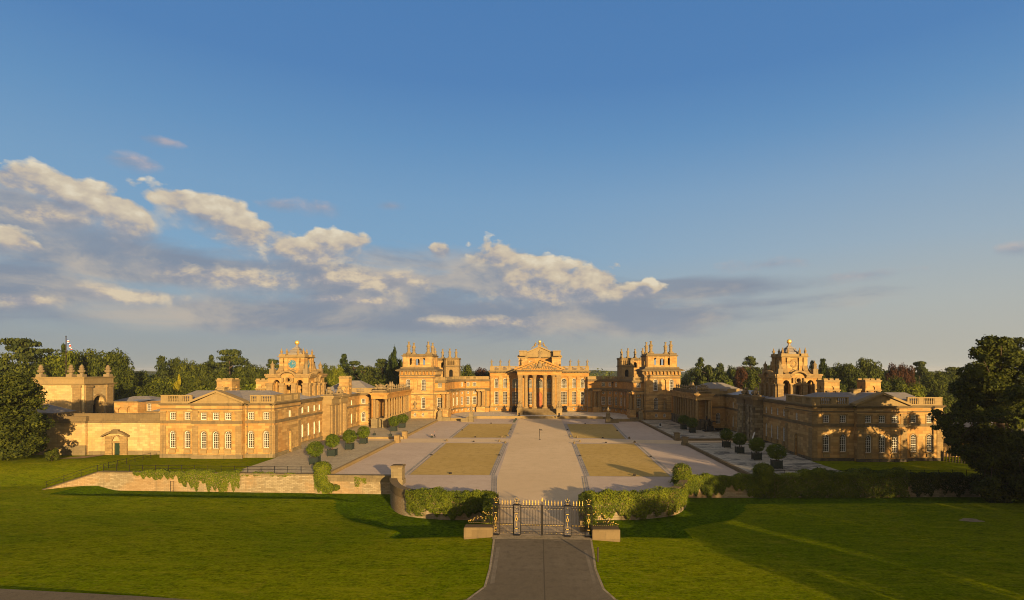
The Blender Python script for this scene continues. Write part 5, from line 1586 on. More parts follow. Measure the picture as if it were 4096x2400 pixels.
    for sx in (-1, 1):
        r.tube([(c + sx * .8, 227.7, 19.0), (c + sx * 1.6, 227.6, 20.3), (c + sx * 1.3, 227.7, 20.9)], .3, 6)
        for i in range(26):
            u = q.uniform(1.4, 7.0); z = 18.5 + q.uniform(0, max(.2, 3.4 * (1 - u / 7.6)))
            r.ball(c + sx * u, 227.85, z, q.uniform(.16, .36), q.uniform(.16, .34), 7, 5)
        for i in range(8):
            u = 1.5 + i * .7; zz = 18.6 + max(0, 2.6 * (1 - u / 7.4)) * q.uniform(.3, .9)
            r.tube([(c + sx * u, 227.75, 18.5), (c + sx * (u + .3), 227.7, zz), (c + sx * (u + .7), 227.75, zz - .2)], .12, 5)
    part('carved_arms', r, 'sculpture', rt)
    # clerestory block behind with its own broken gable
    a = MB(); ax0, ax1 = -8.6, 9.7; FA = Fr(0, 252, 1, 0); FB = Fr(0, 246, 1, 0)
    up = [(-3.1, 19.0, 2.6, 3.3, 'a', 4, 5), (4.1, 19.0, 2.6, 3.3, 'a', 4, 5)]
    a.wall(FA, -4.8, 5.8, 15, 23.5, holes(up)); windows(rt, FA, up)
    for x0, x1 in ((ax0, -4.8), (5.8, ax1)): a.box(x0, x1, 246, 262, 15, 23.4)
    a.box(-4.8, 5.8, 253, 262, 15, 23.4)
    part('clerestory', a, 'ashlar', rt)
    t = MB()
    for x0, x1 in ((ax0 - .4, -4.7), (5.7, ax1 + .4)):
        t.box(x0, x1, 245.5, 262, 23.4, 23.9); t.box(x0 + .7, x1 - .5, 247.5, 252, 24.4, 26.3); t.box(x0 + .5, x1 - .3, 247.3, 252.2, 26.3, 26.7)
        t.box(x0 + .1, x1 - .2, 246.2, 250, 23.9, 25.4) if False else None
    t.box(-4.7, 5.7, 251.4, 262, 23.5, 24.0)
    part('parapet', t, 'dressed', rt)
    gb = MB(); FG = Fr(0, 250.0, 1, 0)
    pediment(gb, FG, ax0 - .2, ax1 + .2, 23.95, 28.7, -8, .0, .55, .5)
    part('upper_gable', gb, 'dressed', rt)
    b = MB()
    balustrade(b, F0, xa - .1, -8.7, 17.95, 19.85, [(-18.4, -16.6), (-14.9, -13.2), (-11.6, -9.2)], -.2, .35)
    balustrade(b, F0, 9.6, xb + .1, 17.95, 19.85, [(10.0, 12.4), (13.9, 16.1), (17.4, 19.5)], -.2, .35)
    part('balustrade', b, 'dressed', rt)
    rf = MB()
    for a_, b_ in ((xa + .6, -8.7), (9.8, xb - .6)): rf.frustum(a_, b_, 239.5, 262, 17.5, a_ + 1.5, b_ - 1.5, 243, 259, 19.7)
    part('roof', rf, 'lead', rt)
    f = MB(); f.box(c - .7, c + .7, 249.6, 251, 28.4, 29.3); f.lathe(c + .1, 250.2, [(.75, 29.3), (.5, 29.6), (.55, 30.0)], 10)
    for sx in (-1, 1):
        f.ball(c + sx * 1.9, 250, 29.2, .5, .6, 8, 6); f.ball(c + sx * 1.75, 249.8, 30.0, .3, .34, 8, 6); f.tube([(c + sx * 2.0, 250, 28.9), (c + sx * 2.9, 250, 28.3), (c + sx * 3.6, 250, 27.6)], .35, 6, .15)
        f.tube([(c + sx * 1.9, 249.8, 29.5), (c + sx * 1.2, 249.7, 29.8), (c + sx * .8, 249.8, 29.4)], .15, 5)
    part('crest_figures', f, 'sculpture', rt)
    f = MB(); f.ball(c + .12, 250.2, 30.65, .68, .68, 16, 10)
    part('gilded_ball', f, 'gold', rt, smooth=True)
house()
for x, lean, nm in ((-19.5, .3, 'on the far left corner of the house balustrade'), (-15.9, -.3, 'second from the left on the house balustrade'), (-12.2, .8, 'on the left balustrade, third out and nearest the pediment'),
                    (13.2, .4, 'on the right balustrade nearest the pediment'), (16.7, -.2, 'in the middle of the right-hand balustrade'), (20.3, .2, 'on the far right corner of the house balustrade')):
    m = statue_mb(MB(), x, 237.1, 19.85, 2.8, lean)
    solo('statue', m, 'sculpture', 'pale stone figure standing ' + nm, 'statue', (x, 237.1, 19.85), 'statues on the house balustrade')
m = statue_mb(MB(), .45, 227.6, 22.9, 3.6, .6); solo('statue', m, 'sculpture', 'tall robed stone figure standing on the tip of the carved pediment', 'statue', (.45, 227.6, 22.9))
for x, nm in ((-7.2, 'left'), (8.05, 'right')):
    lump_figure('trophy', 'stone trophy of arms on the pier at the %s of the portico steps' % nm, 'sculpture', x, 221.0, 3.3, 3.0, 2.0, 21 if x < 0 else 22, 'trophies beside the portico steps')

# ------------------------------------------------------------------ gate tower and garden walls on the far left
def gate_tower():
    rt = root('gate_tower', 'square stone gate tower with arch and four urns, behind the left wall', 'tower', (-126, 155, .4))
    x0, x1, y0, y1 = -133.5, -119.8, 150.0, 160.6
    m = MB(); fF = Fr(0, y0, 1, 0); fS = Fr(x1, 0, 0, 1)
    m.wall(fF, x0, x1, -.4, 14.2, [], .5, None, [(-130.2, 12.9, .5, .5, 'o'), (-128.3, 6.5, 2.4, 2.2, 'a')])
    m.wall(fS, y0, y1, -.4, 14.2, [(155.0, 3.0, 4.0, 8.2, 'a')], 2.6)
    m.add([(x0, y0, -.4), (x0, y1, -.4), (x0, y1, 14.2), (x0, y0, 14.2)], [(1, 0, 3, 2)]); m.add([(x0, y1, -.4), (x1, y1, -.4), (x1, y1, 14.2), (x0, y1, 14.2)], [(1, 0, 3, 2)])
    m.box(x0 + .2, x1 - .2, y0 + .2, y1 - .2, 14.0, 14.2); m.box(x0 + .5, x0 + 9, y0 + .6, y1 - .6, 0, 13.9)
    part('wall', m, 'cream_ashlar', rt)
    d = MB(); d.box(x1 - 2.55, x1 - 2.45, 152.0, 158.5, 3.0, 8.9)
    part('gate', d, 'wood_dark', rt)
    c = MB()
    for fr, a, b in ((fF, x0, x1), (fS, y0 + .004, y1)):
        for u in ((a + 1.4, b - 1.8)): c.fbox(fr, u - 1.1, u + 1.1, -.05, .28, -.4, 13.5); c.fbox(fr, u - 1.25, u + 1.25, -.05, .45, 13.5, 14.1)
    n = 12
    for i in range(n):
        a, b = math.pi * i / n, math.pi * (i + 1) / n
        c.plate(fS, [(155 + r_ * math.cos(t), 9.2 + r_ * math.sin(t)) for r_, t in ((2.0, a), (2.5, a), (2.5, b), (2.0, b))], -.05, .14)
    c.fbox(fS, 151.8, 153.0, -.05, .3, 8.8, 9.2); c.fbox(fS, 157.0, 158.4, -.05, .3, 8.8, 9.2)
    part('pilaster', c, 'ashlar_pale', rt)
    k_ = MB(); ring_cornice(k_, x0 - .1, x1 + .1, y0 - .1, y1 + .1, 14.2, .35, .5, 2); k_.box(x0 + .1, x1 - .1, y0 + .1, y1 - .1, 14.55, 16.0); ring_cornice(k_, x0, x1, y0, y1, 16.0, .3, .3, 2)
    part('parapet', k_, 'dressed', rt)
gate_tower()
for x, y, nm in ((-132.2, 151.2, 'at the far left of the gate tower parapet'), (-124.2, 151.2, 'left of the middle pair on the gate tower'), (-121.2, 151.0, 'right of the middle pair on the gate tower'), (-120.6, 159.4, 'at the right end of the gate tower parapet')):
    m = MB(); m.box(x - .75, x + .75, y - .75, y + .75, 16.3, 17.0)
    m.lathe(x, y, [(.45, 17.0), (.4, 17.3), (.85, 17.7), (.9, 18.0), (.5, 18.2), (.7, 18.5), (.45, 18.7), (.6, 18.9), (.35, 19.15), (.4, 19.3), (.05, 19.6)], 10)
    solo('stone_urn', m, 'sculpture', 'tall stone urn ' + nm, 'urn', (x, y, 16.3), 'urns on the gate tower')
fp = root('flagpole', 'tall wooden flagpole with a limp flag, rising behind the left gate tower', 'flagpole', (-131.2, 158.0, .4))
m = MB(); m.tube([(-131.2, 158.0, .4), (-131.2, 158.0, 27.4)], .2, 7, .11); m.ball(-131.2, 158, 27.5, .16)
part('pole', m, 'wood_dark', fp)
m = [MB(), MB(), MB()]
q = random.Random(2)
for i in range(14):
    z = 26.6 - i * .22; x = -131.0 + i * .10
    m[(0, 2, 1, 2, 0, 0, 2, 1, 1, 2, 0, 2, 1, 0)[i]].box(x, x + .36 + .12 * math.sin(i), 157.9 + .12 * math.sin(i * 1.3), 158.05 + .12 * math.sin(i * 1.3), z - .25, z)
for mm, mt in zip(m, ('flag_blue', 'flag_red', 'flag_white')): part('flag', mm, mt, fp)

def garden_wall():
    rt = root('garden_wall', 'high sunlit stone garden wall with a green door, left of the wing', 'wall', (-90, 118.6, .5))
    f = Fr(0, 118.5, 1, 0); m = MB()
    m.wall(f, -112, -75.9, -.3, 7.1, [(-87.8, .45, 1.3, 2.45, 'r')], .5)
    m.box(-112, -75.9, 119.1, 119.6, -.3, 7.1)
    m.fbox(f, -98.2, -93.8, 0, .7, -.3, 7.1)
    part('wall', m, 'cream_ashlar', rt)
    c = MB(); c.fbox(f, -112, -75.9, -1.1, .3, 7.1, 7.5); c.fbox(f, -98.4, -93.6, .3, 1.0, 7.1, 7.5); c.fbox(f, -112, -77.5, -1.1, -.3, 7.5, 8.8); c.fbox(f, -98.4, -93.8, -.3, .6, 7.5, 8.5); c.fbox(f, -112, -77.5, -1.2, -.2, 8.8, 9.05)
    part('coping', c, 'weathered', rt)
    p = MB(); p.fbox(f, -112, -98.3, -.05, .2, -.3, 1.2); p.fbox(f, -98.4, -93.7, .6, .95, -.3, 2.5); p.fbox(f, -93.6, -90.2, -.05, .2, -.3, 1.2); p.fbox(f, -85.4, -75.9, -.05, .2, -.3, 1.3)
    part('plinth', p, 'plinth_stone', rt)
    d = MB(); d.fbox(f, -88.42, -87.18, -.4, -.3, .45, 2.9)
    part('door', d, 'door_green', rt)
    s = MB()
    for u in (-89.35, -86.25): 
        for k_ in range(8): s.fbox(f, u - .75 + .04 * (k_ % 2), u + .75 - .04 * (k_ % 2), -.05, .35, .3 + k_ * .5, .78 + k_ * .5)
    s.fbox(f, -88.6, -87.0, -.05, .2, 2.9, 3.3)
    for i in range(8):
        a, b = math.pi * i / 8, math.pi * (i + 1) / 8
        s.plate(f, [(-87.8 + r_ * math.cos(t), 3.7 + r_ * math.sin(t)) for r_, t in ((.65, a), (.95, a), (.95, b), (.65, b))], -.05, .3)
    part('door_surround', s, 'ashlar_pale', rt)
    h = MB()
    for sg in (-1, 1):
        pr = [(-87.8 + sg * x, z) for x, z in ((0, 5.0), (.9, 5.0), (1.6, 4.75), (2.4, 4.35), (2.75, 4.25), (2.75, 4.5), (2.3, 4.75), (1.6, 5.2), (.9, 5.45), (0, 5.45))]
        if sg < 0: pr.reverse()
        h.plate(f, pr, -.05, .9)
    h.fbox(f, -88.5, -87.1, -.05, .7, 5.45, 5.75)
    part('door_hood', h, 'weathered', rt)
garden_wall()
def yard_building(name, label, x0, x1, y0, y1, z1, roof, ridge, arches, mat='ashlar', win=()):
    rt = root(name, label, 'building', ((x0 + x1) / 2, (y0 + y1) / 2, 0), 'low yard buildings behind the walls')
    f = Fr(0, y0, 1, 0); m = MB()
    m.wall(f, x0, x1, -.3, z1, holes(win), .4, None, arches); windows(rt, f, win)
    m.add([(x1, y0, -.3), (x1, y1, -.3), (x1, y1, z1), (x1, y0, z1)], [(0, 1, 2, 3)]); m.add([(x0, y0, -.3), (x0, y1, -.3), (x0, y1, z1), (x0, y0, z1)], [(1, 0, 3, 2)])
    part('wall', m, mat, rt)
    c = MB(); c.fbox(f, x0, x1, -.3, .25, z1, z1 + .3)
    part('coping', c, 'weathered', rt)
    r = MB(); e = (y1 - y0) * .42
    r.frustum(x0, x1, y0 + .4, y1, z1 + .05, x0 + e, x1 - e, y0 + e, y1 - e, ridge)
    part('roof', r, roof, rt)
    return rt
yard_building('yard_building', 'low stone building with flat roof and blind arches, right of the gate tower', -113.4, -107.0, 152, 166, 9.5, 'lead', 9.9, [(-111.5, 5.6, 1.7, 2.6, 'a'), (-109.1, 5.6, 1.7, 2.9, 'a')])
yard_building('yard_building', 'low stone building with one white window, against the left wing', -106.9, -88.0, 155, 166, 9.0, 'lead', 9.4, [], 'ashlar', [(-106.0, 6.6, 1.1, 2.4, 'r', 3, 5)])
yard_building('yard_building', 'small arcaded outbuilding with dark roof, tucked beside the left wing', -91.0, -78.0, 132, 140, 8.3, 'slate', 9.6, [(-88.4, 6.4, 1.5, 1.3, 'a'), (-84.0, 6.4, 1.5, 1.3, 'a')])
yard_building('yard_building', 'long yard building with a dark slate hip roof, right of the gate tower', -131, -116.5, 172, 184, 8.3, 'slate', 10.0, [])
yard_building('yard_building', 'yard building with pale lead roof, just left of the sunlit wing', -124, -98, 187, 198, 7.8, 'lead', 9.3, [])
yard_building('yard_building', 'flat roofed outhouse with a lunette, left of the gate tower arch', -125, -113.5, 131, 140, 8.0, 'slate', 9.9, [])
yard_building('stable_range', 'long low range with slate hip roof, left of the shaded tower', 47.5, 63.5, 172, 186, 11.6, 'slate', 14.2, [])
yard_building('stable_range', 'hall with hipped slate roof behind the left colonnade end', -72.0, -53.5, 184, 200, 10.4, 'slate', 14.6, [])
yard_building('outbuilding', 'low pale outbuilding with slate roof glimpsed beneath the right-hand tree', 79.5, 104, 117, 127, 4.2, 'slate', 7.3, [], 'ashlar')

# ------------------------------------------------------------------ retaining walls around the court
def strip_wall(name, label, pts, ztop, zbot, th, mat, cop_h=.35, cat='wall', band=0.0, bandmat='coping'):
    rt = root(name, label, cat, (pts[0][0], pts[0][1], zbot), 'retaining walls of the court')
    def offs(w):
        P = [Vector((p[0], p[1])) for p in pts]; out = []
        for i, p in enumerate(P):
            d = (P[min(i + 1, len(P) - 1)] - P[max(i - 1, 0)]).normalized()
            out.append((p.x - d.y * w, p.y + d.x * w))
        return out
    def body(z0, z1, o0, o1):
        a, b = offs(o0), offs(o1); n = len(pts); m = MB()
        zt = z1 if callable(z1) else (lambda i: z1)
        zb = z0 if callable(z0) else (lambda i: z0)
        vs = []
        for i in range(n): vs += [(a[i][0], a[i][1], zb(i)), (a[i][0], a[i][1], zt(i)), (b[i][0], b[i][1], zt(i)), (b[i][0], b[i][1], zb(i))]
        fs = []
        for i in range(n - 1):
            o, q_ = 4 * i, 4 * (i + 1)
            fs += [(o, q_, q_ + 1, o + 1), (o + 1, q_ + 1, q_ + 2, o + 2), (o + 2, q_ + 2, q_ + 3, o + 3)]
        fs += [(0, 1, 2, 3), (4 * n - 1, 4 * n - 2, 4 * n - 3, 4 * n - 4)]
        m.add(vs, fs); return m
    zt = ztop if callable(ztop) else (lambda i: ztop)
    if band:
        part('wall', body(zbot, lambda i: zt(i) - band - cop_h, 0, th), mat, rt)
        part('band', body(lambda i: zt(i) - band - cop_h, lambda i: zt(i) - cop_h, -.08, th), bandmat, rt)
    else: part('wall', body(zbot, lambda i: zt(i) - cop_h, 0, th), mat, rt)
    part('coping', body(lambda i: zt(i) - cop_h, zt, -.14, th + .1), bandmat, rt)
    return rt
lp = lambda a, b, t: (a[0] + (b[0] - a[0]) * t, a[1] + (b[1] - a[1]) * t)
LM = lp(LW[0], LW[1], .755)
strip_wall('ramp_wall', 'pale brick wing wall sloping down into the grass at far left', [(-82.8, 92.6), (-80.5, 94.5), (-78.2, 96.6), (-75.9, 98.3)], lambda i: (-2.05, -1.2, -.3, .55)[i], -4, .8, 'rubble', .12)
strip_wall('retaining_wall', 'long sunlit retaining wall hung with ivy below the left lawn', [LW[0], lp(LW[0], LM, .35), lp(LW[0], LM, .7), LM], .56, -4.0, .9, 'rubble', .22, band=.0)
strip_wall('retaining_wall', 'short retaining wall with dark coping left of the curved wall', [LM, LW[1]], .45, -4.0, .9, 'rubble', .22, band=.85)
strip_wall('retaining_wall', 'shaded retaining wall under thick ivy, right of the curved wall', [RW[0], (37, 92.5)], .50, -4.0, .9, 'rubble', .22, band=.7)
strip_wall('retaining_wall', 'dark retaining wall under the ivy below the right lawn', [(37, 92.5), (60, 92.8), (95, 93.2)], .52, -4.0, .9, 'rubble', .22)
strip_wall('curved_wall', 'sunlit curved stone wall with ivy, left of the iron gate', [(-x, y) for x, y in BS], lambda i: 1.05 + .15 * min(1, i / 20), -4.0, .95, 'rubble', .12, band=1.1, bandmat='weathered')
strip_wall('curved_wall', 'curved stone wall cloaked in bright ivy, right of the iron gate', list(reversed(BS)), lambda i: 1.05 + .15 * min(1, (len(BS) - 1 - i) / 20), -4.0, .95, 'rubble', .12, band=1.1, bandmat='weathered')
def pier(name, label, x, y, z0, z1, w, mat='plinth_stone', cap=True, group=None):
    rt = root(name, label, 'stone pier', (x, y, z0), group)
    m = MB(); h = z1 - z0; m.box(x - w / 2, x + w / 2, y - w / 2, y + w / 2, z0, z1 - .28)
    m.box(x - w * .56, x + w * .56, y - w * .56, y + w * .56, z0, z0 + h * .33)
    part('shaft', m, mat, rt)
    c = MB(); c.box(x - w * .57, x + w * .57, y - w * .57, y + w * .57, z1 - .28, z1 - .08); c.frustum(x - w * .5, x + w * .5, y - w * .5, y + w * .5, z1 - .08, x - w * .42, x + w * .42, y - w * .42, y + w * .42, z1)
    part('cap', c, 'weathered', rt)
pier('stone_pier', 'weathered square stone pier where the left curved wall meets the straight wall', -22.3, 90.3, -.3, 3.05, 1.75)
pier('stone_pier', 'ivy-swallowed stone pier at the outer end of the right curved wall', 22.5, 89.3, -.3, 2.9, 1.5)
pier('stone_pier', 'ivy-covered pier on the wall at the left terrace edge', -36.6, 96.4, -3.2, 1.8, 1.5)
pier('stone_pier', 'round-topped ivy pier on the wall at the right terrace edge', 36.6, 92.9, -3.2, 2.0, 1.5)
g_ = 'low piers at the terrace openings'
pier('terrace_pier', 'nearer pale stone pier at the left terrace opening', -35.3, 142.2, -.1, 2.0, 1.25, 'ashlar_pale', group=g_)
pier('terrace_pier', 'farther pale stone pier at the left terrace opening', -35.5, 151.0, -.1, 2.0, 1.25, 'ashlar_pale', group=g_)
pier('terrace_pier', 'nearer shaded stone pier at the right terrace opening', 35.3, 137.2, -.1, 2.05, 1.3, 'plinth_stone', group=g_)
pier('terrace_pier', 'farther shaded stone pier at the right terrace opening', 35.7, 146.8, -.1, 2.05, 1.3, 'plinth_stone', group=g_)
# pedestals with urns by the side steps
def step_pedestal(label, x, y, ux, sgn):
    rt = root('step_pedestal', label, 'pedestal', (x, y, 0), 'pedestals at the side steps')
    m = MB(); m.box(x - .85, x + .85, y - .85, y + .85, -.1, 1.5); m.box(x - .7, x + .7, y - .7, y + .7, 1.5, 3.0); m.frustum(x - .75, x + .75, y - .75, y + .75, 3.0, x - .35, x + .35, y - .35, y + .35, 3.7)
    a, b = sorted((x + sgn * .87, x + sgn * 3.6)); m.box(a, b, y - .5, y + .8, -.1, 1.15); m.box(a, b, y - .65, y + .95, 1.15, 1.35)
    part('base', m, 'plinth_stone', rt)
    u = MB(); u.lathe(x, y, [(.3, 3.7), (.2, 3.95), (.55, 4.25), (.6, 4.5), (.3, 4.7), (.32, 5.0), (.12, 5.3), (.03, 5.7)], 10)
    part('urn', u, 'sculpture', rt)
step_pedestal('stone pedestal with urn right of the left side steps', -23.6, 199.5, 0, -1)
step_pedestal('stone pedestal with urn left of the left side steps, by the tower', -35.2, 203.3, 0, 1)
step_pedestal('shaded pedestal with urn left of the right side steps', 23.9, 195.5, 0, 1)
step_pedestal('shaded pedestal with urn right of the right side steps, by the tower', 36.0, 201.0, 0, -1)

# stone blocks carrying the scrolled ironwork
for x0, x1, y0, nm in ((-8.06, -4.95, 61.4, 'left'), (5.75, 8.7, 60.6, 'right')):
    rt = root('stone_block', 'long tooled stone block under the scrolled ironwork at the %s of the gate' % nm, 'stone block', ((x0 + x1) / 2, y0 + .7, -.2), 'stone blocks at the gate')
    m = MB(); m.box(x0, x1, y0, y0 + 1.4, -.5, .98)
    part('block', m, 'weathered', rt)
    m = MB(); m.box(x0 + .04, x1 - .04, y0 + .05, y0 + 1.35, .98, 1.04)
    part('top', m, 'weathered', rt)

# ------------------------------------------------------------------ the iron gate
def iron_gate():
    G0 = Fr(-4.95, 62.35, 10.6, -.95)
    rt = root('iron_gate', 'black wrought iron entrance gates with gilded spearheads across the drive', 'gate', (.35, 61.9, 0))
    posts = [(0.0, .62), (2.28, .62), (7.82, .62), (10.1, .62)]
    for u, w in posts:
        m = MB()
        for a in (u, u + w - .07):
            for d in (.2,): m.fbox(G0, a, a + .05, d, d + .05, 0, 3.35)
        m.fbox(G0, u - .03, u + w + .03, -.1, .3, 0, .12); m.fbox(G0, u - .03, u + w + .03, -.1, .3, 3.32, 3.40); m.fbox(G0, u, u + w, .24, .28, 2.5, 2.56); m.fbox(G0, u, u + w, .24, .28, .82, .88)
        for k_ in range(1, 4): m.fbox(G0, u + w * k_ / 4 - .014, u + w * k_ / 4 + .014, .22, .26, .85, 2.5)
        c = u + w / 2
        for sg in (-1, 1):
            m.tube([G0.p(c, 0, 3.42), G0.p(c + sg * .22, 0, 3.48), G0.p(c + sg * .36, 0, 3.62), G0.p(c + sg * .26, 0, 3.74), G0.p(c + sg * .18, 0, 3.64)], .028, 5)
            m.tube([G0.p(c, 0, 3.6), G0.p(c + sg * .1, 0, 3.82), G0.p(c + sg * .22, 0, 3.92)], .022, 5)
            m.tube([G0.p(c, .26, 2.95), G0.p(c + sg * .2, .26, 3.1), G0.p(c + sg * .2, .26, 2.8), G0.p(c + sg * .06, .26, 2.75)], .022, 5)
        m.tube([G0.p(c, 0, 3.4), G0.p(c, 0, 4.0)], .03, 5)
        p = part('gate_post', m, 'iron', rt)
        g = MB()
        n = 14
        pts = [G0.p(c + .13 * math.cos(2 * math.pi * i / n), .30, 1.86 + .18 * math.sin(2 * math.pi * i / n)) for i in range(n + 1)]
        g.tube(pts, .035, 5)
        for z in (2.5, .85): g.fbox(G0, c - .14, c + .14, .29, .32, z - .03, z + .03)
        for z in (2.25, 2.15, 1.55, 1.4, 1.25, 1.12, .55, 3.15):
            q = G0.p(c, .3, z); g.ball(q[0], q[1], q[2], .035, .05, 6, 4)
        for du, z in ((0, 4.06), (.22, 3.95), (-.22, 3.95), (.12, 3.8), (-.12, 3.8)):
            q = G0.p(c + du, 0, z); g.ball(q[0], q[1], q[2], .05, .06, 6, 4)
        g.fbox(G0, c - .12, c + .12, -.06, .06, 3.52, 3.58)
        part('gilding', g, 'gold_leaf', p)
    def screen(name, a, b, mid):
        m = MB(); g = MB()
        m.fbox(G0, a, a + .07, -.04, .04, .06, 3.4); m.fbox(G0, b - .07, b, -.04, .04, .06, 3.4)
        for z in (.18, .42, 1.10, 1.24, 3.02, 3.26): m.fbox(G0, a + .07, b - .07, -.025, .025, z, z + .045)
        n = max(2, round((b - a) / .165))
        for i in range(1, n):
            u = a + (b - a) * i / n
            m.tube([G0.p(u, 0, .2), G0.p(u, 0, 3.5 if i % 2 else 3.3)], .019, 5)
            if i % 2 == 0:
                x, y, _ = G0.p(u, 0, 0)
                g.lathe(x, y, [(.02, 3.34), (.045, 3.39), (.03, 3.48), (.02, 3.53), (.06, 3.58), (.042, 3.70), (.01, 3.90)], 6)
                g.ball(x, y - .03, 2.93, .035, .045, 6, 4)
            if i % 3 == 0: q = G0.p(u, .04, .33); g.ball(q[0], q[1], q[2], .035, .03, 6, 4)
            q = G0.p(u, .04, 1.19); g.ball(q[0], q[1], q[2], .04, .04, 6, 4)
            if i % 2: q = G0.p(u, .03, 3.17); g.ball(q[0], q[1], q[2], .03, .02, 6, 3)
        for i in range(n):
            u = a + (b - a) * (i + .5) / n; m.tube([G0.p(u, 0, .2), G0.p(u, 0, 1.12)], .012, 4)
        if mid:
            m.tube([G0.p(mid, -.0, .1), G0.p(mid, 0, 3.9)], .045, 6)
            x, y, _ = G0.p(mid, 0, 0); g.lathe(x, y, [(.03, 3.7), (.1, 3.85), (.08, 4.0), (.015, 4.2)], 6)
        p = part(name, m, 'iron', rt); part('gilded_spearheads', g, 'gold_leaf', p)
    screen('side_screen', .66, 2.24, None); screen('side_screen', 8.48, 10.06, None)
    screen('gate_leaf', 2.95, 5.33, None); screen('gate_leaf', 5.39, 7.78, 5.36)
    for sg, u0, nm in ((-1, -.06, 'l'), (1, 10.78, 'r')):
        m = MB(); g = MB(); q = random.Random(4 if sg < 0 else 6); ln = 2.9
        yo = -.55
        P = lambda u, z: G0.p(u0 + sg * u, yo, z)
        m.tube([P(0, 1.16), P(ln, 1.16)], .035, 5); m.tube([P(0, 1.0), P(0, 3.2)], .04, 5)
        for i in range(12):
            u = q.uniform(0, .8) * ln; zmax = 1.25 + 2.0 * (1 - u / ln) ** 1.3
            z = q.uniform(1.2, zmax); r_ = q.uniform(.12, .32)
            m.tube([P(u + r_ * math.cos(a) * (1 - a / 14), z + r_ * math.sin(a) * (1 - a / 14)) for a in [k_ * .55 for k_ in range(13)]], .02, 4)
        for i in range(7):
            u = ln * (.1 + .8 * i / 6); m.tube([P(.6, 1.16), P(u * .6 + .2, 1.3 + 1.2 * (1 - u / ln)), P(u, 1.25 + 1.7 * (1 - u / ln) ** 1.3)], .022, 4)
        for i in range(34):
            u = q.uniform(.02, .98) * ln; z = 1.3 + q.random() ** .6 * 2.1 * (1 - u / ln) ** 1.25
            c = P(u, z); g.ball(c[0], c[1] - .03, c[2], .045, .05, 6, 4)
        for i in range(12): c = P(.15 + i * .23, 1.16); g.ball(c[0], c[1] - .04, c[2], .03, .03, 6, 3)
        p = part('scrollwork', m, 'iron', rt); part('gilded_stars', g, 'gold_leaf', p)
iron_gate()

# ------------------------------------------------------------------ iron rails
def railing(label, pts, h=1.05, every=2.3):
    rt = root('iron_railing', label, 'railing', pts[0], 'iron rails along the walls')
    m = MB(); P = [Vector(p) for p in pts]
    for z in (h, h * .52): m.tube([tuple(p + Vector((0, 0, z))) for p in P], .032, 5)
    part('rail', m, 'iron', rt)
    L = [(b - a).length for a, b in zip(P, P[1:])]; tot = sum(L); n = max(1, round(tot / every))
    for i in range(n + 1):
        s_ = tot * i / n; k_ = 0
        while k_ < len(L) - 1 and s_ > L[k_]: s_ -= L[k_]; k_ += 1
        p = P[k_].lerp(P[k_ + 1], min(1, s_ / L[k_]))
        q = MB(); q.tube([(p.x, p.y, p.z - .15), (p.x, p.y, p.z + h + .04)], .045, 5); q.ball(p.x, p.y, p.z + h + .06, .06, .06, 6, 4)
        part('post', q, 'iron', rt)
railing('iron railing climbing the bank from the ramp wall to the left wing', [(-81.6, 94.3, -1.5), (-78.3, 97.2, -.1), (-76.6, 99.5, .5), (-77.2, 113.3, .5)])
railing('long iron railing along the top of the ivy-hung left retaining wall', [(-75.6, 98.9, .55), (-38.0, 96.6, .55)])
railing('iron railing above the ivy-covered wall by the right lawn', [(38.2, 93.6, .5), (80, 94.1, .5)])
rt = root('iron_ladder', 'small iron ladder fixed to the left retaining wall below the ivy', 'ladder', (-62.6, 97.3, -2.6))
m = MB(); m.tube([(-62.9, 97.22, -3.0), (-62.9, 97.22, -.9)], .03, 5); m.tube([(-62.3, 97.18, -3.0), (-62.3, 97.18, -.9)], .03, 5)
for i in range(6): m.tube([(-62.9, 97.22, -2.8 + i * .36), (-62.3, 97.18, -2.8 + i * .36)], .022, 4)
part('rungs', m, 'iron', rt)

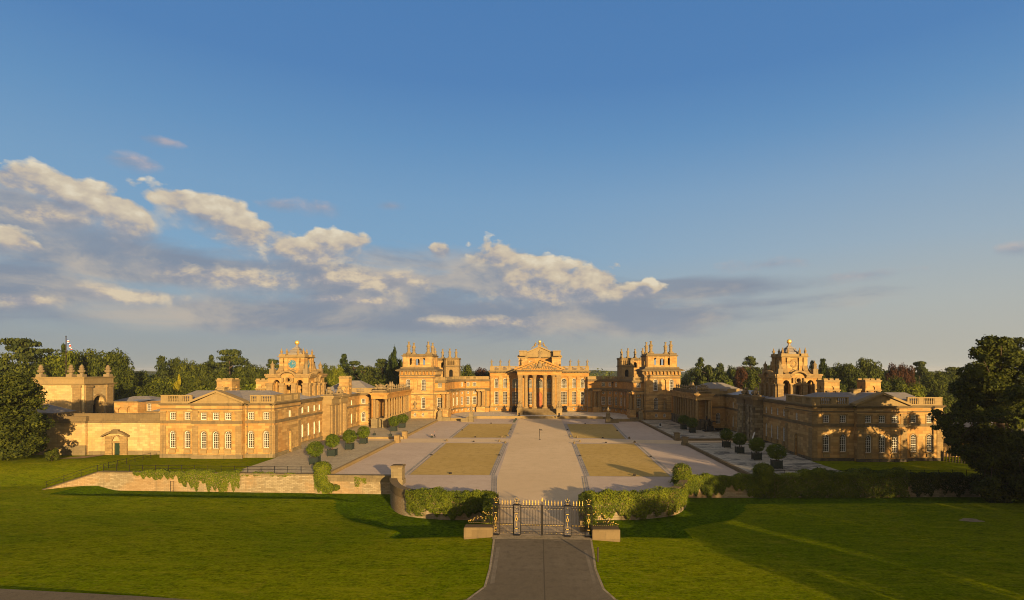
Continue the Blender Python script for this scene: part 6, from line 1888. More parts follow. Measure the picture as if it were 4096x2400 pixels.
# ------------------------------------------------------------------ clipped trees in tubs
TUBM = {}
def topiary(px_, py_, wtub, rad, hgt, tz, label, rx=1.0, seed=1, stemh=.55):
    """px_, py_: foot of the tub in the picture"""
    x, y = on_ground(px_, py_, tz)
    rt = root('tub_tree', label, 'potted tree', (x, y, tz), 'clipped trees in green tubs')
    w = wtub / 2; th = wtub * .86
    m = MB()
    m.box(x - w * .92, x + w * .92, y - w * .92, y + w * .92, tz + .1, tz + th)
    for i in (-1, 1):
        for j in (-1, 1): m.box(x + i * w * .93 - .07, x + i * w * .93 + .07, y + j * w * .93 - .07, y + j * w * .93 + .07, tz, tz + th + .10); m.ball(x + i * w * .93, y + j * w * .93, tz + th + .14, .09, .09, 6, 4)
    for i in range(5):
        u = -w * .8 + w * 1.6 * i / 4; m.box(x + u - .02, x + u + .02, y - w * .95, y + w * .95, tz + .15, tz + th - .05); m.box(x - w * .95, x + w * .95, y + u - .02, y + u + .02, tz + .15, tz + th - .05)
    m.box(x - w * .97, x + w * .97, y - w * .97, y + w * .97, tz + th - .08, tz + th - .02)
    part('tub', m, 'tub_green', rt)
    s = MB(); s.box(x - w * .86, x + w * .86, y - w * .86, y + w * .86, tz + th - .02, tz + th + .02)
    part('soil', s, 'soil', rt)
    cz = tz + th + stemh + hgt * .46
    t = MB(); t.tube([(x, y, tz + th), (x + .03, y, tz + th + stemh), (x, y, cz)], .10, 6)
    for k_ in range(5):
        a = k_ * 1.26 + seed; t.tube([(x, y, tz + th + stemh * .9), (x + math.cos(a) * rad * .6, y + math.sin(a) * rad * .6, cz)], .05, 5, .02)
    part('trunk', t, 'bark', rt)
    r = np.random.default_rng(seed); B = [(x, y, cz, rad * rx * .86, rad * rx * .84, hgt * .50)]
    for k_ in range(26):
        d = r.normal(size=3); d /= np.linalg.norm(d)
        B.append((x + d[0] * rad * rx * .74, y + d[1] * rad * rx * .74, cz + d[2] * hgt * .43, rad * .24, rad * .24, hgt * .12))
    C, Nn, S = blobs_to_leaves(B, 6500, .16, .5, .1)
    off = rt['wl']
    me = leaf_mesh('crown', C - np.array(list(off)), Nn, S, 'leaf_bay')
    o = bpy.data.objects.new('crown', me); o.parent = rt; COL.objects.link(o)
topiary(775.5, 1142, 1.55, 1.62, 2.75, TZ, 'clipped ball tree in a tub, left terrace, nearest the ivy pier', 1, 1, .25)
topiary(818, 1122, 1.55, 1.55, 2.55, TZ, 'thinner clipped tree in a tub, second from the ivy pier on the left terrace', 1, 2, .6)
topiary(860.5, 1106, 1.55, 1.62, 2.75, TZ, 'clipped ball tree in a tub, left terrace, third from the ivy pier', 1, 3, .3)
topiary(895, 1091.5, 1.5, 1.6, 2.7, TZ, 'clipped ball tree in a tub at the left terrace opening', 1, 4, .2)
topiary(969.5, 1061, 1.6, 1.62, 2.75, TZ, 'clipped ball tree in a tub nearer the court, by the left colonnade end', 1, 5, .2)
topiary(990.5, 1052.5, 1.55, 1.9, 2.5, TZ, 'wide clipped tree in a tub close against the left colonnade', 1.05, 6, .3)
topiary(1911, 1152, 1.55, 1.75, 2.6, TZ, 'broad clipped tree in a tub, right terrace, nearest the ivy', 1.05, 7, .45)
topiary(1862, 1131, 1.5, 1.65, 2.6, TZ, 'clipped ball tree in a tub, second from the right-hand ivy pier', 1, 8, .45)
topiary(1820, 1115, 1.5, 1.6, 2.4, TZ, 'bright shaggy tree in a tub, right terrace, before a white board', 1, 9, .6)
topiary(1787.5, 1100.5, 1.5, 1.6, 2.4, TZ, 'dark clipped tree in a tub at the right terrace opening', 1, 10, .6)
topiary(1703.5, 1064.5, 1.55, 1.7, 2.7, TZ, 'dark ball tree in a tub nearer the camera, by the right colonnade end', 1, 11, .2)
topiary(1682.5, 1056.5, 1.55, 1.75, 2.4, TZ, 'dark ball tree in a tub close against the right colonnade', 1.05, 12, .5)
# little tubs with rope posts
def post_tub(px_, py_, tz, label, s_=.6, ph=.7):
    x, y = on_ground(px_, py_, tz)
    rt = root('post_tub', label, 'barrier post', (x, y, tz), 'small green tubs with posts')
    m = MB(); m.box(x - s_ / 2, x + s_ / 2, y - s_ / 2, y + s_ / 2, tz, tz + s_ * .85); m.box(x - s_ * .56, x + s_ * .56, y - s_ * .56, y + s_ * .56, tz + s_ * .8, tz + s_ * .92)
    part('tub', m, 'tub_green', rt)
    m = MB(); m.tube([(x, y, tz + s_ * .9), (x, y, tz + s_ + ph)], .05, 5)
    part('post', m, 'iron', rt)
for px_, py_, nm in ((880.3, 1070.5, 'behind the third tub tree'), (921, 1071.5, 'midway across the left opening'), (961, 1072.6, 'nearest the left terrace pier')): post_tub(px_, py_, TZ, 'small green tub with a thin post ' + nm)
for px_, py_, nm in ((1265.5, 1039.6, 'nearest the court of the three'), (1267.8, 1037, 'middle of the three'), (1270, 1034, 'closest to the court steps')): post_tub(px_, py_, 0, 'small dark tub by the court steps, ' + nm, .75, .2)
for px_, py_, z, nm in ((1277.8, 1024, .9, 'left'), (1376, 1025, .9, 'right')):
    x, y = on_ground(px_, py_, z); m = MB(); m.lathe(x, y, [(.4, z), (.4, z + .3), (.22, z + .5), (.32, z + .8), (.34, z + 1.1), (.15, z + 1.3)], 10)
    solo('black_lantern', m, 'iron', 'squat black iron lamp at the %s end of the court steps' % nm, 'lamp', (x, y, z), 'lamps by the court steps')
for x, nm in ((-9.9, 'left'), (10.9, 'right')):
    m = MB(); z = UZ; m.box(x - 1.0, x + 1.0, 233.6, 235.4, z, z + .8); m.ball(x, 234.4, z + 1.7, .95, 1.0, 10, 7); m.ball(x - .6, 234.2, z + 1.2, .6, .6, 8, 6); m.tube([(x, 234.4, z + 1.2), (x - .3, 232.6, z + 1.5)], .22, 8)
    solo('cannon_trophy', m, 'iron', 'dark bronze mortar in the recess %s of the portico' % nm, 'sculpture', (x, 234.4, z), 'bronzes beside the portico')

# ------------------------------------------------------------------ things standing in the court
def q5(x, y): return ((1600 + .43651 * x) / 1.6254, (1620 + .43651 * y) / 1.6254)
FL = [(675, 338, 'on the far edge of the near left grit panel'), (690, 297, 'on the near edge of the far left grit panel'), (462, 632, 'on the near edge of the near left grit panel'), (1887, 348, 'on the far edge of the near right grit panel'),
      (1857, 305, 'on the near edge of the far right grit panel'), (2148, 651, 'on the near edge of the near right grit panel'), (288, 461, 'halfway along the outer side of the near left grit panel'), (908, 464, 'halfway along the path side of the near left grit panel'),
      (1652, 469, 'halfway along the path side of the near right grit panel'), (2297, 478, 'halfway along the outer side of the near right grit panel'), (1015, 227, 'on the path side of the far left grit panel'), (570, 233, 'on the outer side of the far left grit panel'),
      (1535, 230, 'on the path side of the far right grit panel'), (1990, 237, 'on the outer side of the far right grit panel'), (835, 170, 'on the house edge of the far left grit panel'), (1697, 175, 'on the house edge of the far right grit panel')]
def floodlight(x, y, label):
    rt = root('floodlight', label, 'floodlight', (x, y, .02), 'floodlights round the grit panels')
    m = MB(); m.box(x - .38, x + .38, y - .16, y + .16, .02, .08); m.box(x - .38, x - .32, y - .05, y + .05, .08, .4); m.box(x + .32, x + .38, y - .05, y + .05, .08, .4)
    part('stand', m, 'iron', rt)
    m = MB(); m.frustum(x - .28, x + .28, y - .2, y + .12, .14, x - .32, x + .32, y - .12, y + .2, .46)
    part('lamp', m, 'iron', rt)
    m = MB(); m.box(x - .24, x + .24, y - .215, y - .205, .2, .38)
    part('lens', m, 'glass', rt)
    rt.scale = (.62, .62, .62)
for a, b, nm in FL: x, y = on_ground(*q5(a, b)); floodlight(x, y, 'small black floodlight ' + nm)
SB = [(428, 333, 'outer far corner of the near left grit panel'), (910, 336, 'far edge of the near left grit panel near the path'), (965, 350, 'far path corner of the near left grit panel'), (1597, 354, 'far path corner of the near right grit panel'),
      (1648, 341, 'far edge of the near right grit panel near the path'), (2150, 347, 'outer far corner of the near right grit panel'), (933, 297, 'near edge of the far left grit panel by the path'), (988, 285, 'near path corner of the far left grit panel'),
      (1562, 290, 'near path corner of the far right grit panel'), (1625, 301, 'near edge of the far right grit panel by the path'), (2101, 308, 'outer near corner of the far right grit panel')]
for a, b, nm in SB:
    x, y = on_ground(*q5(a, b)); m = MB(); m.lathe(x, y, [(.3, 0), (.28, .25), (.2, .45), (.08, .55)], 8)
    solo('stone_bollard', m, 'weathered', 'knee-high stone bollard at the ' + nm, 'bollard', (x, y, 0), 'stone bollards round the grit panels')
x, y = on_ground(1328.6, 1082)
rt = root('signpost', 'leaning dark signpost with a bracket arm in the middle of the court', 'signpost', (x, y, 0))
m = MB(); m.tube([(x, y, 0), (x - .16, y, 2.75)], .07, 6, .06); part('post', m, 'iron', rt)
m = MB(); m.box(x - .14, x + .6, y - .03, y + .03, 2.55, 2.68); m.tube([(x - .1, y, 2.2), (x + .1, y, 2.4), (x + .3, y, 2.6)], .035, 4); m.tube([(x + .2, y, 2.55), (x + .35, y, 2.38), (x + .5, y, 2.5)], .03, 4); m.ball(x + .55, y, 2.45, .09); m.ball(x - .16, y, 2.8, .09)
part('bracket', m, 'iron', rt)
m = MB(); m.lathe(x, y, [(.22, 0), (.18, .08), (.09, .14)], 8); part('base', m, 'iron', rt)
x, y = on_ground(1471.5, 1382)
m = MB(); m.tube([(x, y, -.4), (x, y, 1.25)], .085, 6); m.ball(x, y, 1.28, .1, .08, 6, 4)
solo('verge_post', m, 'wood_dark', 'thin dark post on the grass at the right edge of the drive', 'post', (x, y, 0))
# white banner boards and small sign boards on the right terrace
for pa, pb, nm in (((1765 / 1, 0), 0, ''),):
    pass
def q5b(x, y): return ((2560 + .21664 * x) / 1.6254, (1540 + .21664 * y) / 1.6254)
def lean_board(a, b, w, h, label):
    x, y = on_ground(*q5b(a, b), TZ)
    rt = root('banner_board', label, 'sign board', (x, y, TZ), 'white banner boards on the right terrace')
    m = MB(); dx_ = h * .30
    vs = [(x, y, TZ + .1), (x + w, y + .05, TZ + .1), (x + w + dx_, y + .05, TZ + h), (x + dx_, y, TZ + h)]
    vs += [(p[0], p[1] + .06, p[2]) for p in vs]
    m.add(vs, MB.HEX if False else [(0, 1, 2, 3), (7, 6, 5, 4), (0, 4, 5, 1), (1, 5, 6, 2), (2, 6, 7, 3), (3, 7, 4, 0)])
    part('panel', m, 'board_white', rt)
    m = MB(); m.tube([(x + dx_ * .6 + w, y + .1, TZ + h * .6), (x + w + .9, y + .4, TZ)], .03, 4); m.box(x - .05, x + w + .9, y - .02, y + .3, TZ, TZ + .06)
    part('strut', m, 'iron', rt)
lean_board(1768, 940, .32, 2.2, 'white banner board leaning by the farther right gate pier')
lean_board(2053, 1040, .34, 2.3, 'white banner board leaning by the nearer right gate pier')
x, y = on_ground(*q5b(373, 770), TZ)
rt = root('pavement_sign', 'small grey framed pavement sign alone on the right terrace', 'pavement sign', (x, y, TZ))
m = MB(); m.frustum(x - .42, x + .42, y - .3, y + .3, TZ, x - .36, x + .36, y - .04, y + .04, TZ + 1.15); part('frame', m, 'grey_paint', rt)
m = MB(); m.add([(x - .3, y - .285, TZ + .2), (x + .3, y - .285, TZ + .2), (x + .27, y - .09, TZ + 1.05), (x - .27, y - .09, TZ + 1.05)], [(0, 1, 2, 3)]); part('board', m, 'iron', rt)
x, y = on_ground(*q5b(120, 640), TZ)
rt = root('pavement_sign', 'white notice board standing at the foot of the right corner tower', 'pavement sign', (x, y, TZ))
m = MB(); m.frustum(x - .4, x + .4, y - .25, y + .25, TZ, x - .36, x + .36, y - .04, y + .04, TZ + 1.2); part('board', m, 'board_white', rt)
m = MB()
for i in range(4): m.box(x - .27, x + .27, y - .245 + i * .047, y - .235 + i * .047, TZ + .3 + i * .2, TZ + .36 + i * .2)
part('lines', m, 'grey_paint', rt)
# bronze group and basin below the right colonnade end
m = MB(); x, y = 49.6, 163.6
m.box(x - 2.2, x + 3.5, y - 1.4, y + 1.0, TZ, TZ + .25); m.lathe(x - .2, y, [(1.1, TZ + .25), (.9, TZ + 1.4), (1.0, TZ + 1.5)], 10); m.ball(x - .3, y, TZ + 2.2, .5, .8, 8, 6); m.ball(x - .5, y, TZ + 3.3, .3, .35, 8, 6); m.tube([(x - .3, y, TZ + 2.6), (x - 1.2, y, TZ + 3.4), (x - 1.3, y, TZ + 4.4)], .18, 6); m.tube([(x, y, TZ + 2.4), (x + .9, y, TZ + 2.9), (x + 1.5, y, TZ + 2.6)], .16, 6)
for i in range(6): m.ball(x + 1.4 + i * .35, y, TZ + .6, .3, .35, 6, 5)
solo('bronze_group', m, 'iron', 'dark bronze figure group on a low base below the right colonnade end', 'sculpture', (x, y, TZ))
# person crossing the court, and the flower tub beside
def person():
    x, y = on_ground((1680 + 850 * .06772) / 1.6254, (1680 + 1060 * .06772) / 1.6254)
    V = [((0, 0, .92), .145), ((0, 0, 1.08), .15), ((-.01, 0, 1.28), .175), ((-.02, 0, 1.44), .13), ((-.03, 0, 1.52), .06), ((-.04, 0, 1.60), .075), ((-.05, 0, 1.68), .10), ((-.05, 0, 1.76), .07),
         ((-.02, .17, 1.42), .075), ((.05, .24, 1.16), .052), ((-.06, .24, .95), .042), ((-.10, .24, .84), .036), ((-.02, -.17, 1.42), .075), ((-.12, -.24, 1.17), .052), ((-.26, -.22, 1.0), .042), ((-.33, -.21, .92), .036),
         ((0, .09, .86), .105), ((-.05, .10, .48), .07), ((-.07, .10, .10), .048), ((-.20, .10, .04), .042), ((0, -.09, .86), .105), ((.16, -.10, .50), .07), ((.40, -.10, .22), .048), ((.38, -.10, .10), .042)]
    E = [(0, 1), (1, 2), (2, 3), (3, 4), (4, 5), (5, 6), (6, 7), (3, 8), (8, 9), (9, 10), (10, 11), (3, 12), (12, 13), (13, 14), (14, 15), (0, 16), (16, 17), (17, 18), (18, 19), (0, 20), (20, 21), (21, 22), (22, 23)]
    me = bpy.data.meshes.new('person'); me.from_pydata([v for v, r in V], E, [])
    o = bpy.data.objects.new('person', me); COL.objects.link(o); o.location = (x, y, 0)
    sk = o.modifiers.new('skin', 'SKIN'); sk.use_smooth_shade = True
    for i, (v, r) in enumerate(V): me.skin_vertices[0].data[i].radius = (r, r)
    me.skin_vertices[0].data[0].use_root = True
    ss = o.modifiers.new('sub', 'SUBSURF'); ss.levels = 1; ss.render_levels = 1
    dg = bpy.context.evaluated_depsgraph_get(); ev = o.evaluated_get(dg)
    nm = bpy.data.meshes.new_from_object(ev); o.modifiers.clear(); o.data = nm
    for mt in ('skin', 'shirt', 'trousers', 'hair'): nm.materials.append(MAT[mt])
    for p in nm.polygons:
        c = p.center
        p.material_index = 2 if c.z < .95 and abs(c.y) < .19 else (0 if c.z > 1.5 or c.z < 1.0 and abs(c.y) > .19 else 1)
        if c.z > 1.72 or (c.z > 1.64 and c.x > -.02): p.material_index = 3
    tag(o, 'person in a grey-lilac top and dark trousers walking across the gravel', 'person')
    f = MB(); keep = (T.s, T.dy, T.ky)
    return o
person()
x, y = on_ground((1680 + 700 * .06772) / 1.6254, (1680 + 1040 * .06772) / 1.6254)
rt = root('flower_tub', 'small dark green tub of pale flowers beside the walking person', 'planter', (x, y, 0))
m = MB(); m.box(x - .25, x + .25, y - .25, y + .25, 0, .5); part('tub', m, 'tub_green', rt)
m = MB(); m.tube([(x, y, .5), (x, y, .75)], .03, 4); m.ball(x, y, .82, .15, .15, 8, 6); m.ball(x + .12, y, .62, .08, .07, 6, 5); part('flowers', m, 'petals', rt)
# dark paling fence on the right
rt = root('paling_fence', 'dark wooden paling fence beside the right wing', 'fence', (79, 108, 0))
m = MB()
for i in range(34):
    x = 77.9 + i * .26; y = 109.5 - i * .42; m.box(x - .05, x + .05, y - .12, y + .12, .3, 2.6 - .02 * (i % 3))
part('pales', m, 'wood_dark', rt)
m = MB(); m.tube([(77.9, 109.6, 1.0), (86.5, 95.7, 1.0)], .06, 4); m.tube([(77.9, 109.6, 2.2), (86.5, 95.7, 2.2)], .06, 4); part('rails', m, 'wood_dark', rt)

# ------------------------------------------------------------------ ivy
def ivy(name, label, line, top, bot, n, size=.16, thick=.35, leaf='leaf_ivy', seed=1, blobs=(), cat='ivy', rk=.45):
    """leaves over the outer (right-hand) side of a wall line; top(t), bot(t) give the covered band"""
    P = np.array(line, float); L = np.hypot(*(P[1:] - P[:-1]).T); cum = np.concatenate([[0], np.cumsum(L)])
    r = np.random.default_rng(seed)
    t = r.random(n * 2); s = t * cum[-1]
    k_ = np.clip(np.searchsorted(cum, s) - 1, 0, len(L) - 1)
    f = ((s - cum[k_]) / L[k_])[:, None]
    xy = P[k_] * (1 - f) + P[k_ + 1] * f
    d = (P[k_ + 1] - P[k_]) / L[k_][:, None]; nrm = np.stack([d[:, 1], -d[:, 0]], 1)
    # ragged lower edge: strands of different length
    ph = r.uniform(0, 6, 6)
    rag = .5 + .25 * np.sin(s * 1.1 + ph[0]) + .25 * np.sin(s * 2.7 + ph[1]) + .2 * np.sin(s * 5.9 + ph[2])
    zt = np.array([top(v) for v in t]); zb = np.array([bot(v) for v in t])
    zb = zt - (zt - zb) * np.clip(1 - rk * 1.2 + rk * 1.7 * rag, .15, 1.12)
    zt = zt + .18 * np.sin(s * .9 + ph[3]) + .12 * np.sin(s * 2.3 + ph[4])
    u = r.random(n * 2)
    z = zb + (zt - zb) * u
    keep = r.random(n * 2) < np.clip((zt - zb) / max(.1, np.max(zt - zb)), .05, 1)
    bul = .5 + .5 * np.sin(s * 1.7 + ph[5]) * np.sin(z * 2.1 + s * .6)
    off = thick * (.25 + .6 * bul + .35 * r.random(n * 2)) * np.clip((z - zb) / .6 + .25, .2, 1)
    over = (r.random(n * 2) < .26) ; off = np.where(over, r.uniform(-1.05, thick, n * 2), off)
    C = np.stack([xy[:, 0] + nrm[:, 0] * off, xy[:, 1] + nrm[:, 1] * off, np.where(over, zt - .38 + .42 * r.random(n * 2), z)], 1)[keep][:n]
    Nn = np.stack([nrm[:, 0], nrm[:, 1], np.where(over, 1.5, .35)], 1)[keep][:n] + r.normal(size=(len(C), 3)) * .45
    S = size * r.uniform(.6, 1.4, len(C))
    if blobs:
        c2, n2_, s2 = blobs_to_leaves(blobs, int(sum(b[3] * b[5] for b in blobs) * 2400) , size, .5, .15)
        C = np.concatenate([C, c2]); Nn = np.concatenate([Nn, n2_]); S = np.concatenate([S, s2])
    c0 = C.mean(0); c0[2] = C[:, 2].min()
    o = bpy.data.objects.new(name, leaf_mesh(name, C - c0, Nn, S, leaf)); o.location = c0
    COL.objects.link(o)
    return tag(o, label, cat, 'ivy on the court walls')
seg = lambda a, b: [lp(a, b, i / 8) for i in range(9)]
LT = lambda X: lp(LW[0], LW[1], (X - LW[0][0]) / (LW[1][0] - LW[0][0]))
def hang(t): return .62 - (3.2 * max(0, math.sin((t * .95 + .02) * math.pi)) ** .7 if t > .1 else .7)
ivy('hanging_ivy', 'ivy curtain hanging over the long left retaining wall', seg(LT(-69.5), LT(-50.6)), lambda t: .85, lambda t: .62 - 1.2 - 2.2 * sm(t, .25, .75), 11000, .16, .4, rk=.42, seed=3)
ivy('trailing_ivy', 'thin trail of ivy along the left wall top, right of the ivy curtain', seg(LT(-50.4), LT(-41)), lambda t: .68, lambda t: .1, 900, .15, .15, seed=4)
ivy('pier_ivy', 'golden-green ivy smothering the pier at the left terrace edge', seg((-37.6, 95.7), (-34.2, 95.5)), lambda t: .6 - 1.6 * t, lambda t: -2.6, 2200, .17, .4, seed=5,
    blobs=[(-36.6, 96.4, 1.5, 1.35, 1.2, 1.0), (-36.6, 96.2, .3, 1.3, 1.1, 1.2), (-36.2, 95.8, -1.0, 1.05, .8, 1.2), (-35.2, 95.5, -1.7, 1.0, .6, .8), (-34.0, 95.4, -1.6, .7, .45, .5)])
ivy('creeper', 'sparse creeper on the short wall beside the left curved wall', seg(LT(-30.8), LT(-28.8)), lambda t: .0, lambda t: -1.6, 420, .16, .25, seed=6)
LB = [(-x, y) for x, y in BS]
ivy('wall_ivy', 'dense dark green ivy hedge on the left curved wall beside the gate', LB[17:], lambda t: 1.55 + .15 * math.sin(t * 9) - .5 * sm(t, .85, 1), lambda t: -1.9 + 1.5 * sm(t, .5, .9), 17000, .17, .8, rk=.2, seed=7,
    blobs=[(-x, y + .3, .9, .7, .7, .75) for x, y in BS[24:47:3]])
ivy('wall_ivy', 'bright sunlit ivy hedge on the right curved wall beside the gate', list(reversed(BS))[:32], lambda t: 1.6 + .1 * math.sin(t * 8) - .5 * (1 - sm(t, 0, .15)) - .5 * sm(t, .75, 1), lambda t: -.8 - 1.3 * sm(t, .1, .6), 18000, .17, .85, rk=.2, seed=8,
    blobs=[(x, y + .3, .9, .7, .7, .75) for x, y in BS[24:47:3]])
ivy('creeper', 'ivy trails over the outer end of the right curved wall', list(reversed(BS))[31:], lambda t: 1.0 - .2 * t, lambda t: -1.8, 3200, .17, .35, seed=9)
ivy('pier_ivy', 'dense rounded ball of ivy on the pier right of the court', seg((20.9, 88.4), (23.6, 90.5)), lambda t: 1.0, lambda t: -1.5, 1500, .17, .4, seed=10,
    blobs=[(22.5, 89.3, 2.2, 1.35, 1.3, 1.15), (22.4, 89.2, .9, 1.3, 1.25, 1.2), (22.6, 89.4, 0, 1.1, 1.1, .9)])
ivy('wall_ivy', 'shaded ivy trailing over the wall between the two ivy-clad piers', seg((24.0, 92.3), (35.4, 92.5)), lambda t: .95, lambda t: -2.1 - .6 * math.sin(t * 7), 10000, .18, .6, rk=.3, seed=11)
ivy('pier_ivy', 'tall domed ivy-clad pier at the right terrace edge', seg((35.2, 92.4), (38.2, 92.5)), lambda t: 1.0, lambda t: -3.0, 2500, .18, .5, seed=12,
    blobs=[(36.6, 92.6, 1.7, 1.5, 1.4, 1.1), (36.6, 92.5, .4, 1.55, 1.3, 1.4), (36.6, 92.3, -1.2, 1.35, .8, 1.6)])
ivy('wall_ivy', 'thick ivy mounded over the right wall, its left part catching the sun', seg((38.2, 92.5), (60, 92.8)), lambda t: 1.2 + .5 * math.sin(t * 5) ** 2, lambda t: -2.9, 19000, .18, .9, rk=.1, seed=13,
    blobs=[(44 + i * 1.9, 92.9 + .1 * i, .95 + .35 * math.sin(i * 1.7), 1.2, .9, .75) for i in range(9)])
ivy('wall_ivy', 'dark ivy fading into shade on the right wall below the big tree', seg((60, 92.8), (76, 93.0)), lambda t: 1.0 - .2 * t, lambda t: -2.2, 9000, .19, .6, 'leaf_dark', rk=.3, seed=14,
    blobs=[(61 + i * 1.9, 93.1, .8, .9, .8, .55) for i in range(5)])

# ------------------------------------------------------------------ the big near trees
def near_tree(name, label, blobs_px, Y, ydep, n, size, leaf, trunk, seed, kind='broad'):
    r = np.random.default_rng(seed); B = []
    for px_, py_, rp in blobs_px:
        for k_ in range(7):
            y = Y + r.normal() * ydep * .4
            x, z = at_depth(px_ + r.normal() * rp * .40, py_ + r.normal() * rp * .4, y); rr_ = rp * 1.0 / 1400 * Y
            b = rr_ * r.uniform(.32, .62)
            B.append((x, y, z, b, b, b * r.uniform(.5, .8)))
    C, Nn, S = blobs_to_leaves(B, n, size, .6, .35)
    gz = trunk[0][2]
    o = bpy.data.objects.new(name, None); o.location = trunk[0]; o['wl'] = list(trunk[0]); COL.objects.link(o)
    tag(o, label, 'tree')
    me = leaf_mesh('crown', C - np.array(trunk[0]), Nn, S, leaf)
    q = bpy.data.objects.new('crown', me); q.parent = o; COL.objects.link(q)
    m = MB(); m.tube(trunk, .75, 9, .3)
    rr_ = random.Random(seed)
    for b in rr_.sample(B, 22):
        k_ = min(len(trunk) - 1, max(1, int(len(trunk) * .5))); s_ = Vector(trunk[k_]); e = Vector(b[:3])
        m.tube([tuple(s_), tuple(s_.lerp(e, .5) + Vector((0, 0, .8))), tuple(e)], .16, 6, .04)
    part('trunk', m, 'bark', o, smooth=True)
    return o
near_tree('lime_tree', 'great dark tree with a bough reaching over the front of the right wing', [(2455, 850, 42), (2420, 872, 34), (2495, 870, 48), (2540, 900, 60), (2440, 915, 50), (2400, 930, 44), (2375, 955, 38), (2480, 950, 60), (2420, 985, 55), (2370, 1000, 42), (2530, 1000, 70),
    (2460, 1030, 60), (2395, 1050, 50), (2352, 1045, 32), (2325, 1025, 22), (2302, 1015, 15), (2318, 1042, 16), (2345, 1085, 22), (2350, 1110, 15), (2440, 1110, 60), (2500, 1100, 70), (2420, 1165, 45), (2480, 1180, 60), (2540, 1170, 60), (2450, 1215, 45), (2520, 1225, 50)],
    87, 7, 76000, .40, 'leaf_dark', [(72, 88, -1.6), (71.8, 88, 6), (71.2, 88, 13), (71, 88, 20)], 31)
near_tree('yew_tree', 'broad dark evergreen sweeping the lawn at the left edge, shading the garden wall', [(20, 945, 45), (58, 965, 40), (82, 990, 28), (5, 985, 60), (50, 1000, 48), (92, 1022, 20), (70, 1040, 40), (20, 1050, 60), (103, 1048, 14), (85, 1078, 24), (45, 1085, 46), (5, 1090, 50), (92, 1095, 15), (70, 1106, 20), (30, 1112, 24), (40, 932, 36), (20, 1015, 60), (50, 1060, 45), (-40, 960, 70), (-40, 1060, 70), (-90, 1000, 70), (-130, 1040, 70)],
    107, 6, 52000, .42, 'leaf_dark', [(-104, 107, -.3), (-104, 107, 5), (-103.5, 107, 10), (-103.5, 107, 15)], 32)
tree('bush', 'leaf_oak', 3, -94.5, 110.5, .2, 3.0, 2.6, 'small self-sown bush at the foot of the left evergreen', 'bush', group=None)

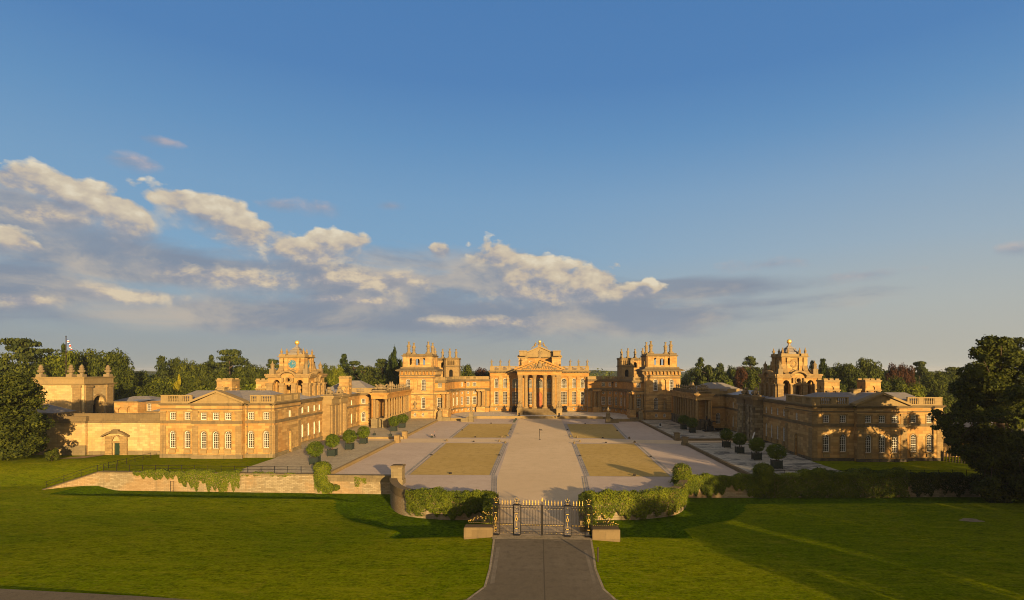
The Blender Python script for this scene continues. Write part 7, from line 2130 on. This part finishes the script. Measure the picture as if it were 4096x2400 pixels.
# ------------------------------------------------------------------ the trees beyond the palace
def pt(kind, leaf, seed, px_, py_, wpx, Y, label, cat='tree', name=None, z0=-.3, group='trees behind the palace'):
    x, zt = at_depth(px_, py_, Y)
    w = wpx / 1400 * Y * {'broad': 1.12, 'column': 1.5, 'conifer': 1.9, 'deodar': 1.35, 'cedar': 1.12}.get(kind, 1.08); h = (zt - z0) * 1.02
    return tree(kind, leaf, seed, x, Y, z0, h, w, label, cat, name, group)
TR = [
 ('cedar', 'leaf_cedar', 1, 62, 838, 150, 185, 'flat-topped spreading cedar at the far left skyline'),
 ('broad', 'leaf_oak', 2, 10, 880, 100, 178, 'dark broad tree under the flat cedar at the left edge'),
 ('broad', 'leaf_oak', 3, 70, 888, 100, 176, 'rounded tree just below the trunk of the flat cedar'),
 ('broad', 'leaf_lime', 4, 158, 870, 95, 186, 'bright rounded tree behind the gate tower flagpole'),
 ('broad', 'leaf_lime', 6, 118, 875, 70, 190, 'bright tree between the flat cedar and the flagpole'),
 ('conifer', 'leaf_conifer', 5, 157, 855, 22, 210, 'small pointed conifer peeping beside the flagpole'),
 ('broad', 'leaf_oak', 7, 222, 857, 100, 200, 'tall dark oak above the middle gate tower urns'),
 ('broad', 'leaf_oak', 8, 272, 862, 95, 197, 'tall rounded oak right of the gate tower'),
 ('broad', 'leaf_oak', 9, 300, 905, 70, 190, 'lower dark tree at the right shoulder of the tall oaks'),
 ('broad', 'leaf_oak', 2, 348, 918, 70, 215, 'dark round tree above the slate roofs, in the dip of the skyline'),
 ('conifer', 'leaf_cedar', 6, 397, 883, 42, 240, 'lone dark conifer standing above the left dip of the treeline'),
 ('broad', 'leaf_lime', 10, 405, 921, 80, 205, 'golden-tinged round tree left of the yellow column tree'),
 ('column', 'leaf_gold', 11, 438, 921, 20, 200, 'narrow golden-yellow column tree'),
 ('column', 'leaf_oak', 12, 466, 916, 50, 205, 'dark green column tree beside the golden one'),
 ('broad', 'leaf_oak', 4, 430, 886, 45, 250, 'dark tree right of the lone conifer'),
 ('broad', 'leaf_oak', 6, 462, 889, 60, 250, 'dark double-headed tree left of the layered cedar'),
 ('broad', 'leaf_oak', 3, 505, 893, 60, 240, 'mid green tree between the dark pair and the layered cedar'),
 ('conifer', 'leaf_cedar', 7, 520, 880, 26, 250, 'thin leaning conifer left of the layered cedar'),
 ('cedar', 'leaf_cedar', 8, 566, 864, 88, 245, 'layered cedar rising highest between left tower urns and blue-dial tower'),
 ('broad', 'leaf_oak', 9, 540, 910, 60, 225, 'leafy tree under the left side of the layered cedar'),
 ('broad', 'leaf_oak', 2, 590, 905, 70, 225, 'leafy tree under the right side of the layered cedar'),
 ('broad', 'leaf_oak', 7, 624, 892, 65, 240, 'rounded dark tree left of the blue-dial tower'),
 ('cedar', 'leaf_cedar', 13, 672, 886, 50, 250, 'grey-green cedar top behind the blue-dial tower'),
 ('broad', 'leaf_oak', 10, 668, 905, 60, 235, 'dark tree directly behind the blue-dial tower'),
 ('bush', 'leaf_lime', 3, 520, 945, 80, 185, 'low bright yellow-green bush above the left wing roof'),
 ('bush', 'leaf_lime', 4, 615, 942, 80, 185, 'low bright bush between the two left chimney blocks'),
 ('broad', 'leaf_oak', 8, 570, 928, 70, 200, 'dark mound of foliage behind the left chimney block'),
 ('broad', 'leaf_oak', 2, 470, 940, 80, 190, 'dark low tree above the left end of the wing roof'),
 ('broad', 'leaf_oak', 4, 390, 945, 90, 188, 'olive low tree behind the yard roofs'),
 ('broad', 'leaf_oak', 9, 335, 950, 70, 186, 'shadowed low tree beside the gate tower'),
 ('broad', 'leaf_oak', 3, 804, 897, 42, 250, 'dark rounded tree right of the blue-dial tower'),
 ('broad', 'leaf_lime', 6, 830, 903, 42, 235, 'bright tree in front of the dark conifer spire'),
 ('conifer', 'leaf_conifer', 14, 847, 877, 32, 265, 'spiky dark conifer right of the blue-dial tower'),
 ('cedar', 'leaf_cedar', 15, 872, 891, 55, 250, 'open cedar right of the spiky conifer'),
 ('deodar', 'leaf_cedar', 16, 890, 902, 55, 235, 'drooping cedar in the gap left of the colonnade'),
 ('broad', 'leaf_oak', 7, 912, 899, 55, 260, 'dark wood tree left of the tall twin spires'),
 ('cedar', 'leaf_cedar', 17, 941, 884, 50, 255, 'thin cedar with bare trunk left of the tall twin spires'),
 ('column', 'leaf_conifer', 18, 972, 853, 34, 245, 'tallest dark spire tree beside the left corner tower'),
 ('column', 'leaf_conifer', 19, 959, 880, 26, 243, 'shorter spire in front of the tallest one'),
 ('column', 'leaf_conifer', 11, 988, 884, 26, 243, 'spire half hidden by the left corner tower'),
 ('broad', 'leaf_oak', 10, 925, 925, 70, 235, 'shadowy undergrowth tree behind the left colonnade'),
 ('broad', 'leaf_oak', 8, 850, 928, 80, 235, 'shadowy low tree behind the left hall roof'),
 ('broad', 'leaf_oak', 4, 1150, 901, 42, 300, 'round tree in the gap beside the left rear tower'),
 ('broad', 'leaf_lime', 2, 1125, 912, 34, 290, 'pale round tree touching the left rear tower'),
 ('broad', 'leaf_copper', 6, 1185, 908, 42, 310, 'copper beech left of the portico house'),
 ('broad', 'leaf_oak', 9, 1204, 911, 26, 305, 'green tree against the left edge of the portico house'),
 ('deodar', 'leaf_cedar', 20, 1724, 884, 66, 225, 'big soft cedar right of the right corner tower'),
 ('deodar', 'leaf_cedar', 21, 1772, 897, 58, 225, 'second soft cedar behind the right colonnade'),
 ('deodar', 'leaf_cedar', 16, 1744, 902, 50, 220, 'lower cedar between the two soft cedars'),
 ('broad', 'leaf_oak', 7, 1805, 898, 40, 250, 'dark tree behind the copper beech, right side'),
 ('broad', 'leaf_copper', 9, 1824, 901, 42, 240, 'copper beech between the soft cedars and the shaded tower'),
 ('cedar', 'leaf_cedar', 13, 1846, 879, 52, 255, 'tall layered cedar behind the right copper beech'),
 ('broad', 'leaf_oak', 2, 1855, 915, 50, 225, 'leafy green tree under the tall layered cedar'),
 ('broad', 'leaf_oak', 3, 1880, 906, 40, 240, 'dark tree just left of the shaded tower'),
 ('cedar', 'leaf_cedar', 17, 1893, 900, 36, 250, 'small cedar top touching the shaded tower'),
 ('bush', 'leaf_lime', 4, 1785, 938, 50, 210, 'bright low bush behind the right colonnade trophy'),
 ('broad', 'leaf_oak', 6, 1700, 925, 40, 235, 'green tree against the right corner tower'),
 ('conifer', 'leaf_conifer', 14, 2025, 889, 30, 220, 'pointed conifer just right of the shaded tower'),
 ('conifer', 'leaf_conifer', 5, 2000, 894, 26, 225, 'dark conifer half behind the shaded tower'),
 ('broad', 'leaf_oak', 8, 2020, 920, 46, 215, 'round green tree under the pointed conifer'),
 ('broad', 'leaf_oak', 10, 2078, 883, 66, 215, 'tall rounded tree above the right wing roof'),
 ('broad', 'leaf_oak', 4, 2137, 888, 74, 212, 'broad rounded tree beside the tall one above the right wing'),
 ('broad', 'leaf_oak', 2, 2105, 915, 70, 205, 'darker tree in front of the two rounded ones'),
 ('broad', 'leaf_copper', 3, 2200, 896, 46, 215, 'copper beech above the right wing gable'),
 ('broad', 'leaf_copper', 7, 2232, 893, 42, 225, 'darkest copper beech beside the right-hand cedar'),
 ('cedar', 'leaf_cedar', 8, 2263, 893, 52, 230, 'flat-topped cedar above the right end of the wing'),
 ('broad', 'leaf_oak', 6, 2200, 930, 70, 195, 'green tree below the copper beech'),
 ('broad', 'leaf_lime', 9, 2243, 942, 76, 185, 'bright low tree above the right balustrade'),
 ('broad', 'leaf_oak', 3, 2292, 925, 76, 195, 'mid green tree left of the great dark tree'),
 ('broad', 'leaf_oak', 7, 2328, 911, 64, 205, 'rounded tree half behind the great dark tree'),
 ('cedar', 'leaf_cedar', 1, 2345, 906, 60, 230, 'cedar top showing just left of the great dark tree'),
 ('broad', 'leaf_oak', 2, 2160, 940, 80, 190, 'dark low tree behind the right chimney blocks'),
 ('broad', 'leaf_oak', 4, 2050, 940, 70, 195, 'low green tree between shaded tower and chimney block'),
 ('broad', 'leaf_oak', 8, 2310, 960, 80, 165, 'dark low tree at the right end of the wing'),
 ('broad', 'leaf_oak', 10, 2420, 920, 90, 190, 'tree wholly within the shade behind the great dark tree'),
]
q = random.Random(12)
for i, (px_, py_) in enumerate([(15, 905), (95, 905), (200, 895), (255, 900), (325, 925), (375, 915), (420, 908), (450, 905), (490, 905), (530, 898), (555, 902), (605, 902), (645, 905), (690, 905), (790, 912), (820, 912), (860, 908), (885, 906), (905, 908), (930, 905), (950, 905)]):
    TR.append(('broad', ('leaf_oak', 'leaf_oak', 'leaf_conifer')[i % 3], 2 + i % 8, px_, py_ + q.uniform(-3, 5), q.uniform(52, 76), 262 + q.uniform(-12, 25), 'dark tree deep in the wood behind the left wing and towers'))
for i, (px_, py_) in enumerate([(1700, 912), (1720, 905), (1755, 908), (1790, 905), (1815, 912), (1840, 908), (1870, 912), (2000, 912), (2035, 908), (2060, 905), (2090, 905), (2120, 905), (2150, 905), (2180, 908), (2215, 908), (2250, 910), (2280, 915), (2310, 918), (2340, 920)]):
    TR.append(('broad', ('leaf_oak', 'leaf_oak', 'leaf_conifer')[i % 3], 2 + i % 8, px_, py_ + q.uniform(-3, 5), q.uniform(52, 76), 262 + q.uniform(-12, 25), 'dark tree deep in the wood behind the right wing and tower'))
for kind, leaf, seed, px_, py_, wpx, Y, label in TR:
    deep = 'deep in the wood' in label
    pt(kind, leaf, seed, px_, py_, wpx, Y, label, group=('wood trees left' if 'left' in label else 'wood trees right') if deep else 'trees behind the palace')
# the far wood closing the view, too distant to tell its trees apart
B = []
r = np.random.default_rng(77)
for i in range(420):
    x = r.uniform(-460, 520); y = r.uniform(330, 470); s_ = r.uniform(4, 8)
    B.append((x, y, r.uniform(5, 12.0), s_, s_, s_ * 1.0))
C, Nn, S = blobs_to_leaves(B, 42000, 1.5, .5, .1)
o = bpy.data.objects.new('far_woodland', leaf_mesh('far_woodland', C, Nn, S, 'leaf_hazed')); COL.objects.link(o); tag(o, kind='stuff')
o['label'] = 'distant belt of woodland along the horizon'; o['category'] = 'woodland'
# trees of the avenue outside the frame on the right: their shade falls across lawn and court
SH = [(71, 50, 33, 22), (93, 62, 15, 15), (108, 74, 20, 20), (80, 55, 19, 18), (65, 24, 17, 16), (48, 6, 15, 14), (82, 20, 21, 19), (64, 2, 15, 14), (120, 60, 24, 22), (60, 37, 12, 9), (80, 2, 18, 16), (97, 22, 22, 20), (55, 9, 13, 9)]
for i, (x, y, h, w) in enumerate(SH):
    tree('open' if i in (1, 2, 8, 12) else 'broad', 'leaf_oak', 2 + i % 6, x, y, -1.5, h, w, 'parkland tree outside the right edge, its shade falling across the lawn', group='shade trees on the right')
